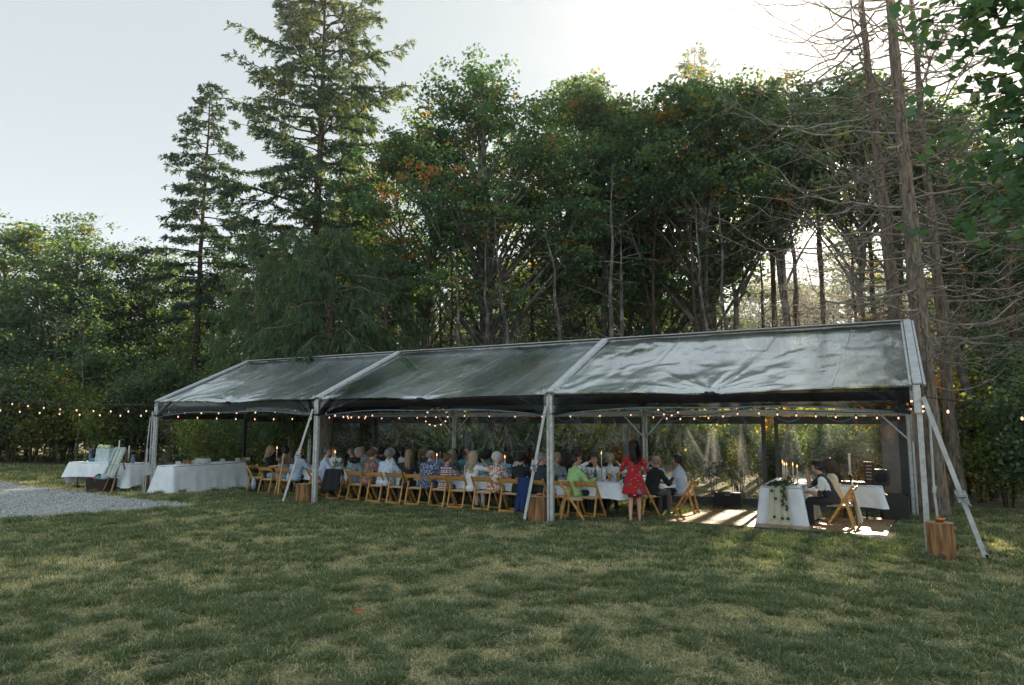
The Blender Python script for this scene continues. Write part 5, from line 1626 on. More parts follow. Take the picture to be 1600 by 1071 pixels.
# runner with leaves on the head table
M_RUNNER = principled('ivory_gauze', (.62, .60, .46), .9, var=.06, scale=12, bump=.3, bscale=200)
gh = gz((HY0 + HY1) / 2) + .79
def runner_mesh():
    V = []; F = []; k = 12; prof = []
    prof.append((HY1 - .1, gh + .012))
    prof.append((HY0 + .02, gh + .012)); 
    for t in np.linspace(0, 1, 14)[1:]:
        prof.append((HY0 - .022 - .13 * t ** 1.1, gh + .006 - t * (gh - gz(HY0) - .07)))
    for t in (.5, 1.0): prof.append((HY0 - .16 - .05 * t, gz(HY0) + .066))
    for j, (y, z) in enumerate(prof):
        for i in range(k + 1):
            u = i / k * 2 - 1
            tt = max(0, (j - 2) / 14)
            x = (HX0 + HX1) / 2 + u * (.17 + .04 * tt) - .03
            V.append((x, y - .018 * math.sin(i * 1.3 + j * .25) * tt - .01 * tt, z))
    for j in range(len(prof) - 1):
        for i in range(k): F.append((j * (k + 1) + i, j * (k + 1) + i + 1, (j + 1) * (k + 1) + i + 1, (j + 1) * (k + 1) + i))
    me = bpy.data.meshes.new('runner'); me.from_pydata(V, [], F); me.materials.append(M_RUNNER); me.polygons.foreach_set('use_smooth', [True] * len(F)); return me
ro = link('table_runner', runner_mesh()); tag(ro, 'ivory gauze runner with sprigs of ivy hanging down the front of the head table', 'runner')
leafm = bpy.data.meshes.new('ivy_leaf')
leafm.from_pydata([(0, 0, 0), (.5, .3, .03), (.42, .75, -.04), (0, 1.05, -.1), (-.42, .75, -.04), (-.5, .3, .03), (0, .45, .02)], [], [(0, 1, 6), (1, 2, 6), (2, 3, 6), (3, 4, 6), (4, 5, 6), (5, 0, 6)])
leafm.materials.append(M_GREENERY)
ivy = empty('ivy_garland', (0, 0, 0)); ivy.location = ((HX0 + HX1) / 2, HY0, gh)
tag(ivy, 'green ivy garland lying on the head table and trailing down its runner', 'garland')
r = np.random.default_rng(44)
stem = MB()
drops = [(-.10, .26), (.09, .22), (.11, .40), (-.11, .60), (.03, .62), (.12, .62), (0.0, .86), (.10, .45), (-.14, .12)]
for x, dz in drops:
    stem.tube([(x, -.05, 0.02), (x + .01, -.09 - dz * .12, -dz)], .0025, 4)
    link('leaf', leafm, ivy, (x, -.075 - dz * .15, -dz + .02), (R(75), r.normal(0, .3), r.uniform(-.6, .6)), (.065,) * 3)
for k in range(170):
    t = abs(r.normal(0, .45)); x = -.02 + r.normal(0, .085) + (-.22 if t < .2 and k % 3 == 0 else 0); y = min(1.7, t * 1.0) - .03
    z = .03 + abs(r.normal(0, .045))
    s = r.uniform(.04, .085)
    link('leaf', leafm, ivy, (x, y, z), (r.normal(0, .7), r.normal(0, .7), r.uniform(0, 6.28)), (s, s, s))
for k in range(14):
    s = .06; link('leaf', leafm, ivy, (.06 + r.normal(0, .025), -.06 - k * .006, .02 - k * .028), (R(70), r.normal(0, .5), r.uniform(-1, 1)), (s, s, s))
stem.build('stem', [M_GREENERY], ivy)

# ------------------------------------------------------------ tableware
def parts_of(name, defs):
    return [(nm, me) for nm, me in defs]
def mesh_of(nm, mat, fn, smooth=True):
    mb = MB(); fn(mb); return mb.mesh(nm, mat, smooth)
CANDLE = [('candle', mesh_of('candle', M_WAX, lambda m: m.lathe([(.012, .10), (.012, .36), (.008, .367)], n=8))),
          ('flame', mesh_of('flame', M_FLAME, lambda m: m.lathe([(.002, .37), (.009, .385), (.007, .405), (.001, .43)], n=8))),
          ('holder', mesh_of('holder', M_BRASS, lambda m: m.lathe([(.045, 0), (.045, .008), (.010, .02), (.010, .08), (.018, .09), (.016, .115)], n=10)))]
GLASSM = [('bowl', mesh_of('bowl', M_GLASS, lambda m: m.lathe([(.004, .075), (.030, .095), (.038, .13), (.034, .175)], n=12, cap=False))),
          ('stem', mesh_of('stem', M_GLASS, lambda m: m.lathe([(.034, 0), (.032, .004), (.004, .012), (.004, .078)], n=10)))]
TUMBLER = [('tumbler', mesh_of('tumbler', M_GLASS, lambda m: m.lathe([(.026, 0), (.033, .12)], n=12)))]
BEERM = [('beer', mesh_of('beer', M_BEER, lambda m: m.lathe([(.024, .006), (.033, .13)], n=12))), ('glass', mesh_of('glass', M_GLASS, lambda m: m.lathe([(.028, 0), (.037, .155)], n=12, cap=False)))]
BOTTLEM = [('bottle', mesh_of('bottle', M_BOTTLE, lambda m: m.lathe([(.035, 0), (.036, .17), (.030, .20), (.013, .235), (.012, .29), (.015, .30)], n=12)))]
PLATEM = [('plate', mesh_of('plate', M_CERAMIC, lambda m: m.lathe([(.06, 0), (.075, .004), (.125, .018), (.126, .021), (.07, .010)], n=18)))]
cnt_item = {}
def item(name, parts, x, y, z, lb, cat, group=None, s=1.0, rz=0.0, hscale=None):
    key = name
    if len(parts) == 1:
        o = link(name, parts[0][1], None, (x, y, z), (0, 0, rz), (s, s, hscale or s))
        return tag(o, lb, cat, group)
    e = empty(name, (x, y, z), rz); e.scale = (s, s, hscale or s)
    for nm, me in parts: link(nm, me, e)
    return tag(e, lb, cat, group)

r = np.random.default_rng(7)
for i, (a, b_) in enumerate(LONG):
    n_ = 4
    for k in range(n_):
        x = a + (b_ - a) * (k + .5) / n_
        for yy, side in ((13.28, 'near'), (13.70, 'far')):
            z = gz(13.5) + TBL_Z
            item('plate', PLATEM, x, yy, z, 'white dinner plate on the long front row', 'plate', 'plates on the long front row')
            item('wine_glass', GLASSM, x + .17, yy + (.08 if yy < 13.5 else -.08), z, 'stemmed glass on the long front row', 'glass', 'stemmed glasses on the long front row', 1.1)
            if k % 2 == 0: item('tumbler', TUMBLER, x + .25, yy + (.04 if yy < 13.5 else -.1), z, 'water tumbler on the long front row', 'glass', 'tumblers on the long front row')
# candles where the photo shows them
for (px, Y, lb) in [(527, 13.5, 'lit candle between the two men in pale shirts at the left of the front row'), (684, 13.5, 'lit candle between the navy print shirt and the plaid shirt'),
                    (789, 13.5, 'lit candle between the floral blouse and the dark haired woman in black'), (497, 15.6, 'tall lit candle just right of the second tent leg'),
                    (437, 14.6, 'lit candle behind the blonde woman at the far left'), (470, 13.6, 'lit candle left of the second tent leg'), (611, 15.8, 'small flame behind the white haired guests in the middle')]:
    x = xat(px, Y)
    item('table_candle', CANDLE, x, Y, gz(Y) + TBL_Z - .02, lb, 'candle', 'lit candles on the tables', 1.15 if Y < 14 else 1.25)
CEN = [('vase', mesh_of('vase', M_CERAMIC, lambda m: m.lathe([(.04, 0), (.055, .05), (.035, .10)], n=12)))]
def posy(x, y, z, lb, seed, s=1.0):
    rr = np.random.default_rng(seed); e = empty('flower_arrangement', (x, y, z))
    link('vase', CEN[0][1], e)
    P = rr.normal(0, 1, (150, 3)) * np.array([.10, .07, .05]) * s + np.array([0, 0, .13])
    LV, LF = leaves_np(P, rr.uniform(.03, .06, 150), rr)
    link('foliage', np_mesh('foliage', LV, LF, [M_GREENERY]), e)
    tag(e, lb, 'flowers', 'small green posies on the tables')
for i, (px, Y, lb) in enumerate([(535, 13.5, 'green posy beside the candle at the left of the front row'), (625, 13.5, 'green posy behind the blonde woman in black'),
                                 (715, 13.5, 'green posy before the smiling woman with long grey hair'), (800, 13.5, 'green posy beside the candle right of the floral blouse'),
                                 (905, 13.5, 'green sprigs on the table of the man in the dark tie')]):
    posy(xat(px, Y), Y, gz(Y) + TBL_Z, lb, 60 + i)
z = gz(13.5) + TBL_Z
for k, (px, Y) in enumerate([(950, 13.35), (963, 13.4)]):
    item('beer_glass', BEERM, xat(px, Y), Y, z, ['pint of lager on the table, left one of two', 'pint of lager on the table, right one of two'][k], 'glass', 'pints of lager', 1.25)
for k, (px, Y, s) in enumerate([(906, 13.4, 1.2), (912, 13.3, 1.15), (919, 13.6, 1.2), (925, 13.35, 1.1), (932, 13.7, 1.2), (940, 13.35, 1.1), (957, 13.6, 1.15), (972, 13.3, 1.1), (978, 13.5, 1.1)]):
    item('wine_glass', GLASSM, xat(px, Y), Y, z, 'stemmed glass on the table of the man in the dark tie', 'glass', 'stemmed glasses before the man in the dark tie', s)
item('wine_bottle', BOTTLEM, xat(928, 13.4), 13.4, z, 'dark bottle standing before the man in the dark tie', 'bottle')
TALLC = [CANDLE[0], CANDLE[1], ('holder', mesh_of('holder', M_BRASS, lambda m: m.lathe([(.03, -.18), (.012, -.16), (.014, -.1), (.010, -.05), (.016, .0), (.011, .05), (.02, .09), (.016, .115)], n=10)))]
item('table_candle', TALLC, xat(938, 13.45), 13.45, z + .18, 'tall lit candle in a turned brass holder before the man in the dark tie', 'candle', None, 1.0)
for k, (px, Y) in enumerate([(973, 13.15), (985, 13.5), (1032, 15.2)]):
    item('navy_glass', [('glass', mesh_of('glass', M_NAVYGLASS, lambda m: m.lathe([(.03, 0), (.04, .13)], n=12)))], xat(px, Y), Y, z - (.03 if Y > 15 else 0), ['dark blue goblet left of the red dress', 'dark blue goblet hidden half behind the red dress', 'dark blue goblet before the bearded man'][k], 'glass')
# head table
def hz_(y): return gh + .008
for k, (dx, y, hs_, lb) in enumerate([(.02, 14.35, 1.45, 'first candle of the head table, tallest, nearest its front edge'), (-.02, 14.75, 1.25, 'second candle of the head table'), (.08, 15.0, 1.2, 'third candle of the head table'),
                                      (.22, 14.75, 1.25, 'fourth candle of the head table, alone in the middle'), (.33, 15.0, 1.1, 'shortest candle of the head table, at its right')]):
    px_ = xat([1217, 1219.5, 1223, 1232.5, 1239][k], y)
    item('table_candle', CANDLE, px_, y, gh, lb, 'candle', 'candles of the head table', 1.0, hscale=hs_ * .82)
for k, (px, y) in enumerate([(1232, 14.4), (1236, 14.9), (1242, 15.2), (1246, 14.6), (1250, 15.3), (1253, 14.9), (1258, 15.0), (1262, 15.2)]):
    item('wine_glass', GLASSM, xat(px, y), y, gh, 'clear stemmed glass on the head table', 'glass', 'glasses of the head table', 1.05)
item('plate', PLATEM, xat(1252, 14.5), 14.5, gh, 'white plate in front of the groom', 'plate')
item('plate', PLATEM, xat(1262, 15.3), 15.3, gh, 'white plate in front of the bride', 'plate')

# buffet
zb = gz(13) + TBL_Z
card = MB(); card.box((0, 0, .055), (.012, .15, .11)); CARD = card.mesh('place_card', M_CERAMIC)
for k, (px, lb) in enumerate([(286, 'first white card from the left on the buffet'), (311, 'white card left of the salad bowl'), (333, 'white card right of the salad bowl'), (354, 'white card alone in the middle of the buffet'), (377, 'white card left of the bread at the right of the buffet'), (393, 'last white card on the right of the buffet')]):
    # along the table: X fixed, Y from the column
    X = -17.35; l_ = (px - 800) / 1056.0; Yc = X * (l_ * SY + CY) / (l_ * CY - SY)
    o = link('place_card', CARD, None, (X, Yc, zb), (0, -.2, 0)); tag(o, lb, 'card', 'white cards on the buffet')
def ycol(px, X): l_ = (px - 800) / 1056.0; return X * (l_ * SY + CY) / (l_ * CY - SY)
e = empty('salad_bowl', (-17.45, ycol(323, -17.45), zb)); mb = MB(); mb.lathe([(.09, 0), (.17, .03), (.22, .13), (.23, .15), (.19, .12)], n=20); mb.build('bowl', [M_CERAMIC], e, smooth=True)
rr = np.random.default_rng(4); P = rr.normal(0, 1, (160, 3)) * np.array([.08, .08, .02]) + np.array([0, 0, .15]); LV, LF = leaves_np(P, rr.uniform(.04, .08, 160), rr); link('salad', np_mesh('salad', LV, LF, [M_UNDER], attr=np.full(len(LV), .6)), e)
tag(e, 'white bowl heaped with green salad on the buffet', 'bowl')
M_BREAD = principled('bread_crust', (.40, .21, .09), .8, var=.3, scale=20)
for k, (px, lb) in enumerate([(300, 'platter of bread left of the salad bowl'), (386, 'platter of bread at the right of the buffet')]):
    X = -17.45; e = empty('bread_platter', (X, ycol(px, X), zb)); mb = MB(); mb.lathe([(.16, 0), (.2, .02), (.21, .025), (.16, .012)], n=18); mb.build('platter', [M_CERAMIC], e, smooth=True)
    for q in range(7):
        a = q * 2.4; mb = MB(); mb.ell((0, 0, 0), (.065, .04, .032), 8, 6); mb.build('roll', [M_BREAD], e, smooth=True, loc=(.09 * math.cos(a) * (q > 0), .09 * math.sin(a) * (q > 0), .05 + .03 * (q < 3)), rot=(0, 0, a))
    tag(e, lb, 'platter', 'platters of bread on the buffet')

# gift table things
gt = Vector(gift_t.location); grot = R(6)
def gpos(u, v=0.0, h=TBL_Z):
    p = Vector((u, v, 0)); p.rotate(Euler((0, 0, grot))); return gt + p + Vector((0, 0, h))
M_BAG = principled('gift_bag_paper', (.50, .60, .63), .7, var=.12, scale=14)
M_TISSUE = principled('tissue_paper', (.42, .52, .22), .9, var=.15)
M_TISSUEW = principled('white_tissue', (.68, .70, .66), .9)
e = empty('gift_bag', gpos(-.12, -.05), grot)
mb = MB(); w, d, h = .27, .12, .40
mb.add([(-w, -d, 0), (w, -d, 0), (w, d, 0), (-w, d, 0), (-w * 1.02, -d * .8, h), (w * 1.02, -d * .8, h), (w * 1.02, d * .8, h), (-w * 1.02, d * .8, h)], [(0, 3, 2, 1), (0, 1, 5, 4), (1, 2, 6, 5), (2, 3, 7, 6), (3, 0, 4, 7)])
mb.build('bag', [M_BAG], e)
mb = MB(); mb.tube([(-.09, -.1, h), (-.07, -.12, h - .03), (0, -.125, h - .10), (.07, -.12, h - .03), (.09, -.1, h)], .005, 5); mb.build('handle', [M_CERAMIC], e)
rr = np.random.default_rng(12)
for q, m_ in ((0, M_TISSUE), (1, M_TISSUEW), (2, M_TISSUE)):
    mb = MB(); V = []; k = 9
    for j in range(4):
        for i in range(k): V.append(((i / (k - 1) - .5) * .5, (j - 1.5) * .06 + rr.normal(0, .01), h - .03 + .05 * rr.random() + .06 * (j in (1, 2)) + .04 * math.sin(i * 2.2 + q * 2)))
    mb.add(V, [(j * k + i, j * k + i + 1, (j + 1) * k + i + 1, (j + 1) * k + i) for j in range(3) for i in range(k - 1)])
    mb.build('tissue', [m_], e)
tag(e, 'large pale blue gift bag with green tissue paper on the gift table', 'gift bag')
item('wine_bottle', BOTTLEM, *gpos(-.98, -.05), 'green bottle at the left end of the gift table', 'bottle', None, 1.0)
mb = MB(); mb.lathe([(.06, 0), (.07, .10), (.06, .22), (.045, .24), (.05, .27), (.07, .36), (.03, .40)], n=14)
o = mb.build('lantern', [M_NAVYGLASS], smooth=True, loc=gpos(-.80, 0)); tag(o, 'tall dark blue glass lantern left of the gift bag', 'lantern')
M_TEAL = principled('teal_box', (.05, .20, .22), .6)
for k, (u, s, m_, lb) in enumerate([(-.62, (.30, .2, .10), M_TEAL, 'teal gift box left of the gift bag'), (-.40, (.2, .22, .13), M_BAG, 'pale blue gift box touching the gift bag'), (-.42, (.16, .14, .05), M_TISSUEW, 'small white packet lying on the pale blue gift box')]):
    mb = MB(); mb.box((0, 0, s[2] / 2), s); mb.box((0, 0, s[2] - .012), (s[0] + .012, s[1] + .012, .03)); mb.bar((-s[0] / 2, 0, s[2] + .005), (s[0] / 2, 0, s[2] + .005), .02, .004)
    o = mb.build('gift_box', [m_], loc=gpos(u, .02) + Vector((0, 0, .136 if k == 2 else 0)), rot=(0, 0, grot + .2 * k)); tag(o, lb, 'box')
for k, (u, hh, lb) in enumerate([(.36, 1.5, 'tall white candle in brass holder on the gift table'), (.78, 1.15, 'shorter white candle beside the window frame on the gift table')]):
    e = empty('table_candle', gpos(u, 0)); e.scale = (1.6, 1.6, hh * 1.15); link('candle', CANDLE[0][1], e); link('holder', CANDLE[2][1], e); tag(e, lb, 'candle')
mb = MB(); mb.lathe([(.06, 0), (.075, .12), (.07, .12)], n=14); e = mb.build('card_jar', [M_CERAMIC], smooth=True, loc=gpos(.56, -.1)); tag(e, 'small white pot with twigs on the gift table', 'pot')
mb = MB()
for q in range(9): a = q * 2.4; mb.tube([(0, 0, .08), (.05 * math.cos(a), .05 * math.sin(a), .22 + .02 * (q % 3))], .006, 5)
mb.build('twigs', [M_BRASS], e)
for k, (u, v, s, lb) in enumerate([(.70, -.2, 1, 'brown cone heap on the gift table'), (.92, -.15, .8, 'brown cone heap by the window frame')]):
    mb = MB()
    for q in range(12): a = q * 2.4; mb.ell((.05 * math.sqrt(q / 4) * math.cos(a), .05 * math.sqrt(q / 4) * math.sin(a), .03 + .02 * (q % 3)), (.022, .018, .03), 6, 5)
    o = mb.build('pine_cones', [M_DARKWOOD], loc=gpos(u, v)); tag(o, lb, 'pine cones')
mb = MB(); mb.lathe([(.05, 0), (.05, .14), (.028, .18), (.028, .22), (.034, .24)], n=14); o = mb.build('blue_bottle', [principled('periwinkle_glass', (.18, .26, .50), .3)], smooth=True, loc=gpos(1.08, -.1)); tag(o, 'periwinkle blue bottle at the right end of the gift table', 'bottle')

# easel with an old window as a seating chart
ex, ey = -18.62, 11.05
e = empty('easel', (ex, ey, gz(ey)), R(0))
for (p, q, nm) in (((-.20, -.08, 0), (-.06, .24, 1.0), 'leg'), ((.20, -.08, 0), (.06, .24, 1.0), 'leg'), ((0, .60, 0), (0, .26, 1.0), 'leg')):
    mb = MB(); mb.bar(p, q, .035, .025); mb.build(nm, [M_PALETIMBER], e)
mb = MB(); mb.bar((-.25, .045, .46), (.25, .045, .46), .09, .025); mb.build('ledge', [M_PALETIMBER], e)
tag(e, 'small wooden easel holding an old window, right of the basket', 'easel')
M_FRAMEP = principled('chalky_teal_frame', (.42, .56, .56), .8, var=.15, bump=.2)
M_CHART = principled('seating_chart_paper', (.52, .56, .50), .8, var=.06)
M_INK = principled('pen_ink', (.05, .055, .05), .8)
e = empty('window_frame_sign', (ex, ey - .09, gz(ey)), R(0))
tilt = R(-22)
wn_ = empty('tmp', (0, 0, 0)); bpy.data.objects.remove(wn_)
def wp(x, z, off=0.0): return (x, .05 + (z) * math.sin(-tilt) + off * -1, .50 + z * math.cos(tilt))
W2, H2 = .25, .86
for a, b_ in (((-W2, 0), (W2, 0)), ((-W2, H2), (W2, H2)), ((-W2, 0), (-W2, H2)), ((W2, 0), (W2, H2))):
    mb = MB(); mb.bar(wp(*a), wp(*b_), .06, .05, (0, 1, 0)); mb.build('frame', [M_FRAMEP], e)
mb = MB(); mb.add([wp(-W2, 0, -.005), wp(W2, 0, -.005), wp(W2, H2, -.005), wp(-W2, H2, -.005)], [(0, 1, 2, 3)]); mb.build('pane', [M_CHART], e)
for x in (0.0,):
    mb = MB(); mb.bar(wp(x, .04, .012), wp(x, H2 - .04, .012), .008, .008, (0, 1, 0)); mb.bar(wp(-W2 + .03, .34, .012), wp(W2 - .03, .34, .012), .008, .008); mb.bar(wp(-W2 + .03, .24, .012), wp(W2 - .03, .24, .012), .006, .006); mb.bar(wp(-.18, .05, .012), wp(-.18, H2 - .05, .012), .006, .006, (0, 1, 0)); mb.bar(wp(.18, .05, .012), wp(.18, H2 - .05, .012), .006, .006, (0, 1, 0))
    mb.build('glazing_bars', [M_INK], e)
e.scale = (.86, .86, .92); tag(e, 'old window frame with a handwritten chart leaning on the easel', 'sign')
# basket of flip flops and shawls
bx, by = -19.2, 11.15
e = empty('basket', (bx, by, gz(by)), R(8)); M_WICKER = principled('dark_wicker', (.05, .035, .028), .85, var=.4, scale=50, bump=.8, bscale=90)
mb = MB(); w, d, h = .38, .18, .36
for (x0_, y0_, x1_, y1_) in ((-w, -d, w, -d), (w, -d, w, d), (w, d, -w, d), (-w, d, -w, -d)):
    mb.add([(x0_ * .93, y0_ * .93, 0), (x1_ * .93, y1_ * .93, 0), (x1_, y1_, h), (x0_, y0_, h)], [(0, 1, 2, 3)])
mb.add([(-w * .93, -d * .93, .01), (w * .93, -d * .93, .01), (w * .93, d * .93, .01), (-w * .93, d * .93, .01)], [(0, 1, 2, 3)])
mb.build('basket', [M_WICKER], e)
mb = MB()
for k in range(9):
    z_ = .03 + k * .04; f_ = .935 + .065 * z_ / h
    mb.tube([(-w * f_, -d * f_ - .004, z_), (w * f_, -d * f_ - .004, z_), (w * f_ + .004, d * f_, z_), (-w * f_ - .004, d * f_, z_), (-w * f_, -d * f_ - .004, z_)], .009, 5, False)
mb.build('weave', [M_WICKER], e); tag(e, 'dark wicker basket on the grass in front of the gift table', 'basket')
def crumple(name, c, s, mat, lb, seed, cat='cloth'):
    rr = np.random.default_rng(seed); bm = bmesh.new(); bmesh.ops.create_icosphere(bm, subdivisions=3, radius=1)
    for v in bm.verts:
        nn = noise.noise(v.co * 2.2 + Vector((seed, 0, 0))) * .35 + noise.noise(v.co * 5 + Vector((0, seed, 0))) * .15
        v.co = Vector((v.co.x * s[0], v.co.y * s[1], v.co.z * s[2])) * (1 + nn)
    me = bpy.data.meshes.new(name); bm.to_mesh(me); bm.free(); me.materials.append(mat); me.polygons.foreach_set('use_smooth', [True] * len(me.polygons))
    o = link(name, me, None, c); return tag(o, lb, cat)
zb_ = gz(by) + .36
crumple('folded_shawl', (bx + .02, by - .06, zb_ - .02), (.12, .12, .10), principled('turquoise_knit', (.03, .30, .32), .9), 'turquoise shawl spilling over the basket edge', 1)
crumple('folded_shawl', (bx + .20, by, zb_ + .05), (.14, .11, .12), principled('pale_blue_knit', (.45, .55, .70), .9), 'pale blue shawl at the right of the basket', 2)
crumple('folded_shawl', (bx - .20, by, zb_), (.14, .1, .07), principled('pink_knit', (.45, .08, .13), .9), 'pink cloth at the left of the basket', 3)
crumple('folded_shawl', (bx + .17, by - .1, zb_ - .01), (.07, .05, .03), principled('orange_knit', (.6, .22, .05), .9), 'orange cloth on the rim of the basket', 4)
crumple('folded_shawl', (bx - .24, by + .06, zb_ + .05), (.10, .08, .06), M_DARKFABRIC, 'black bundle at the back left of the basket', 5)
crumple('folded_shawl', (bx - .50, by - .02, gz(by) + .09), (.14, .1, .09), principled('sage_paper', (.36, .42, .38), .9), 'grey green paper bag slumped left of the basket', 6, 'bag')

# stumps
M_STUMPSIDE = principled('peeled_log', (.30, .155, .06), .75, var=.35, scale=7, stretch=(3, 3, .35), bump=.4, bscale=30)
M_STUMPTOP = principled('sawn_end', (.45, .30, .16), .8, var=.2, scale=12)
M_COPPER = principled('copper', (.55, .20, .08), .3, .9)
def stump(x, y, rad, h, seed, lb, side=M_STUMPSIDE, bowl=None):
    rr = np.random.default_rng(seed); e = empty('log_stump', (x, y, gz(y)), rr.uniform(0, 6)); mb = MB(); n_ = 28; rows = 9
    ph = rr.uniform(0, 6.28, 4)
    V = []
    for j in range(rows + 1):
        for i in range(n_):
            a = 2 * math.pi * i / n_; q = rad * (1 + .035 * math.sin(2 * a + ph[0]) + .03 * math.sin(5 * a + ph[1]) + .012 * math.sin(13 * a + ph[2]) + .03 * math.sin(j * .7 + ph[3]) * math.cos(a)) * (1 + .05 * (1 - j / rows))
            V.append((q * math.cos(a), q * math.sin(a), h * j / rows - .02 * (j == 0)))
    F = [(j * n_ + i, j * n_ + (i + 1) % n_, (j + 1) * n_ + (i + 1) % n_, (j + 1) * n_ + i) for j in range(rows) for i in range(n_)]
    mb.add(V, F); mb.build('log', [side], e, smooth=True)
    mb = MB(); mb.add([V[rows * n_ + i] for i in range(n_)] + [(0, 0, h + .003)], [(i, (i + 1) % n_, n_) for i in range(n_)]); mb.build('sawn_top', [M_STUMPTOP], e)
    return tag(e, lb, 'stump')
def knots(e, specs, rad, h):
    rz = e.rotation_euler.z
    for a, z_, s in specs:
        aa = R(a) - rz; mb = MB(); c = Vector((math.cos(aa) * rad * 1.0, math.sin(aa) * rad * 1.0, z_ * h)); mb.tube([c * .9 + Vector((0, 0, z_ * h * .1)), Vector((math.cos(aa) * (rad + s * .7), math.sin(aa) * (rad + s * .7), z_ * h + .01))], [s, s * .7], 9)
        mb.build('knot', [M_DARKWOOD if z_ < .4 else M_STUMPTOP], e, smooth=False)
s3 = stump(.55, 11.52, .17, .52, 1, 'peeled log stump with a copper bowl, by the right end leg of the tent')
knots(s3, [(0, .85, .035), (-3, .35, .035), (190, .65, .03), (265, .12, .055)], .17, .52)
s2 = stump(-6.02, 11.93, .20, .50, 2, 'wide peeled log stump with a small copper cup, beside the third tent leg')
s1 = stump(-12.1, 11.75, .18, .48, 3, 'pale split log stump at the foot of the second tent leg')
s0 = stump(-18.45, 12.1, .17, .42, 4, 'dark barked log stump at the right end of the gift table', side=principled('barked_log', (.13, .075, .04), .9, var=.4, scale=6, stretch=(3, 3, .3), bump=.7, bscale=25))
COPPER = mesh_of('copper_bowl', M_COPPER, lambda m: m.lathe([(.035, 0), (.055, .02), (.065, .06), (.062, .06), (.05, .02)], n=16))
o = link('copper_bowl', COPPER, None, (.55, 11.52, .523 + gz(11.5)), None, (1.05, 1.05, 1.1)); tag(o, 'copper bowl on the right end stump', 'bowl')
o = link('copper_bowl', COPPER, None, (-6.0, 11.93, .503), None, (.9, .9, .9)); tag(o, 'small copper cup on the stump beside the third tent leg', 'bowl')

# sound gear
def speaker_box(name, x, y, w, d, h, rz, lb, tilt=0, z=0.0):
    e = empty(name, (x, y, gz(y) + z), rz)
    mb = MB(); mb.box((0, 0, h / 2), (w, d, h), (tilt, 0, 0)); mb.build('cabinet', [M_BLACKPLASTIC], e, bevel=.02)
    return tag(e, lb, 'speaker')
e = empty('stage_monitor', (-3.55, 17.25, gz(17.25)), R(10))
mb = MB(); w = .33
mb.add([(-w, -.22, 0), (w, -.22, 0), (w, .22, 0), (-w, .22, 0), (-w * .95, -.12, .40), (w * .95, -.12, .40), (w * .95, .18, .40), (-w * .95, .18, .40)], [(0, 3, 2, 1), (0, 1, 5, 4), (1, 2, 6, 5), (2, 3, 7, 6), (3, 0, 4, 7), (4, 5, 6, 7)]); mb.build('cabinet', [M_BLACKPLASTIC], e, bevel=.02)
mb = MB(); mb.add([(-w * .9, -.212, .04), (w * .9, -.212, .04), (w * .86, -.135, .36), (-w * .86, -.135, .36)], [(0, 1, 2, 3)]); mb.build('grille', [M_DARKFABRIC], e)
mb = MB(); mb.box((0, -.15, .345), (.12, .006, .03), (.25, 0, 0)); mb.build('badge', [principled('badge_blue', (.15, .35, .5), .5)], e)
tag(e, 'black wedge monitor speaker on the grass by the clear wall, left of the head table', 'speaker')
sb = speaker_box('equipment_case', .0, 16.75, .52, .5, .56, R(4), 'large black equipment case right of the sound desk, at the corner of the dance floor'); sb['category'] = 'case'
mb = MB()
for q in (-1, 1): mb.box((q * .18, -.255, .3), (.1, .01, .04)); mb.box((q * .24, 0, .57), (.02, .5, .02))
mb.build('latches', [M_LEG], sb)
sb = speaker_box('desk_speaker', xat(1368, 16.5), 16.5, .32, .26, .33, R(-5), 'black speaker standing on the right of the sound desk', z=TBL_Z)
mb = MB(); mb.lathe([(.12, 0), (.1, .01), (.03, .02)], n=18); g_ = mb.build('cone', [M_DARKFABRIC], sb, loc=(0, -.14, .15), rot=(R(90), 0, 0))
e = empty('desk_sign', (xat(1350, 16.45), 16.45, gz(16.45) + TBL_Z), R(-8)); mb = MB(); mb.box((0, 0, .24), (.2, .06, .48)); mb.build('board', [M_DARKWOOD], e, bevel=.004)
mb = MB()
for q in range(5): mb.box((0, -.032, .40 - q * .07), (.12 - .02 * (q % 2), .004, .012))
mb.build('lettering', [M_TISSUEW], e); tag(e, 'upright dark wooden box with pale markings on the sound desk', 'box')
e = empty('mixing_console', (xat(1325, 16.4), 16.4, gz(16.4) + TBL_Z), 0); mb = MB(); mb.box((0, 0, .03), (.5, .3, .06)); mb.build('body', [M_BLACKPLASTIC], e, bevel=.008)
mb = MB()
for q in range(10):
    for w_ in range(3): mb.lathe([(.008, 0), (.008, .015)], (-.2 + q * .044, -.1 + w_ * .08, .06), 6)
mb.build('knobs', [M_LEG], e); tag(e, 'low black mixing console on the sound desk', 'mixer')
e = empty('table_candle', (xat(1320, 16.5), 16.55, gz(16.5) + TBL_Z)); e.scale = (1.9, 1.9, 1.75); link('candle', CANDLE[0][1], e); mb = MB(); mb.lathe([(.03, 0), (.01, .02), (.01, .08), (.018, .11)], n=8); mb.build('holder', [M_LEG], e); tag(e, 'unlit white candle in a black holder on the sound desk', 'candle')
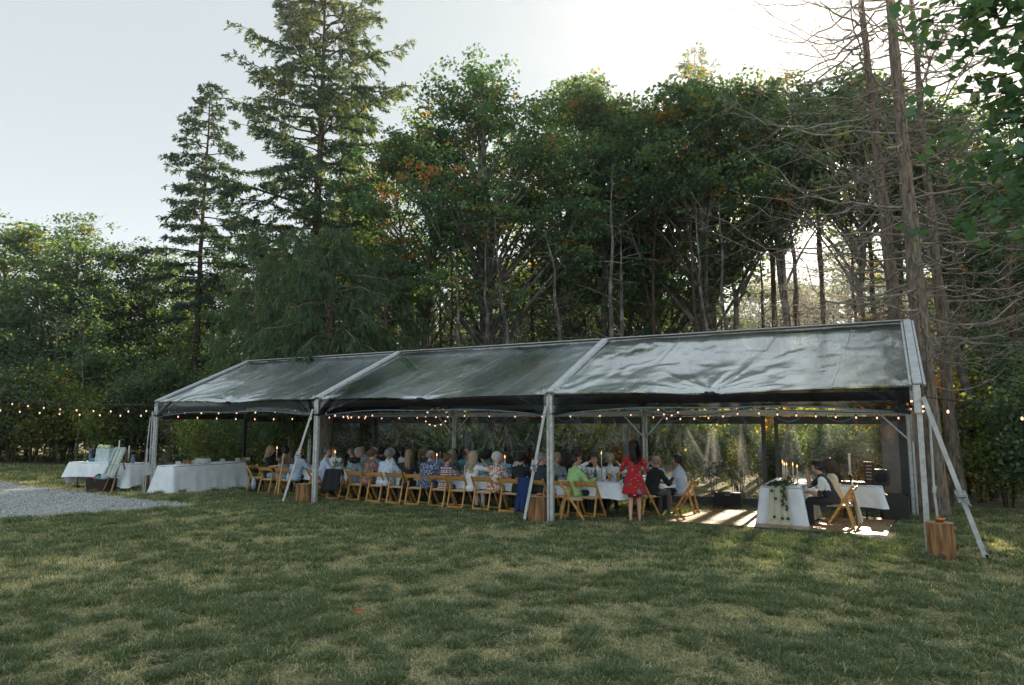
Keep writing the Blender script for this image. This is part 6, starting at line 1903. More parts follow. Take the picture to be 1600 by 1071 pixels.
# brown shelf unit outside the left wall, and the wooden rack by the second rear leg
e = empty('timber_rack', (xat(222, 14.2) , 14.2, gz(14.2)), R(25))
for x_ in (-.35, .35): mb = MB(); mb.box((x_, 0, .52), (.11, .11, 1.04)); mb.build('post', [M_DARKWOOD], e)
for z_ in (.22, 1.0): mb = MB(); mb.box((0, 0, z_), (.7, .05, .06)); mb.build('rail', [M_DARKWOOD], e)
tag(e, 'dark timber rack on the grass behind the gift table', 'rack')
e = empty('timber_ladder_shelf', (xat(476, 18.6), 18.6, gz(18)), R(20))
for x_ in (-.28, .28): mb = MB(); mb.box((x_, 0, .75), (.04, .3, 1.5)); mb.build('post', [M_DARKWOOD], e)
for z_ in (.3, .65, 1.0, 1.35): mb = MB(); mb.box((0, 0, z_), (.56, .28, .035)); mb.build('shelf', [M_DARKWOOD], e)
tag(e, 'dark ladder shelf seen through the clear wall left of the second tent leg', 'shelf')
# sign on a stick at the second leg: brown board
e = empty('stake_sign', (xat(443, 12.45), 12.45, 0.0), 0); mb = MB(); mb.bar((-.06, 0, -.02), (.06, .05, 1.12), .035, .03, (0, 1, 0)); mb.build('stake', [M_OAK], e)
mb = MB(); mb.box((.10, .10, .93), (.56, .02, .16)); mb.build('board', [M_DARKWOOD], e); tag(e, 'blank dark brown board on a wooden stake left of the second tent leg', 'sign')
# backpack
e = empty('backpack', (xat(407, 12.75), 12.75, gz(12.75)), R(-20)); cr_ = bmesh.new(); bmesh.ops.create_icosphere(cr_, subdivisions=3, radius=1)
for v in cr_.verts:
    q = v.co.copy(); s_ = max(abs(q.x), abs(q.y), abs(q.z)); q = q.lerp(q / s_, .55); nn = noise.noise(q * 3) * .06
    v.co = Vector((q.x * .17, q.y * .12, q.z * .20 + .20)) * (1 + nn)
me = bpy.data.meshes.new('bag'); cr_.to_mesh(me); cr_.free(); me.materials.append(M_DARKFABRIC); me.polygons.foreach_set('use_smooth', [True] * len(me.polygons)); link('bag', me, e)
mb = MB(); mb.ell((0, -.13, .14), (.12, .05, .10), 10, 7); mb.build('pocket', [M_DARKFABRIC], e, smooth=True)
mb = MB()
for q in (-1, 1): mb.tube([(q * .07, .1, .36), (q * .09, .18, .25), (q * .09, .13, .06)], .014, 5)
mb.build('shoulder_straps', [M_BLACKPLASTIC], e); tag(e, 'black backpack on the grass beside the blonde woman in the black top', 'backpack')
crumple('grey_sweater', (xat(403, 12.6), 12.6, .30), (.07, .05, .16), principled('pale_grey_knit', (.40, .45, .52), .9), 'pale grey sweater draped over the black backpack', 9, 'sweater')
# ------------------------------------------------------------ people
def cloth_plain(name, c, var=.08, rough=.85):
    return principled(name, c, rough, var=var, scale=6, bump=.35, bscale=9)
def cloth_print(name, base, spots, scale=26, thr=.34, bump=.3):
    """printed fabric: blots of each colour on the base"""
    m = bpy.data.materials.new(name); n, l = nodes_of(m); b = n['Principled BSDF']; b.inputs['Roughness'].default_value = .85
    tc = n.new('ShaderNodeTexCoord'); out = None
    rgb = n.new('ShaderNodeRGB'); rgb.outputs[0].default_value = (*base, 1); out = rgb.outputs[0]
    wob = n.new('ShaderNodeTexNoise'); wob.inputs['Scale'].default_value = scale * .8; l.new(tc.outputs['Object'], wob.inputs[0])
    for i, (c, sc, th) in enumerate(spots):
        mp = n.new('ShaderNodeMapping'); mp.inputs['Location'].default_value = (i * 3.7, i * 1.3, i * 2.1); l.new(tc.outputs['Object'], mp.inputs[0])
        ad = n.new('ShaderNodeMixRGB'); ad.inputs[0].default_value = .05; l.new(mp.outputs[0], ad.inputs[1]); l.new(wob.outputs['Color'], ad.inputs[2])
        v = n.new('ShaderNodeTexVoronoi'); v.inputs['Scale'].default_value = scale * sc; l.new(ad.outputs[0], v.inputs[0])
        mt = n.new('ShaderNodeMath'); mt.operation = 'LESS_THAN'; mt.inputs[1].default_value = th; l.new(v.outputs['Distance'], mt.inputs[0])
        mx = n.new('ShaderNodeMixRGB'); mx.inputs[2].default_value = (*c, 1); l.new(mt.outputs[0], mx.inputs[0]); l.new(out, mx.inputs[1]); out = mx.outputs[0]
    l.new(out, b.inputs['Base Color'])
    return m
def cloth_plaid(name):
    m = bpy.data.materials.new(name); n, l = nodes_of(m); b = n['Principled BSDF']; b.inputs['Roughness'].default_value = .85
    tc = n.new('ShaderNodeTexCoord'); rgb = n.new('ShaderNodeRGB'); rgb.outputs[0].default_value = (.42, .55, .62, 1); out = rgb.outputs[0]
    for ax, sc, c, th in (('X', 4.2, (.04, .07, .14), .72), ('Z', 4.2, (.04, .07, .14), .72), ('X', 8.4, (.5, .10, .07), .93), ('Z', 8.4, (.5, .10, .07), .93), ('Z', 6.3, (.75, .75, .72), .92)):
        w = n.new('ShaderNodeTexWave'); w.bands_direction = ax; w.inputs['Scale'].default_value = sc; w.inputs['Distortion'].default_value = .6; l.new(tc.outputs['Object'], w.inputs[0])
        mt = n.new('ShaderNodeMath'); mt.operation = 'GREATER_THAN'; mt.inputs[1].default_value = th; l.new(w.outputs['Fac'], mt.inputs[0])
        mx = n.new('ShaderNodeMixRGB'); mx.inputs[2].default_value = (*c, 1); l.new(mt.outputs[0], mx.inputs[0]); l.new(out, mx.inputs[1]); out = mx.outputs[0]
    l.new(out, b.inputs['Base Color']); return m
def skinm(name, c):
    m = principled(name, c, .55, var=.05, scale=8); b = m.node_tree.nodes['Principled BSDF']
    b.inputs['Subsurface Weight'].default_value = .0
    return m
SK = {'fair': skinm('skin_fair', (.62, .37, .27)), 'tan': skinm('skin_tan', (.49, .27, .18)), 'red': skinm('skin_ruddy', (.60, .29, .20))}
M_EYE = principled('eye', (.03, .02, .02), .3); M_LIP = principled('lips', (.32, .10, .085), .6); M_SHOE = principled('shoe_leather', (.02, .017, .015), .45)
C = dict(
    white=cloth_plain('white_shirt', (0.850, 0.875, 0.880)), paleblue=cloth_plain('pale_blue_shirt', (0.525, 0.663, 0.850)), blue=cloth_plain('light_blue_shirt', (0.338, 0.525, 0.725)),
    mint=cloth_plain('mint_shirt', (0.575, 0.825, 0.775)), lime=cloth_plain('lime_shirt', (0.375, 0.650, 0.275)), black=cloth_plain('black_top', (0.015, 0.017, 0.020)), suit=cloth_plain('dark_suit', (0.024, 0.039, 0.050)),
    navy=cloth_plain('navy_jacket', (0.022, 0.044, 0.110)), purple=cloth_plain('periwinkle_shirt', (0.200, 0.237, 0.575)), teal=cloth_plain('teal_top', (0.125, 0.350, 0.400)), grey=cloth_plain('grey_top', (0.375, 0.400, 0.425)),
    trouser=cloth_plain('dark_trousers', (0.020, 0.024, 0.031)), gtrouser=cloth_plain('grey_trousers', (0.099, 0.105, 0.110)), jean=cloth_plain('denim', (0.066, 0.110, 0.187)), khaki=cloth_plain('khaki', (0.325, 0.275, 0.188)), vest=cloth_plain('dark_waistcoat', (0.035, 0.035, 0.042)),
    jeanlight=cloth_plain('pale_denim', (0.275, 0.413, 0.500)), ivory=cloth_plain('ivory_tulle', (0.750, 0.688, 0.525)), royal=cloth_plain('royal_blue_coat', (0.011, 0.039, 0.154)),
    pbl=cloth_print('blue_leaf_print', (.64, .74, .86), [((.06, .13, .30), 1.2, .30), ((.20, .36, .56), .8, .28)], 34),
    pnavy=cloth_print('navy_fleck_print', (.02, .06, .18), [((.70, .74, .78), 1.1, .36)], 34),
    ppink=cloth_print('dusty_pink_print', (.22, .12, .105), [((.44, .30, .26), .8, .36), ((.13, .07, .07), 1.4, .25)], 22),
    pflor=cloth_print('bold_floral_print', (.66, .62, .56), [((.03, .025, .03), 1.3, .36), ((.62, .13, .05), .7, .38), ((.35, .04, .05), .8, .22)], 18),
    pblk=cloth_print('black_white_print', (.03, .035, .035), [((.45, .52, .45), 1.1, .32)], 30),
    pgrey=cloth_print('grey_print', (.26, .32, .38), [((.06, .08, .12), 1.0, .36)], 28),
    pred=cloth_print('red_floral_print', (.42, .012, .02), [((.03, .12, .10), .9, .25), ((.50, .22, .22), 1.3, .20), ((.16, .20, .30), .55, .20)], 11),
    plaid=cloth_plaid('plaid_flannel'))
HC = {k: principled('hair_' + k, c, .5, var=.3, scale=30, stretch=(3, 3, .6)) for k, c in dict(
    black=(.012, .010, .010), dark=(.030, .020, .015), brown=(.075, .040, .024), auburn=(.17, .085, .042), blonde=(.32, .22, .12), lightblonde=(.60, .50, .34), grey=(.30, .30, .30), white=(.72, .71, .66), greyblonde=(.38, .34, .26), dgrey=(.09, .09, .095)).items()}

def ik(S, T, L1, L2, pole):
    d = T - S; D = min(d.length, (L1 + L2) * .995); d.normalize()
    a = (L1 * L1 - L2 * L2 + D * D) / (2 * D); h = math.sqrt(max(0, L1 * L1 - a * a))
    p = pole - d * pole.dot(d); p.normalize()
    return S + d * a + p * h, S + d * D

def loft(mb, rings, n=14):
    """rings = (centre, right vector, forward vector); closed"""
    V = []; F = []
    for c, rx, ry in rings:
        for k in range(n):
            a = 2 * math.pi * k / n; V.append(c + rx * math.cos(a) + ry * math.sin(a))
    for i in range(len(rings) - 1):
        for k in range(n): F.append((i * n + k, i * n + (k + 1) % n, (i + 1) * n + (k + 1) % n, (i + 1) * n + k))
    F.append(tuple(range(n - 1, -1, -1))); F.append(tuple((len(rings) - 1) * n + k for k in range(n)))
    mb.add(V, F)
def capsule(mb, a, b, ra, rb, n=12):
    d = (b - a).normalized()
    pts = [a - d * ra * .85, a - d * ra * .5, a, a.lerp(b, .33), a.lerp(b, .66), b, b + d * rb * .5, b + d * rb * .85]
    mb.tube(pts, [ra * .4, ra * .85, ra, ra * .97 + (rb - ra) * .25, ra * .34 + rb * .68, rb, rb * .85, rb * .4], n)

def build_body(pose='sit', lean=.12, twist=0., hyaw=0., hpitch=.1, wl=(-.16, .40, .78), wr=(.16, .40, .78), fat=1.0, female=False, side=0.0, dress=False, hl=None, el_out=.5, feet=None, hand_flat=True):
    V3 = Vector
    mb = MB(); cls = []
    seg = lambda a, b, ra, rb, m_: cls.append((a.copy(), b.copy(), ra, rb, m_))
    pz = .53 if pose == 'sit' else .90
    P0 = V3((0, 0, pz)); t = V3((math.sin(side), math.sin(lean) * math.cos(side), math.cos(lean) * math.cos(side)))
    TL = .50 if pose == 'sit' else .50
    X = V3((math.cos(twist), math.sin(twist), 0)); X0 = V3((1, 0, 0))
    shw = (.165 if female else .185); w = fat
    def ring(s, rx, ry, k=0.0, y=0.0):
        xx = X0.lerp(X, k).normalized(); fwd = V3((0, 0, 1)).cross(xx); f2 = (fwd - t * fwd.dot(t)).normalized(); x2 = (xx - t * xx.dot(t)).normalized()
        return (P0 + t * s + f2 * y, x2 * rx, f2 * ry)
    if female:
        R_ = [ring(-.10, .13 * w, .10 * w), ring(-.03, .175 * w, .135 * w), ring(.05, .170 * w, .125 * w), ring(.17, .130 * w, .100 * w, .3), ring(.27, .142 * w, .108 * w, .7, .012), ring(.335, .150 * w, .125 * w, .9, .025), ring(.40, .150 * w, .098 * w, 1), ring(.455, .125, .075, 1), ring(.49, .062, .055, 1), ring(.53, .047, .048, 1)]
    else:
        R_ = [ring(-.10, .14 * w, .10 * w), ring(-.03, .172 * w, .13 * w), ring(.06, .165 * w, .125 * w), ring(.17, .155 * w, .118 * w, .3, .012 * (w > 1.1)), ring(.28, .168 * w, .118 * w, .7), ring(.38, .182, .112, 1), ring(.44, .155, .088, 1), ring(.485, .075, .062, 1), ring(.53, .056, .056, 1)]
    loft(mb, R_, 18)
    for (c, rx, ry), (c2, rx2, ry2) in zip(R_[:-2], R_[1:-1]):
        cls.append((c - rx * .45, c + rx * .45, ry.length, ry.length, 1))
    N = P0 + t * .50
    bt = 1 if not dress else 1
    # head
    Hc = N + t * .06 + V3((0, .025, .105)) if hl is None else N + V3(hl)
    capsule(mb, N - t * .02, Hc - V3((0, .0, .03)), .052, .048); seg(N + t * .015, Hc, .05, .05, 0)
    HM = Matrix.Translation(Hc) @ Euler((0, 0, twist + hyaw)).to_matrix().to_4x4() @ Euler((-hpitch, 0, 0)).to_matrix().to_4x4()
    hb = MB()
    hb.ell((0, -.008, .020), (.076, .096, .098), 20, 14); hb.ell((0, .028, -.045), (.056, .062, .062), 16, 10); hb.ell((0, .058, -.085), (.028, .026, .022), 10, 8)
    hb.tube([(0, .080, .028), (0, .096, .0), (0, .112, -.022), (0, .100, -.036)], [.010, .013, .018, .012], 8)
    hb.ell((0, .084, .046), (.045, .014, .012), 10, 6)
    for s in (-1, 1): hb.ell((s * .079, -.004, -.004), (.012, .020, .032), 8, 6); hb.ell((s * .036, .072, -.03), (.022, .018, .018), 8, 6)
    hb.ell((0, .086, -.055), (.022, .012, .010), 8, 6)
    mb.add([HM @ V3(v) for v in hb.v], hb.f)
    cls.append((HM @ V3((0, 0, .05)), HM @ V3((0, .02, -.05)), .09, .07, 0))
    # arms
    hands = []
    for s, W_ in ((-1, V3(wl)), (1, V3(wr))):
        S = P0 + t * .425 + X * (s * shw); up, fo = (.27, .24) if female else (.29, .26)
        out = V3((s * el_out, -.15, -1.0))
        E_, W2 = ik(S, W_, up, fo, out)
        ra = (.050 if female else .056) * (1 + (w - 1) * .6)
        capsule(mb, S - X * (s * .03), E_, ra * 1.12, ra * .80); capsule(mb, E_, W2, ra * .78, ra * .50)
        seg(S, E_, ra * 1.1, ra * .8, 1); seg(E_, W2 - (W2 - E_) * .10, ra * .78, ra * .52, 6)
        d = (W2 - E_).normalized()
        if hand_flat and W2.z < .95: d = V3((d.x * .8, d.y, d.z * .15 - .05)).normalized()
        sd = d.cross(V3((0, 0, 1))); sd = sd.normalized() if sd.length > .1 else V3((1, 0, 0))
        capsule(mb, W2, W2 + d * .065, .026, .030); seg(W2, W2 + d * .1, .03, .03, 0)
        hands.append((s, W2 + d * .06, d, sd))
    # legs
    if pose == 'sit':
        for s in (-1, 1):
            H_ = V3((s * .095, .02, pz - .02)); K = V3((s * (.12 if not female else .085), .42, .50)); A = V3((s * (.13 if not female else .08), .40 + (0 if feet is None else feet * s), .085))
            capsule(mb, H_, K, .088 * w ** .5, .060); capsule(mb, K, A, .056, .038); seg(H_, K, .09, .06, 2); seg(K, A, .056, .04, 2)
            capsule(mb, A - V3((0, .03, .035)), A + V3((s * .02, .14, -.055)), .036, .030); seg(A - V3((0, .05, .045)), A + V3((0, .18, -.05)), .045, .035, 3)
    else:
        for s in (-1, 1):
            H_ = V3((s * .09, 0, .88)); K = V3((s * .085, .03 + .02 * s, .47)); A = V3((s * .09, -.02 + .05 * s, .09))
            capsule(mb, H_, K, .085, .052); capsule(mb, K, A, .050, .032); seg(H_, K, .085, .05, 0); seg(K, A, .05, .03, 0)
            capsule(mb, K - V3((0, .028, .10)), K - V3((0, .02, .20)), .036, .028)
            capsule(mb, A - V3((0, .03, .045)), A + V3((s * .015, .13, -.062)), .030, .024); seg(A - V3((0, .03, .04)), A + V3((0, .16, -.06)), .04, .03, 0)
    if dress:
        c0 = P0 + V3((0, 0, .04)); rg = []
        for k in range(7):
            q = k / 6; rg.append((V3((0, -.015 * q + .01, pz + .16 - .46 * q)), V3((.135 + .13 * q, 0, 0)), V3((0, .10 + .10 * q, 0))))
            if k < 6: cls.append((V3((-.08, 0, pz + .16 - .46 * q)), V3((.08, 0, pz + .16 - .46 * q)), .12 + .06 * q, .12 + .06 * q, 1))
        loft(mb, rg[::-1], 28)
    me0 = bpy.data.meshes.new('tmp'); me0.from_pydata(mb.v, [], mb.f)
    o = bpy.data.objects.new('tmp', me0); col.objects.link(o)
    m1 = o.modifiers.new('r', 'REMESH'); m1.mode = 'VOXEL'; m1.voxel_size = .0115; m1.use_smooth_shade = True
    m2 = o.modifiers.new('s', 'SMOOTH'); m2.factor = .5; m2.iterations = 3
    m3 = o.modifiers.new('d', 'DECIMATE'); m3.ratio = .45
    dg = bpy.context.evaluated_depsgraph_get()
    me = bpy.data.meshes.new_from_object(o.evaluated_get(dg)); bpy.data.objects.remove(o); bpy.data.meshes.remove(me0)
    # cloth folds: gentle displacement of the dressed parts
    n = len(me.vertices); co = np.empty(n * 3, np.float32); me.vertices.foreach_get('co', co); co = co.reshape(-1, 3)
    def classify(Q):
        best = np.full(len(Q), 1e9); lab = np.zeros(len(Q), int)
        for a, b, ra, rb, m_ in cls:
            a_ = np.array(a); ab = np.array(b) - a_; L = ab @ ab + 1e-9
            tt = np.clip(((Q - a_) @ ab) / L, 0, 1); dd = np.linalg.norm(Q - (a_ + tt[:, None] * ab), axis=1) - (ra + (rb - ra) * tt)
            k = dd < best; best[k] = dd[k]; lab[k] = m_
        return lab
    lv = classify(co)
    nr = np.empty(n * 3, np.float32); me.vertices.foreach_get('normal', nr); nr = nr.reshape(-1, 3)
    amp = np.where((lv == 1) | (lv == 6), .007, np.where(lv == 2, .005, 0))
    dsp = np.array([noise.noise(Vector((float(c[0]) * 11, float(c[1]) * 11, float(c[2]) * 15))) + .5 * noise.noise(Vector((float(c[0]) * 24, float(c[1]) * 24 + 5, float(c[2]) * 20))) for c in co]) if n < 40000 else np.zeros(n)
    co = co + nr * (amp * (.6 + dsp))[:, None]
    me.vertices.foreach_set('co', co.astype(np.float32).ravel())
    npz = len(me.polygons); cen = np.empty(npz * 3, np.float32); me.polygons.foreach_get('center', cen); cen = cen.reshape(-1, 3)
    lab = classify(cen)
    # features painted as geometry patches on the face: eyes, brows, mouth
    inv = np.array(HM.inverted()); hc = cen @ inv[:3, :3].T + inv[:3, 3]
    mats_idx = lab.astype(int)
    mats_idx[(hc[:, 1] > .085) & (np.abs(hc[:, 0]) < .024) & (np.abs(hc[:, 2] + .056) < .009)] = 5
    # details joined to the same mesh: fingers, eyes, brows
    ex = MB()
    for s, base, d, sd in hands:
        upv = sd.cross(d)
        for k, (off, L) in enumerate(((-1.5, .058), (-.5, .068), (.5, .064), (1.5, .052))):
            p = base + sd * (off * .0155) - d * .01; c1 = p + d * L * .5; c2 = c1 + (d - upv * .5).normalized() * L * .35; c3 = c2 + (d - upv * 1.2).normalized() * L * .30
            ex.mat(0).tube([p, c1, c2, c3], [.0088, .0085, .0078, .005], 6)
        p = base - d * .045 - sd * (s * -1 * .022); ex.tube([p, p + (d * .5 - sd * s * -1 * .8).normalized() * .03, p + (d * .9 - sd * s * -1 * .5).normalized() * .055], [.010, .010, .007], 6)
    for s in (-1, 1):
        q = MB(); q.ell((0, 0, 0), (.012, .006, .0065), 8, 6); ex.mat(4).add([HM @ (V3(v) + V3((s * .031, .0855, .012))) for v in q.v], q.f)
        q = MB(); q.tube([(s * .017, .0905, .032), (s * .032, .089, .037), (s * .047, .081, .032)], [.003, .0045, .003], 5); ex.mat(7).add([HM @ V3(v) for v in q.v], q.f)
    bm = bmesh.new(); bm.from_mesh(me)
    bm.faces.ensure_lookup_table()
    for f, m_ in zip(bm.faces, mats_idx): f.material_index = int(m_); f.smooth = True
    vs_ = [bm.verts.new(v) for v in ex.v]
    for f, m_ in zip(ex.f, ex.m):
        try: nf = bm.faces.new([vs_[i] for i in f]); nf.material_index = m_; nf.smooth = True
        except ValueError: pass
    bm.to_mesh(me); bm.free()
    for k in range(8): me.materials.append(M_SHOE)
    me.name = 'person'
    return me, HM

BODY = {}
def body(key, **k):
    BODY[key] = build_body(**k)
body('m_up', lean=.10, hpitch=.12)
body('m_lean', lean=.36, hpitch=.15, wl=(-.14, .52, .80), wr=(.18, .50, .80), fat=1.08)
body('m_big', lean=.22, hpitch=.2, hyaw=-.15, fat=1.28, wl=(-.22, .44, .80), wr=(.26, .46, .80))
body('m_right', lean=.16, twist=-.25, hyaw=-.75, hpitch=.1, wl=(-.1, .46, .80), wr=(.22, .42, .80))
body('m_left', lean=.14, twist=.2, hyaw=.7, hpitch=.1, wl=(-.20, .42, .80), wr=(.12, .44, .80), fat=1.1)
body('m_relax', lean=-.03, hpitch=.05, hyaw=.25, wl=(-.13, .20, .66), wr=(.13, .22, .66), fat=1.12)
body('m_chin', lean=.24, hpitch=.1, hyaw=.1, wl=(-.06, .46, .80), wr=(.13, .26, 1.12), fat=1.08, side=.05, el_out=.9)
body('w_up', female=True, lean=.10, hpitch=.12)
body('w_right', female=True, lean=.16, twist=-.2, hyaw=-.8, hpitch=.15, wl=(-.12, .44, .80), wr=(.2, .40, .80), fat=1.1)
body('w_left', female=True, lean=.12, twist=.15, hyaw=.65, hpitch=.1, wl=(-.16, .42, .80), wr=(.1, .42, .80), fat=1.05)
body('w_hand', female=True, lean=.15, hyaw=-.25, hpitch=.05, wl=(-.14, .42, .80), wr=(.17, .28, 1.06), el_out=.9)
body('w_big', female=True, lean=.25, twist=-.1, hyaw=-.5, hpitch=.25, fat=1.22)
body('m_prof', lean=.16, hpitch=.08, hyaw=.12, wl=(-.10, .42, .70), wr=(.10, .42, .70), fat=1.05)
body('groom', lean=.42, hpitch=.38, hyaw=.05, wl=(-.04, .40, .66), wr=(.045, .43, 1.02), el_out=.35, hand_flat=True)
body('red', pose='stand', female=True, lean=.22, hpitch=.35, hyaw=.25, wl=(-.16, .30, 1.12), wr=(.16, .26, 1.04), dress=True)

# ---- hair
def hair_mesh(style, seed=1):
    r = np.random.default_rng(seed)
    mb = MB(); ax = np.array([.080, .101, .103]); c0 = np.array([0, -.008, .020])
    opt = dict(short=dict(L=.055, n=340, low=-.045), bald=dict(L=.035, n=170, low=-.045, top=.045), bob=dict(L=.19, n=420, low=-.02), long=dict(L=.40, n=480, low=-.02), vlong=dict(L=.52, n=520, low=-.02),
               curly=dict(L=.09, n=480, low=-.04, curl=.018), wavy=dict(L=.44, n=560, low=-.02, curl=.022), bun=dict(L=.10, n=380, low=-.05), pony=dict(L=.10, n=380, low=-.05))[style]
    # under-layer: scalp cap without the face
    nlon, nlat = 28, 18; V = []; idx = {}
    for i in range(nlat + 1):
        th = math.pi * .80 * i / nlat
        for k in range(nlon):
            a = 2 * math.pi * k / nlon; p = c0 + ax * 1.035 * np.array([math.sin(th) * math.cos(a), math.sin(th) * math.sin(a), math.cos(th)]); V.append(p)
    def hidden(p):
        hl_ = .052 + .12 * max(0, p[1] - .02) if style != 'bald' else 9
        if style == 'bald': return not (p[2] < .055 and p[1] < .02 and p[2] > -.06)
        if p[1] > .035 and p[2] < hl_ + .02: return True
        if p[1] > .005 and p[2] < -.012 and style in ('short', 'curly', 'bun', 'pony'): return True
        return p[2] < -.065
    F = []
    for i in range(nlat):
        for k in range(nlon):
            f = (i * nlon + k, (i + 1) * nlon + k, (i + 1) * nlon + (k + 1) % nlon, i * nlon + (k + 1) % nlon)
            if not any(hidden(V[j]) for j in f): F.append(f)
    mb.add(V, F)
    for s in range(opt['n']):
        for _ in range(30):
            d = r.normal(0, 1, 3); d /= np.linalg.norm(d)
            p = c0 + ax * d
            if not hidden(p) and p[2] > opt['low'] and p[2] < opt.get('top', 9): break
        L = opt['L'] * r.uniform(.75, 1.1); k = 5 if L < .12 else 9
        part = 1 if p[0] > .008 else -1
        g = np.array([part * .5 * max(0, p[2] - .04) * 10, -1.0 * (p[1] > -.02) * (1 if style in ('short', 'bun', 'pony', 'bald') else .35), -1.0])
        pts = [p * 1.0]; q = p.copy(); lay = r.uniform(1.03, 1.13)
        ph = r.uniform(0, 6.28)
        for j in range(k):
            rel = (q - c0) / (ax * lay); nn = np.linalg.norm(rel); nrm = rel / max(nn, 1e-6)
            v = g.copy()
            if nn < 1.15 and q[2] > -.09: v = v - nrm * (v @ nrm)
            else: v = np.array([q[0] * .3, -.15 if style != 'bob' else 0, -1.0])
            v /= np.linalg.norm(v) + 1e-9; q = q + v * L / k
            rel = (q - c0) / (ax * lay); nn = np.linalg.norm(rel)
            if nn < 1: q = c0 + (q - c0) / nn
            if q[2] < -.10 and q[1] > .0: q[1] -= .012
            cu = opt.get('curl', .004); pts.append(q + np.array([math.sin(j * 1.9 + ph), math.cos(j * 1.9 + ph), 0]) * cu * (j / k))
        wd = .013 if style != 'curly' else .016
        V = []
        for j, a in enumerate(pts):
            b_ = pts[min(j + 1, len(pts) - 1)] - pts[max(j - 1, 0)]; nr_ = (a - c0) / ax ** 2; sd = np.cross(b_, nr_); sd /= np.linalg.norm(sd) + 1e-9
            w_ = wd * (1 - .65 * (j / len(pts)) ** 2); V += [a - sd * w_, a + sd * w_ + nr_ / (np.linalg.norm(nr_) + 1e-9) * .003]
        mb.add(V, [(j * 2, j * 2 + 1, j * 2 + 3, j * 2 + 2) for j in range(len(pts) - 1)])
    if style == 'bun':
        for q_ in range(5): a = q_ * 1.3; mb.ell((.016 * math.cos(a), -.105 + .012 * math.sin(a * 2), .085 + .016 * math.sin(a)), (.034, .030, .030), 10, 8)
    if style == 'pony':
        for q_ in range(26):
            a = r.uniform(0, 6.28); mb.tube([(0, -.10, .05), (.02 * math.cos(a), -.15, .04 + .01 * math.sin(a)), (.028 * math.cos(a), -.155 + .02 * math.sin(a), -.06), (.03 * math.cos(a), -.14 + .02 * math.sin(a), -.20)], [.006, .012, .011, .003], 4, False)
    me = mb.mesh('hair', HC['brown'])
    me.polygons.foreach_set('use_smooth', [True] * len(me.polygons)); return me
HAIR = {s: hair_mesh(s, i) for i, s in enumerate(['short', 'bald', 'bob', 'long', 'vlong', 'curly', 'wavy', 'bun', 'pony'])}
bd = MB(); 
rr = np.random.default_rng(3)
for q in range(120):
    a = rr.uniform(-1.25, 1.25); p = np.array([.058 * math.sin(a), .028 + .066 * math.cos(a), -.062 + rr.uniform(-.03, .012)]); bd.ell(p, (.010, .010, .014), 5, 4)
BEARD = bd.mesh('beard', HC['white'])
tb = MB(); tb.add([(-.014, .128, .42), (.014, .128, .42), (.026, .150, .16), (0, .152, .12), (-.026, .150, .16)], [(0, 1, 2, 3, 4)]); tb.add([(-.018, .120, .445), (.018, .120, .445), (.012, .132, .415), (-.012, .132, .415)], [(0, 1, 2, 3)])
TIE = tb.mesh('tie', cloth_plain('dark_tie', (.02, .022, .03)))
gl = MB()
for s in (-1, 1):
    gl.tube([(s * .031 + .022 * math.cos(a), .098 - abs(math.cos(a)) * .004, .010 + .015 * math.sin(a)) for a in [2 * math.pi * k / 10 for k in range(11)]], .0018, 4, False); gl.tube([(s * .055, .092, .014), (s * .080, .0, .014)], .0018, 4)
SPEC = gl.mesh('glasses', M_LEG)
sg = MB()
for s in (-1, 1): sg.ell((s * .032, .07, .108), (.027, .010, .016), 8, 6, (.9, 0, 0)); sg.tube([(s * .058, .06, .105), (s * .086, -.03, .05)], .004, 4)
SHADES = sg.mesh('sunglasses', M_BLACKPLASTIC)

def person(x, y, rz, bk, hair, hc, skin, top, bottom, lb, short=False, s=1.0, extras=(), bare_legs=False, z=0.0, group=None, shoes=None):
    me, HM = BODY[bk]
    o = link('person', me, None, (x, y, gz(y) + z), (0, 0, rz), (s, s, s))
    sk = SK[skin]
    for i, m_ in enumerate([sk, C[top], C[bottom] if not bare_legs else sk, shoes or M_SHOE, M_EYE, M_LIP, sk if short else C[top], HC[hc] if hc != 'white' else HC['grey']]):
        o.material_slots[i].link = 'OBJECT'; o.material_slots[i].material = m_
    def onhead(nm, m_, mt=None, sc=1.0):
        h = link(nm, m_, o); h.matrix_local = HM @ Matrix.Scale(sc, 4)
        if mt: h.material_slots[0].link = 'OBJECT'; h.material_slots[0].material = mt
        return h
    if hair: onhead('hair', HAIR[hair], HC[hc])
    for e_ in extras:
        if e_ == 'beard': onhead('beard', BEARD)
        elif e_ == 'glasses': onhead('glasses', SPEC)
        elif e_ == 'sunglasses': onhead('sunglasses', SHADES)
        elif e_ == 'tie':
            t_ = link('tie', TIE, o, (0, .0, .53)); t_.rotation_euler = (-.12, 0, 0)
    tag(o, lb, 'person', group)
    return o

YN = 12.86
def near_row(px, bk, hair, hc, skin, top, bottom, lb, chpx=None, rz=0.0, Y=YN, chair_lb=None, **k):
    x = xat(px, Y); o = person(x, Y, rz, bk, hair, hc, skin, top, bottom, lb, **k)
    if chair_lb: chair(xat(chpx or px, Y + .01), Y + .01, rz * .5, chair_lb)
    return o
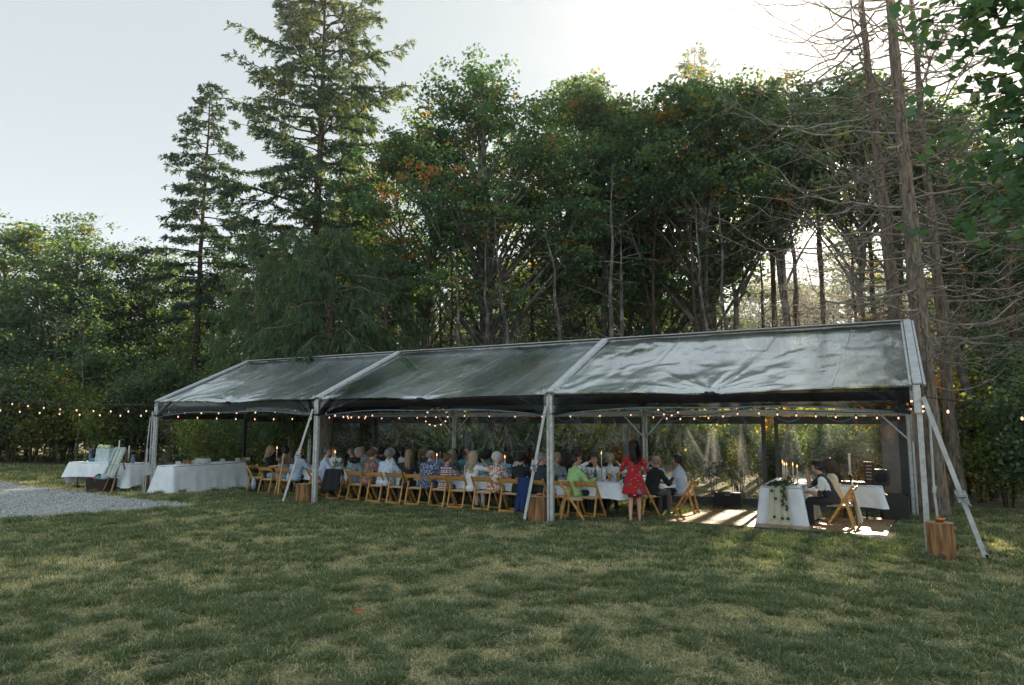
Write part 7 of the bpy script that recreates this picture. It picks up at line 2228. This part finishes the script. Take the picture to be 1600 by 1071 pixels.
# front row, seen from behind, left to right
person(xat(424, 13.25), 13.25, R(-75), 'w_up', 'long', 'blonde', 'fair', 'black', 'jeanlight', 'blonde woman in a strapless black top smiling in profile at the far left', short=True)
chair(xat(412, 13.2), 13.2, R(-75), 'folding chair under the blonde woman at the far left')
near_row(446, 'w_left', 'curly', 'black', 'tan', 'pgrey', 'trouser', 'dark haired guest half hidden behind the brown board', chpx=430, chair_lb='folding chair left of the stake with the brown board')
near_row(463, 'm_lean', 'bald', 'dark', 'fair', 'paleblue', 'trouser', 'balding man in a pale blue shirt bent over the table beside the slanting strap', chpx=456, chair_lb='folding chair between the brown board and the second tent leg')
near_row(508, 'm_right', 'short', 'dgrey', 'tan', 'paleblue', 'trouser', 'dark haired man in a pale shirt turned right, just right of the second tent leg', chpx=504, rz=R(-38), extras=('tie',), chair_lb='folding chair of the man just right of the second tent leg')
near_row(556, 'w_right', 'short', 'greyblonde', 'tan', 'pgrey', 'trouser', 'short haired woman with a black shawl leaning towards her neighbour in pink', rz=R(-35), Y=13.0)
chair(xat(536, YN), YN, 0, 'folding chair with a black jacket over its back')
near_row(577, 'w_big', 'curly', 'auburn', 'fair', 'ppink', 'gtrouser', 'curly haired woman in a dusty pink patterned blouse', chpx=567, rz=R(-8), chair_lb='folding chair of the woman in dusty pink')
near_row(604, 'm_big', 'short', 'grey', 'tan', 'pbl', 'gtrouser', 'broad grey haired man in a blue leaf print shirt', chpx=597, chair_lb='folding chair of the man in the blue leaf print shirt')
near_row(638, 'w_left', 'long', 'blonde', 'fair', 'black', 'trouser', 'woman with straight blonde hair and a black top, seen from behind', chpx=628, chair_lb='folding chair of the straight haired blonde in black')
near_row(668, 'm_big', 'bald', 'grey', 'fair', 'pnavy', 'trouser', 'balding grey man in a navy shirt with white flecks', chpx=657, rz=R(-6), chair_lb='folding chair of the man in the navy fleck shirt')
near_row(697, 'w_right', 'bun', 'auburn', 'tan', 'plaid', 'trouser', 'auburn haired guest in a plaid shirt, hair tied up', chpx=693, chair_lb='folding chair of the guest in plaid', short=False, s=.94)
near_row(736, 'w_hand', 'wavy', 'lightblonde', 'tan', 'white', 'white', 'woman with long wavy pale blonde hair and a white blouse, hand raised', chpx=722, chair_lb='folding chair of the wavy haired woman in white', short=True)
near_row(773, 'w_right', 'bob', 'white', 'fair', 'pflor', 'ppink', 'white haired woman in a bold floral blouse', chpx=761, chair_lb='folding chair of the woman in the bold floral blouse', short=False)
near_row(811, 'w_up', 'curly', 'dark', 'tan', 'black', 'trouser', 'dark curly haired woman in a plain black top, seen from behind', chpx=802, chair_lb='folding chair of the dark haired woman in black')
near_row(842, 'm_right', 'short', 'grey', 'tan', 'suit', 'suit', 'grey haired man in a dark suit left of the third tent leg', chpx=841, chair_lb='folding chair of the man in the dark suit')
near_row(893, 'm_right', 'short', 'dark', 'tan', 'lime', 'trouser', 'dark haired man in a lime green shirt, holding a glass', chpx=884, chair_lb='folding chair of the man in lime green', rz=R(-22))
chair(xat(921, 12.95), 12.95, R(-4), 'empty folding chair in front of the man in the dark tie')
chair(xat(893, 12.42), 12.42, R(-62), 'empty folding chair standing askew right of the third tent leg')
# far side of the front row, facing the camera
FARY = 14.16
def far_row(px, bk, hair, hc, skin, top, lb, rz=0.0, Y=FARY, bottom='trouser', ch=True, **k):
    o = person(xat(px, Y), Y, R(180) + rz, bk, hair, hc, skin, top, bottom, lb, **k)
    return o
GRPC = 'folding chairs hidden behind the tables'
def hidden_chair(px, Y, rz):
    chair(xat(px, Y), Y, rz, 'folding chair mostly hidden behind guests and tables', GRPC)
far_row(527, 'm_left', 'short', 'auburn', 'fair', 'white', 'auburn haired man in a white shirt behind the dark haired man at the left', R(20))
far_row(553, 'm_relax', 'short', 'dgrey', 'tan', 'mint', 'man in a mint green shirt at the left end of the front row', R(-55))
far_row(590, 'w_up', 'short', 'white', 'fair', 'pgrey', 'short white haired woman facing the camera beside the blue leaf print shirt', short=True)
far_row(617, 'w_up', 'curly', 'white', 'fair', 'white', 'white haired woman with glasses looking left behind the blue leaf print shirt', R(-40), extras=('glasses',))
far_row(649, 'm_right', 'short', 'grey', 'red', 'navy', 'grey haired man facing right between the straight haired blonde and the navy fleck shirt', R(-20))
far_row(683, 'm_left', 'short', 'black', 'tan', 'purple', 'dark haired man in a periwinkle shirt', R(-15))
far_row(709, 'w_up', 'long', 'greyblonde', 'fair', 'pblk', 'smiling woman with long grey blonde hair and a black and white print', R(10), short=True)
far_row(746, 'm_left', 'short', 'grey', 'tan', 'blue', 'grey haired man in a pale tee behind the wavy blonde', short=True)
far_row(789, 'm_left', 'short', 'dgrey', 'tan', 'blue', 'man in a light blue shirt behind the floral blouse, facing the camera', R(-10))
far_row(819, 'w_left', 'bob', 'white', 'fair', 'teal', 'white haired woman in teal behind the dark curly hair', R(-60))
far_row(855, 'm_right', 'bald', 'grey', 'red', 'black', 'ruddy man with blue sunglasses on his head, left of the third tent leg', R(10), extras=('sunglasses',))
far_row(869, 'w_up', 'bob', 'greyblonde', 'fair', 'pgrey', 'grey blonde woman in a sleeveless print right of the third tent leg', R(30), Y=13.98, short=True)
far_row(905, 'w_up', 'bob', 'auburn', 'fair', 'white', 'woman with a light brown fringe facing the camera', short=False)
far_row(919, 'w_right', 'long', 'black', 'tan', 'black', 'woman with long black hair beside the man in the dark tie', R(140), Y=14.3)
far_row(934, 'm_chin', 'short', 'dgrey', 'red', 'white', 'man in a white shirt and dark tie looking down at the table', R(-4), Y=14.12, extras=('tie',))
far_row(951, 'w_hand', 'bob', 'lightblonde', 'fair', 'white', 'pale blonde woman in white seen from behind, left of the red dress', R(195), Y=14.75)
# rear table, near side (backs) and far side (faces)
for px, bk, hair, hc, top, lb, rz in [(566, 'm_up', 'short', 'greyblonde', 'grey', 'grey haired guest of the rear row behind the short haired woman', 0), (597, 'm_up', 'curly', 'black', 'black', 'black haired guest of the rear row beyond the white haired woman', .2),
    (660, 'w_up', 'pony', 'blonde', 'pblk', 'blonde guest with a ponytail seen from behind in the rear row', -.2), (710, 'm_up', 'short', 'black', 'teal', 'black haired guest behind the smiling woman with long grey blonde hair', .1),
    (762, 'w_up', 'bob', 'black', 'teal', 'woman with big dark hair in a teal top, rear row, seen from behind', .1), (882, 'w_right', 'vlong', 'dark', 'black', 'woman with very long dark hair left of the lime green shirt', .1),
    (823, 'w_up', 'long', 'brown', 'grey', 'brown haired guest of the rear row behind the white haired woman in teal', .3)]:
    person(xat(px, 15.15), 15.15, rz, bk, hair, hc, 'tan', top, 'trouser', lb); hidden_chair(px, 15.12, rz)
for px, bk, hair, hc, sk, top, lb, rz in [(574, 'm_up', 'short', 'black', 'tan', 'grey', 'dark haired guest farthest back behind the pink blouse', 0), (599, 'm_up', 'bald', 'brown', 'red', 'black', 'bald guest farthest back beside the black wall seam', .3),
    (622, 'w_right', 'long', 'black', 'fair', 'black', 'black haired woman in profile in the rear row', -.3), (632, 'w_up', 'long', 'dark', 'fair', 'white', 'dark haired woman in white beside the black haired profile', .2),
    (691, 'w_left', 'long', 'dark', 'fair', 'grey', 'smiling dark haired woman right of the periwinkle shirt', .1), (715, 'm_left', 'bald', 'brown', 'red', 'navy', 'balding man in a navy jacket by the second rear tent leg', .4),
    (729, 'm_left', 'bald', 'brown', 'red', 'teal', 'balding man in a teal shirt looking left in the rear row', .8), (816, 'm_up', 'short', 'brown', 'red', 'white', 'man farthest back between the two curtain folds', 0),
    (832, 'w_right', 'short', 'brown', 'fair', 'blue', 'short haired woman facing the camera left of the slanting strap', 0), (868, 'm_right', 'short', 'black', 'tan', 'white', 'black haired man in a white shirt right of the third tent leg', -.5),
    (946, 'm_left', 'short', 'grey', 'red', 'black', 'man with sunglasses pushed up, behind the pale blonde woman', .7)]:
    person(xat(px, 16.62), 16.62, math.pi + rz, bk, hair, hc, sk, top, 'trouser', lb, extras=(('sunglasses',) if px == 946 else ()))
for px in (600, 630, 660, 700, 740, 800, 850, 900): hidden_chair(px, 14.25 if px % 20 else 16.65, math.pi)
# right hand group
person(xat(1012, 14.30), 14.30, R(-28), 'm_lean', 'bald', 'grey', 'red', 'black', 'gtrouser', 'bald man in a black shirt leaning on the table right of the red dress')
chair(xat(1003, 14.05), 14.05, R(-28), 'folding chair of the bald man in black')
person(xat(1026, 15.95), 15.95, R(172), 'm_chin', 'short', 'grey', 'red', 'blue', 'trouser', 'grey bearded man in a light blue shirt resting his head on his hand', short=True, extras=('beard',), s=.97)
hidden_chair(1026, 15.98, R(172))
px_ = xat(1062, 15.05)
person(px_, 15.05, R(90), 'm_prof', 'short', 'dark', 'tan', 'paleblue', 'trouser', 'dark haired man in a pale blue shirt sitting in profile at the right table', s=1.0)
chair(px_ + .03, 15.05, R(90), 'folding chair of the man in profile')
# woman in the red dress
person(xat(988, 12.95), 12.95, R(18), 'red', 'long', 'dark', 'fair', 'pred', 'pred', 'barefoot woman in a red floral dress standing at the table', short=True, s=.95)
for o_ in [bpy.data.objects[-1]] if False else []: pass
# the couple at the head table
gx0 = -1.02
g_ = person(gx0, 14.5, R(90), 'groom', 'short', 'dark', 'fair', 'vest', 'trouser', 'groom in a dark waistcoat and rolled white sleeves, hand over his face')
chair(gx0 + .08, 14.5, R(90), 'folding chair of the groom on the dance floor')
chair(gx0 + .10, 15.3, R(80), 'folding chair of the bride on the dance floor')
b_ = person(gx0, 15.25, R(80), 'w_left', 'wavy', 'brown', 'fair', 'ivory', 'ivory', 'bride with half pinned brown hair behind the groom')
# sleeves of the groom are white: arms get their own faces
def resleeve(o, side_mat):
    me = o.data.copy(); o.data = me
    k = len(me.materials); me.materials.append(side_mat)
    for p in me.polygons:
        c = p.center
        if p.material_index == 1 and (abs(c.x) > .135 and c.z > .72): p.material_index = k
        if p.material_index == 6: p.material_index = k if (c.z < .0) else 0
    for i in range(8): pass
resleeve(g_, C['white'])
# tulle train of the bride's dress over the chair back
def train():
    V = []; F = []; k = 26; rows = 14
    for j in range(rows):
        t = j / (rows - 1)
        for i in range(k):
            u = i / (k - 1) * 2 - 1
            wd = .16 + .20 * t
            V.append((.30 + .12 * t + .035 * math.sin(i * 1.7 + j * .15) * (.3 + t) , u * wd, .80 - .76 * t + .02 * math.sin(i * 2.3) * (t > .95)))
    for j in range(rows - 1):
        for i in range(k - 1): F.append((j * k + i, j * k + i + 1, (j + 1) * k + i + 1, (j + 1) * k + i))
    me = bpy.data.meshes.new('tulle_train'); me.from_pydata(V, [], F); me.materials.append(C['ivory']); me.polygons.foreach_set('use_smooth', [True] * len(F)); return me
tr_ = link('tulle_train', train(), None, (gx0, 15.25, gz(15.25) + .055)); tag(tr_, 'ivory tulle of the wedding dress falling to the dance floor behind the groom', 'dress train')
# garments hung on chairs
def hung(x, y, rz, mat, lb, w=.24, drop=.55, seed=1, cat='jacket'):
    rr = np.random.default_rng(seed); k = 20; rows = 22; V = []; F = []
    for j in range(rows):
        s = j / (rows - 1)
        for i in range(k):
            u = i / (k - 1) * 2 - 1
            if s < .25: yy = .05 - s / .25 * .10; zz = .80 - .14 * abs(.25 - s) / .25 * (1 if s < .125 else 0)
            else: yy = -.06 - (s - .25) * .16; zz = .80 - (s - .25) / .75 * drop * (1 + .06 * math.sin(u * 4 + seed))
            V.append((u * (w + .05 * s) , yy - .022 * math.sin(u * 9 + seed + s * 2) * s - .015 * math.sin(u * 17 + seed), zz - .02 * u * u))
    for j in range(rows - 1):
        for i in range(k - 1): F.append((j * k + i, j * k + i + 1, (j + 1) * k + i + 1, (j + 1) * k + i))
    me = bpy.data.meshes.new('hung_jacket'); me.from_pydata(V, [], F); me.materials.append(mat); me.polygons.foreach_set('use_smooth', [True] * len(F))
    o = link('hung_jacket', me, None, (x, y - .22, gz(y) + .0), (0, 0, rz)); md = o.modifiers.new('thick', 'SOLIDIFY'); md.thickness = .012
    return tag(o, lb, cat)
hung(xat(538, YN), YN, 0, C['black'], 'black jacket hanging over a chair back at the left of the front row', .26, .52, 3)
hung(xat(830, YN), YN - .02, 0, C['royal'], 'royal blue coat hanging over a chair back left of the third tent leg', .14, .66, 5, 'coat')
# shawl of the short haired woman
crumple('shawl', (xat(558, 12.95), 12.93, .98), (.16, .13, .08), C['black'], 'black shawl round the shoulders of the short haired woman', 21, 'shawl')
# walking cane by the second leg
e = empty('walking_cane', (xat(500, 12.45), 12.45, 0)); mb = MB(); mb.tube([(.03, 0, .01), (0, 0, .85), (-.01, 0, .90), (-.05, 0, .93), (-.12, 0, .93)], .011, 6); mb.build('shaft', [M_LEG], e); tag(e, 'black walking cane leaning by the second tent leg', 'cane')
bpy.data.objects.remove(chair0) if False else None
# ------------------------------------------------------------ light summer haze
mb = MB(); mb.box((-14, 35, 15.5), (190, 154, 35.6))
hz_o = mb.build('haze', [])
hm = bpy.data.materials.new('summer_haze'); hn, hl_ = nodes_of(hm); hn.clear()
ho = hn.new('ShaderNodeOutputMaterial'); pv = hn.new('ShaderNodeVolumePrincipled')
pv.inputs['Color'].default_value = (.97, .94, .89, 1); pv.inputs['Density'].default_value = 0.0007; pv.inputs['Anisotropy'].default_value = .80
hl_.new(pv.outputs[0], ho.inputs['Volume']); hz_o.data.materials.append(hm)
tag(hz_o, kind='stuff')
